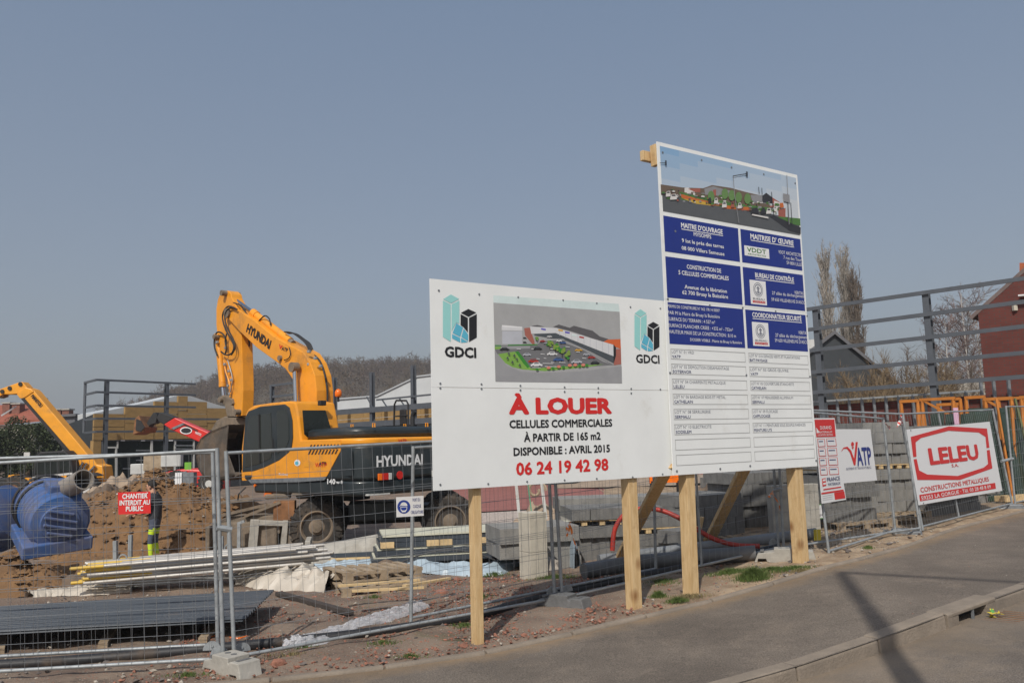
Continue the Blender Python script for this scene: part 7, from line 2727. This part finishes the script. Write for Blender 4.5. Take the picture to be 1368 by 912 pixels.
b.prism([at(2, 556, Yh), at(19, 545, Yh + 1), at(19, 543, Yh + 1), at(1, 554, Yh)], V((0, .3, .1)))
b.build('verge', grey_white, t)
for (x0, y0, x1, y1) in ((6, 539, 16.5, 560), (19, 540, 30, 556), (53, 533, 59, 560)):
    b = MB()
    a, c = at(x0, y1, Yh + 2), at(x1, y0, Yh + 2)
    b.box(((a.x + c.x) / 2, Yh + 2, (a.z + c.z) / 2), (c.x - a.x, .7, c.z - a.z))
    ch_ = b.build('chimney', chim, t)
    b = MB()
    b.box(((a.x + c.x) / 2, Yh + 2, c.z + .05), (c.x - a.x + .14, .85, .1))
    b.build('chimney_cap', concrete, ch_)
house('low house with twin red brick chimneys left of the dark wall', [(66, 604), (100, 604), (100, 556), (66, 557)], [((64, 557.5), (101, 555.5))], 56, 6, roof_slate, roof_slate, ((70, 547, 79, 558), (80.5, 547, 90, 558)))
# red house on the right
FHo = Face(at(1306.5, 560, 28.5), WD, (0, 0, 1))
hr = thing('brick_house', 'dark red brick house gable at the right edge behind steel rails', 'house', FHo.px(1316, 590))
gpts = [(1316, 590), (1313, 530), (1306.5, 419.5), (1392, 343), (1480, 425), (1490, 590)]
P_ = [FHo.px(*p) for p in gpts]
P_[0] = V((P_[2].x, P_[2].y, 0)); P_[1] = V((P_[2].x, P_[2].y, 1))
P_[5] = V((P_[4].x, P_[4].y, 0))
b = MB()
b.prism([P_[0], P_[5], P_[4], P_[3], P_[2]], FHo.n * -9)
# uv independent brick texture: local frame along the wall
hwall = b.build('wall', brickwall, hr)
for a, c in ((P_[2], P_[3]), (P_[3], P_[4])):
    b = MB()
    d_ = (c - a).normalized()
    up_ = FHo.n.cross(d_)
    if up_.z < 0: up_ = -up_
    b.prism([a - d_ * .25 + up_ * .01, c + d_ * .02 + up_ * .01, c + d_ * .02 + up_ * .13, a - d_ * .25 + up_ * .13][:4], FHo.n * -9.2)
    b.build('roof', M('roof_edge_tile', (.16, .12, .11), .8, .15), hr)
b = MB()
c0_ = FHo.px(1368, 350, -2.5)
b.prism([FHo.px(1362, 392, -2.5), FHo.px(1376, 392, -2.5), FHo.px(1376, 351, -2.5), FHo.px(1362, 351, -2.5)], FHo.n * -.6)
b.build('chimney', M('chimney_orange', (.40, .11, .04), .85, .15, 5), hr)
b = MB()
b.prism([FHo.px(1360, 395.5, .3), FHo.px(1380, 394, .3), FHo.px(1380, 392, .3), FHo.px(1360, 393.5, .3)], FHo.n * -.3)
b.build('lamp', ink_white, hr)
b = MB()
c_ = FHo.px(1355.5, 410, .05)
b.box(c_, (.12, .12, .24))
b.build('lantern', concrete_pale, hr)
# dark barn
bn = thing('dark_barn', 'charcoal clad barn with pointed gable between poplars and shrubs', 'building', at(1115, 575, 44))
b = MB()
b.prism([at(*p, 44) for p in ((1060, 575), (1198, 575), (1198, 514), (1115.4, 447), (1060, 490))], V((4, 9, 0)))
b.build('wall', barn_dark, bn)
for p, q in (((1115.4, 446), (1200, 514.5)), ((1055, 493), (1115.4, 446))):
    b = MB()
    a, c = at(*p, 43.8), at(*q, 43.8)
    b.prism([a, c, c + V((0, 0, .2)), a + V((0, 0, .2))], V((4.1, 9.4, 0)))
    b.build('roof', roof_slate, bn)
pale = thing('pale_building', 'pale low building glimpsed between the tall board and dark barn', 'building', at(1080, 575, 52))
b = MB()
b.prism([at(*p, 52) for p in ((1040, 575), (1096, 575), (1096, 452), (1040, 458))], V((0, 5, 0)))
b.build('wall', grey_white, pale)
# red brick yard wall with steel posts
FWl = Face(FWg.o - FWg.n * 1.5, WD, (0, 0, 1))
yw = thing('yard_wall', 'red brick yard wall with grey steel posts and top rail', 'wall', FWl.px(1200, 590))
a, c = FWl.px(1085, 537), FWl.px(1400, 516)
zt_ = (a.z + c.z) / 2
b = MB()
b.prism([V((a.x, a.y, 0)), V((c.x, c.y, 0)), V((c.x, c.y, c.z - .12)), V((a.x, a.y, a.z - .12))], FWl.n * -.22)
b.build('wall', brickwall, yw)
for x in (1103, 1118, 1134, 1151, 1167, 1183, 1200, 1219, 1235, 1254, 1271, 1290, 1311, 1328, 1348):
    q = FWl.px(x, 533 - (x - 1118) * .066, .12)
    b = MB()
    b.beam(V((q.x, q.y, 0)), V((q.x, q.y, q.z + (.25 if x > 1300 else 0))), .07, .07, up=(0, 1, 0))
    b.build('post', galv_dull, yw)
b = MB()
b.beam(a + FWl.n * .12, FWl.px(1311, 521.5, .12), .05, .06)
b.build('top_rail', galv, yw)
b = MB()
# orange trestles
FT = Face(FWg.o + FWg.n * 3.0, WD, (0, 0, 1))
def zt4(x, y):
    return (1180 + x / 4.5585, 500 + y / 4.5585)
tre = [(100, 215, 165, 0), (222, 438, 155, .3), (325, 480, 185, .9), (420, 470, 150, .5), (495, 620, 142, .4), (610, 790, 152, .2), (690, 860, 150, 1.2), (830, 990, 140, .5)]
for k, (x0, x1, y, o_) in enumerate(tre):
    t = thing('trestle', ['leftmost orange steel trestle, above the left of the LELEU sign', 'wide orange trestle second from the left above the LELEU sign', 'low orange trestle tucked under the wide one', 'narrow tall orange trestle above the LELEU sign middle', 'orange trestle above the right half of the LELEU sign', 'orange trestle above the right corner of the LELEU sign', 'orange trestle above the gap right of the LELEU panel', 'rightmost orange steel trestle at the edge of the picture'][k], 'trestle', FT.px(*zt4((x0 + x1) / 2, 400), -o_), group='orange steel trestles behind the fence')
    p, q = FT.px(*zt4(x0, y), -o_), FT.px(*zt4(x1, y - 4), -o_)
    q.z = p.z
    d_ = (q - p)
    def bar(a, c, w_=.05):
        b = MB()
        b.beam(a, c, w_, w_)
        b.build('bar', orange_m, t)
    bar(p, q, .07)
    for f in (.06, .94):
        for s_ in (-.3, .3):
            a = p + d_ * f
            bar(a, V((a.x + FT.n.x * s_, a.y + FT.n.y * s_, .38)), .055)
    a = p + d_ * .06; c = p + d_ * .94
    bar(V((a.x, a.y, 1.5)), V((c.x, c.y, 1.5)))
    if k % 2:
        bar(a, V((c.x, c.y, 2.3)), .05)
# glass racks at the right edge
gr_ = thing('glass_rack', 'rack of dark green glass sheets with orange bars at right edge', 'rack', ground(1352, 660))
FG = Face(V((at(1338, 655, 18.9).x, 18.9, .38)), V((.86, .3, 0)), (0, 0, 1))
glg = M('green_glass', (.030, .050, .036), .12, .3, 1.5, coat=.4)
for k in range(5):
    b = MB()
    u = -.4 + .75 * k
    b.prism([FG.P(u, .05, .1 * k), FG.P(u + .68, .05, .1 * k), FG.P(u + .60, 2.1, -.25 + .1 * k), FG.P(u - .05, 2.1, -.25 + .1 * k)], FG.n * -.03)
    b.build('glass_sheet', glg, gr_)
for k in range(4):
    b = MB()
    u = -.2 + .8 * k
    b.beam(FG.P(u, 0, .45), FG.P(u + random.uniform(-.25, .25), 2.3, .05), (.04), .04)
    b.build('bar', orange_m if k % 2 == 0 else M('rack_olive', (.12, .13, .05), .6, .1), gr_)
b = MB()
b.beam(FG.P(-.4, .12, .3), FG.P(3.2, .12, .3), .3, .12)
b.build('base', pale_wood, gr_)
FG2 = Face(FWg.o + FWg.n * 4.6, WD, (0, 0, 1))
g2 = thing('glass_rack', 'green glass sheets standing upright behind the top of LELEU sign', 'rack', FG2.px(1270, 580))
for k in range(4):
    b = MB()
    x = 1243 + 20 * k
    b.prism([FG2.px(x, 600, .05 * k), FG2.px(x + 18, 598, .05 * k), FG2.px(x + 18, 551, .05 * k), FG2.px(x, 553, .05 * k)], FG2.n * -.03)
    b.build('glass_sheet', glg, g2)
b = MB()
q = FG2.px(1277.5, 560, .3)
b.box(q, (.10, .03, .5))
b.build('pink_label', M('label_pink', (.62, .38, .50), .5, 0), g2)
# =================================================================== hill, woods and trees
b = MB()
vs = []
sky_px = [(-200, 570), (60, 566), (150, 545), (200, 536), (240, 530), (262, 526), (283, 519), (323, 509), (345, 509), (385, 503), (436, 497), (487, 494), (532, 491), (575, 491), (700, 492), (900, 505), (1080, 530), (1200, 545), (1500, 555)]
YH = 300
top = [at(x, y + 13 + (12 if x < 240 else 0), YH) for x, y in sky_px]
N = 80
def ridge(t):
    f = t * (len(top) - 1)
    i = min(int(f), len(top) - 2)
    return top[i].lerp(top[i + 1], f - i)
rows_ = 14
for j in range(rows_ + 1):
    u = j / rows_
    for i in range(N + 1):
        p = ridge(i / N)
        z = -2 + (p.z + 2) * math.sin(u * math.pi / 2 if u < 1 else math.pi / 2)
        y = 120 + (YH - 120) * u + 30 * fbm(i * .1, u, 1, 2)
        vs.append((p.x * (y / YH), y, z))
for i in range(N + 1):
    p = ridge(i / N)
    vs.append((p.x * 1.6, YH + 200, -5))
rows_ += 1
b.mesh(vs, [(j * (N + 1) + i, j * (N + 1) + i + 1, (j + 1) * (N + 1) + i + 1, (j + 1) * (N + 1) + i) for j in range(rows_) for i in range(N)])
o = b.build('hill', M('hill_floor', (.085, .068, .048), .97, .2, .1, bump=.3), smooth=80)
o['kind'] = 'structure'
HV = [V(v) for v in vs]
def twigs(b, p, H, spread, n, wd, m=0, up=.9):
    for k in range(n):
        f = random.uniform(.15, .95)
        a = random.uniform(0, 6.283)
        r_ = spread * math.sin(math.pi * min(1, f * .85 + .12)) * random.uniform(.3, 1)
        q0 = p + V((0, 0, H * f * .75))
        q1 = p + V((math.cos(a) * r_, math.sin(a) * r_, H * min(1.05, f + random.uniform(.05, .3))))
        s_ = V((math.sin(a + 1), -math.cos(a + 1), .1)).normalized() * wd
        b.face([q0 - s_, q0 + s_, q1], m)
b = MB()
for k in range(1300):
    u = random.random() ** .5 if k > 380 else random.uniform(.93, 1.0)
    i = random.randrange(8, 66)
    j = min(13, int(u * 14))
    p = HV[j * (N + 1) + i].lerp(HV[(j + 1) * (N + 1) + i], u * 14 - j) if j < 13 else HV[14 * (N + 1) + i].copy()
    p = p + V((random.uniform(-3, 3), random.uniform(-4, 4), -.8))
    H = random.uniform(4.5, 7.0)
    s_ = V((.12, 0, 0))
    b.face([p - s_, p + s_, p + V((0, 0, H * .8))], k % 3)
    for _ in range(80):
        a, rr, hh = random.uniform(0, 6.283), random.random() ** .5, random.random()
        prof = math.sin(math.pi * min(1, .18 + hh * .82)) ** .6
        q0 = p + V((math.cos(a) * rr * H * .40 * prof, math.sin(a) * rr * H * .40 * prof, H * (.25 + .75 * hh)))
        e = V((random.gauss(0, .7), random.gauss(0, .7), random.gauss(.4, .6))) * random.uniform(.5, 1.2)
        sd_ = e.cross(V((.1, 1, .2))).normalized() * .065
        b.face([q0 - sd_, q0 + sd_, q0 + e], k % 3)
o = b.build('hillside_woodland', [wood_a, wood_b, wood_c])
tag(o, 'bare brown woodland covering the far hill', 'woods', kind='stuff')
def tree(name, label, base, H, spread, m, mt, kind='round', n1=40, n2=14, wd=.02, trunk_r=.12, cat='tree', group=None):
    t = thing(name, label, cat, base, group=group)
    b = MB()
    lean = V((random.uniform(-.03, .03), 0, 0))
    pts = [base + V((lean.x * H * f + .1 * fbm(f * 3, base.x, 1, 2), .1 * fbm(f * 3, base.x + 9, 1, 2), H * f)) for f in [k / 8 for k in range(9)]]
    b.tube(pts, [trunk_r * (1 - .88 * k / 8) for k in range(9)], n=7)
    b.build('trunk', mt, t, smooth=60)
    b = MB()
    for k in range(n1):
        f = random.uniform(.10 if kind != 'round' else .28, .97)
        i = min(int(f * 8), 7)
        p = pts[i].lerp(pts[i + 1], f * 8 - i)
        a = random.uniform(0, 6.283)
        if kind == 'poplar':
            L_ = H * random.uniform(.12, .24) * (1 - .45 * f)
            d = V((math.cos(a) * .28, math.sin(a) * .28, 1)).normalized()
            shape = spread
        else:
            L_ = spread * random.uniform(.6, 1.15) * (1.1 - f * .55)
            d = V((math.cos(a), math.sin(a), random.uniform(.35, 1.1))).normalized()
        q1 = p + d * L_ * .5 + V((0, 0, L_ * .08))
        q2 = p + d * L_ + V((0, 0, L_ * .22))
        r0 = trunk_r * .32 * (1 - f * .7)
        b.tube([p, q1, q2], [r0, r0 * .6, wd * .5], n=4, caps=False)
        for j in range(n2):
            g_ = random.uniform(.25, 1)
            s0 = p.lerp(q1, g_ * 2) if g_ < .5 else q1.lerp(q2, g_ * 2 - 1)
            if kind == 'poplar':
                e = V((random.gauss(0, .22), random.gauss(0, .22), 1)).normalized() * L_ * random.uniform(.2, .5)
            else:
                e = (d + V((random.gauss(0, .7), random.gauss(0, .7), random.gauss(.25, .5)))).normalized() * L_ * random.uniform(.2, .5)
            c = s0 + e
            sd_ = e.cross(V((random.random(), random.random(), random.random()))).normalized() * wd
            b.face([s0 - sd_, s0 + sd_, c])
            for _ in range(3):
                h_ = random.uniform(.3, .9)
                s1 = s0.lerp(c, h_)
                e2 = (e.normalized() + V((random.gauss(0, .6), random.gauss(0, .6), random.gauss(.1, .4)))).normalized() * e.length * random.uniform(.25, .6)
                sd2 = e2.cross(V((random.random(), random.random(), random.random()))).normalized() * wd * .7
                b.face([s1 - sd2, s1 + sd2, s1 + e2])
    b.build('crown', m, t)
    return t
def tree_at(px, py_top, Y, **k):
    top_ = at(px, py_top, Y)
    base = V((top_.x, top_.y, 0))
    return tree(base=base, H=top_.z, **k)
tree_at(1097, 356, 60, name='poplar_tree', label='left narrow bare poplar beside the tall board', spread=1.2, m=twig_pale, mt=bark, kind='poplar', n1=140, n2=12, wd=.022, trunk_r=.22)
tree_at(1127, 358, 62, name='poplar_tree', label='right taller bare poplar behind the dark barn roof', spread=1.8, m=twig_pale, mt=bark, kind='poplar', n1=180, n2=12, wd=.022, trunk_r=.25)
tree_at(1140, 385, 61, name='poplar_tree', label='short bare poplar stem right of the taller poplar', spread=1.8, m=twig, mt=bark, kind='poplar', n1=160, n2=12, wd=.022, trunk_r=.2)
tree_at(1283, 392, 52, name='birch_tree', label='bare birch with pale trunk behind the steel frame', spread=3.0, m=twig_red, mt=birch, n1=62, n2=16, wd=.014, trunk_r=.13)
tree_at(1305, 402, 54, name='birch_tree', label='slim bare birch close to the red house', spread=2.2, m=twig_pale, mt=birch, n1=45, n2=14, wd=.013, trunk_r=.10)
tree_at(1262, 425, 50, name='birch_tree', label='lower bare birch left of the tall one', spread=2.4, m=twig_red, mt=birch, n1=48, n2=14, wd=.014, trunk_r=.09)
for k, (px, py, Y, lb, m_) in enumerate(((1170, 478, 38, 'leafless ochre shrub at the corner of the dark barn', twig_ochre), (1195, 462, 42, 'tallest leafless shrub between barn and steel column', twig), (1215, 468, 40, 'leafless shrub left of the steel column', twig_ochre), (1238, 470, 43, 'leafless shrub behind the steel column', twig), (1150, 500, 36, 'low leafless shrub before the dark barn wall', twig_ochre), (1262, 480, 41, 'leafless shrub right of the steel column', twig_ochre), (1290, 478, 44, 'leafless shrub under the birches', twig), (1230, 505, 35, 'low leafless shrub behind the yard wall', twig_ochre), (1180, 508, 35, 'low ochre shrub behind the yard wall', twig_ochre))):
    top_ = at(px, py, Y)
    base = V((top_.x, top_.y, 0.2))
    t = thing('bare_shrub', lb, 'shrub', base)
    b = MB()
    H = top_.z - .2
    for s_ in range(16):
        a = random.uniform(0, 6.283)
        r_ = random.uniform(.2, 1.9)
        d = V((math.cos(a) * r_, math.sin(a) * r_, H * random.uniform(.55, 1.0)))
        mid = base + d * .5 + V((0, 0, H * .08))
        b.tube([base + d * .02, mid, base + d], [.03, .02, .008], n=4, caps=False)
        for j in range(80):
            f = random.uniform(.2, 1)
            s0 = (base + d * .02).lerp(mid, f * 2) if f < .5 else mid.lerp(base + d, f * 2 - 1)
            e = (d.normalized() * .6 + V((random.gauss(0, .6), random.gauss(0, .6), random.gauss(.2, .4)))).normalized() * random.uniform(.3, .95)
            sd_ = e.cross(V((.3, .5, random.random()))).normalized() * .010
            b.face([s0 - sd_, s0 + sd_, s0 + e])
            s1 = s0 + e * .5
            e2 = (e.normalized() + V((random.gauss(0, .7), random.gauss(0, .7), random.gauss(0, .5)))).normalized() * .3
            b.face([s1 - sd_ * .8, s1 + sd_ * .8, s1 + e2])
    b.build('branches', m_, t)
# low hedge of far wall stones
b = MB()
a, c = at(1225, 512, 46), at(1320, 505, 46)
b.beam(V((a.x, a.y, a.z / 2)), V((c.x, c.y, a.z / 2)), .3, a.z)
tag(b.build('garden_wall', concrete, bevel=.02), 'pale garden wall behind the shrubs left of the red house', 'wall')
# evergreen at the left
ev = thing('evergreen_tree', 'dense dark evergreen tree at the left edge behind the yellow loader', 'tree', at(35, 640, 46))
tb0 = at(38, 548, 46)
ebase = V((tb0.x, tb0.y, 0))
b = MB()
b.tube([ebase, ebase + V((.1, 0, 1.5)), ebase + V((0, 0, 3.6))], [.2, .15, .05], n=7)
b.build('trunk', bark, ev, smooth=60)
b = MB()
clumps = []
for k in range(150):
    a, f = random.uniform(0, 6.283), random.random()
    px_, py_ = random.uniform(-30, 80), 0
    tp = 546 + abs(px_ - 38) * .55 + (8 if px_ < 5 else 0) + random.uniform(0, 8)
    py_ = random.uniform(tp, 640)
    c = at(px_, py_, 46 + random.uniform(-1.4, 1.4))
    clumps.append((c, random.uniform(.28, .55)))
for c, r_ in clumps:
    for j in range(190):
        d = V((random.gauss(0, 1), random.gauss(0, 1), random.gauss(0, 1))).normalized() * r_ * random.random() ** .4
        p = c + d
        if p.z < .1:
            continue
        s_ = random.uniform(.04, .085)
        u_ = V((random.gauss(0, 1), random.gauss(0, 1), random.gauss(0, 1))).normalized() * s_
        v_ = u_.cross(V((random.random(), random.random(), 1))).normalized() * s_ * .7
        b.face([p - u_, p + v_, p + u_, p - v_])
b.build('crown', needle, ev)
# lamp column standing beside the photographer; only its shadow is in view
lc = thing('lamp_column', 'grey street lamp column beside the kerb with a long arm', 'street lamp', (1.82, 1.97, 0))
b = MB()
b.tube([(1.82, 1.97, -.2), (1.82, 1.97, 4), (1.82, 1.97, 9.6)], [.15, .12, .07], n=14)
b.build('column', galv_dull, lc, smooth=60)
b = MB()
b.tube([(1.82, 1.97, 9.57), (2.9, 1.15, 9.65), (4.2, .2, 9.7)], [.05, .045, .04], n=8)
b.build('arm', galv_dull, lc, smooth=60)
b = MB()
b.box((4.4, .05, 9.7), (.6, .28, .12), -.65)
b.build('lamp_head', galv_dull, lc, bevel=.03)
# ------------------------------------------------------------------ spring haze
hm = bpy.data.materials.new('haze_air')
hm.use_nodes = True
hn = hm.node_tree.nodes
hn.remove(hn['Principled BSDF'])
pv = hn.new('ShaderNodeVolumePrincipled')
pv.inputs['Color'].default_value = (.86, .9, .95, 1)
pv.inputs['Density'].default_value = 0.0008
pv.inputs['Anisotropy'].default_value = 0.2
hm.node_tree.links.new(pv.outputs[0], hn['Material Output'].inputs['Volume'])
b = MB()
b.box((0, 500, 20), (2400, 2200, 56))
hb = b.build('haze', hm)
hb['kind'] = 'stuff'
hb['label'] = 'thin spring haze over the whole site'
hb['category'] = 'haze'
# ------------------------------------------------------------------ end
bpy.data.objects.remove(_fo)
print('objects', len(bpy.data.objects), 'tris', sum(len(o.data.polygons) for o in bpy.data.objects if o.type == 'MESH'))
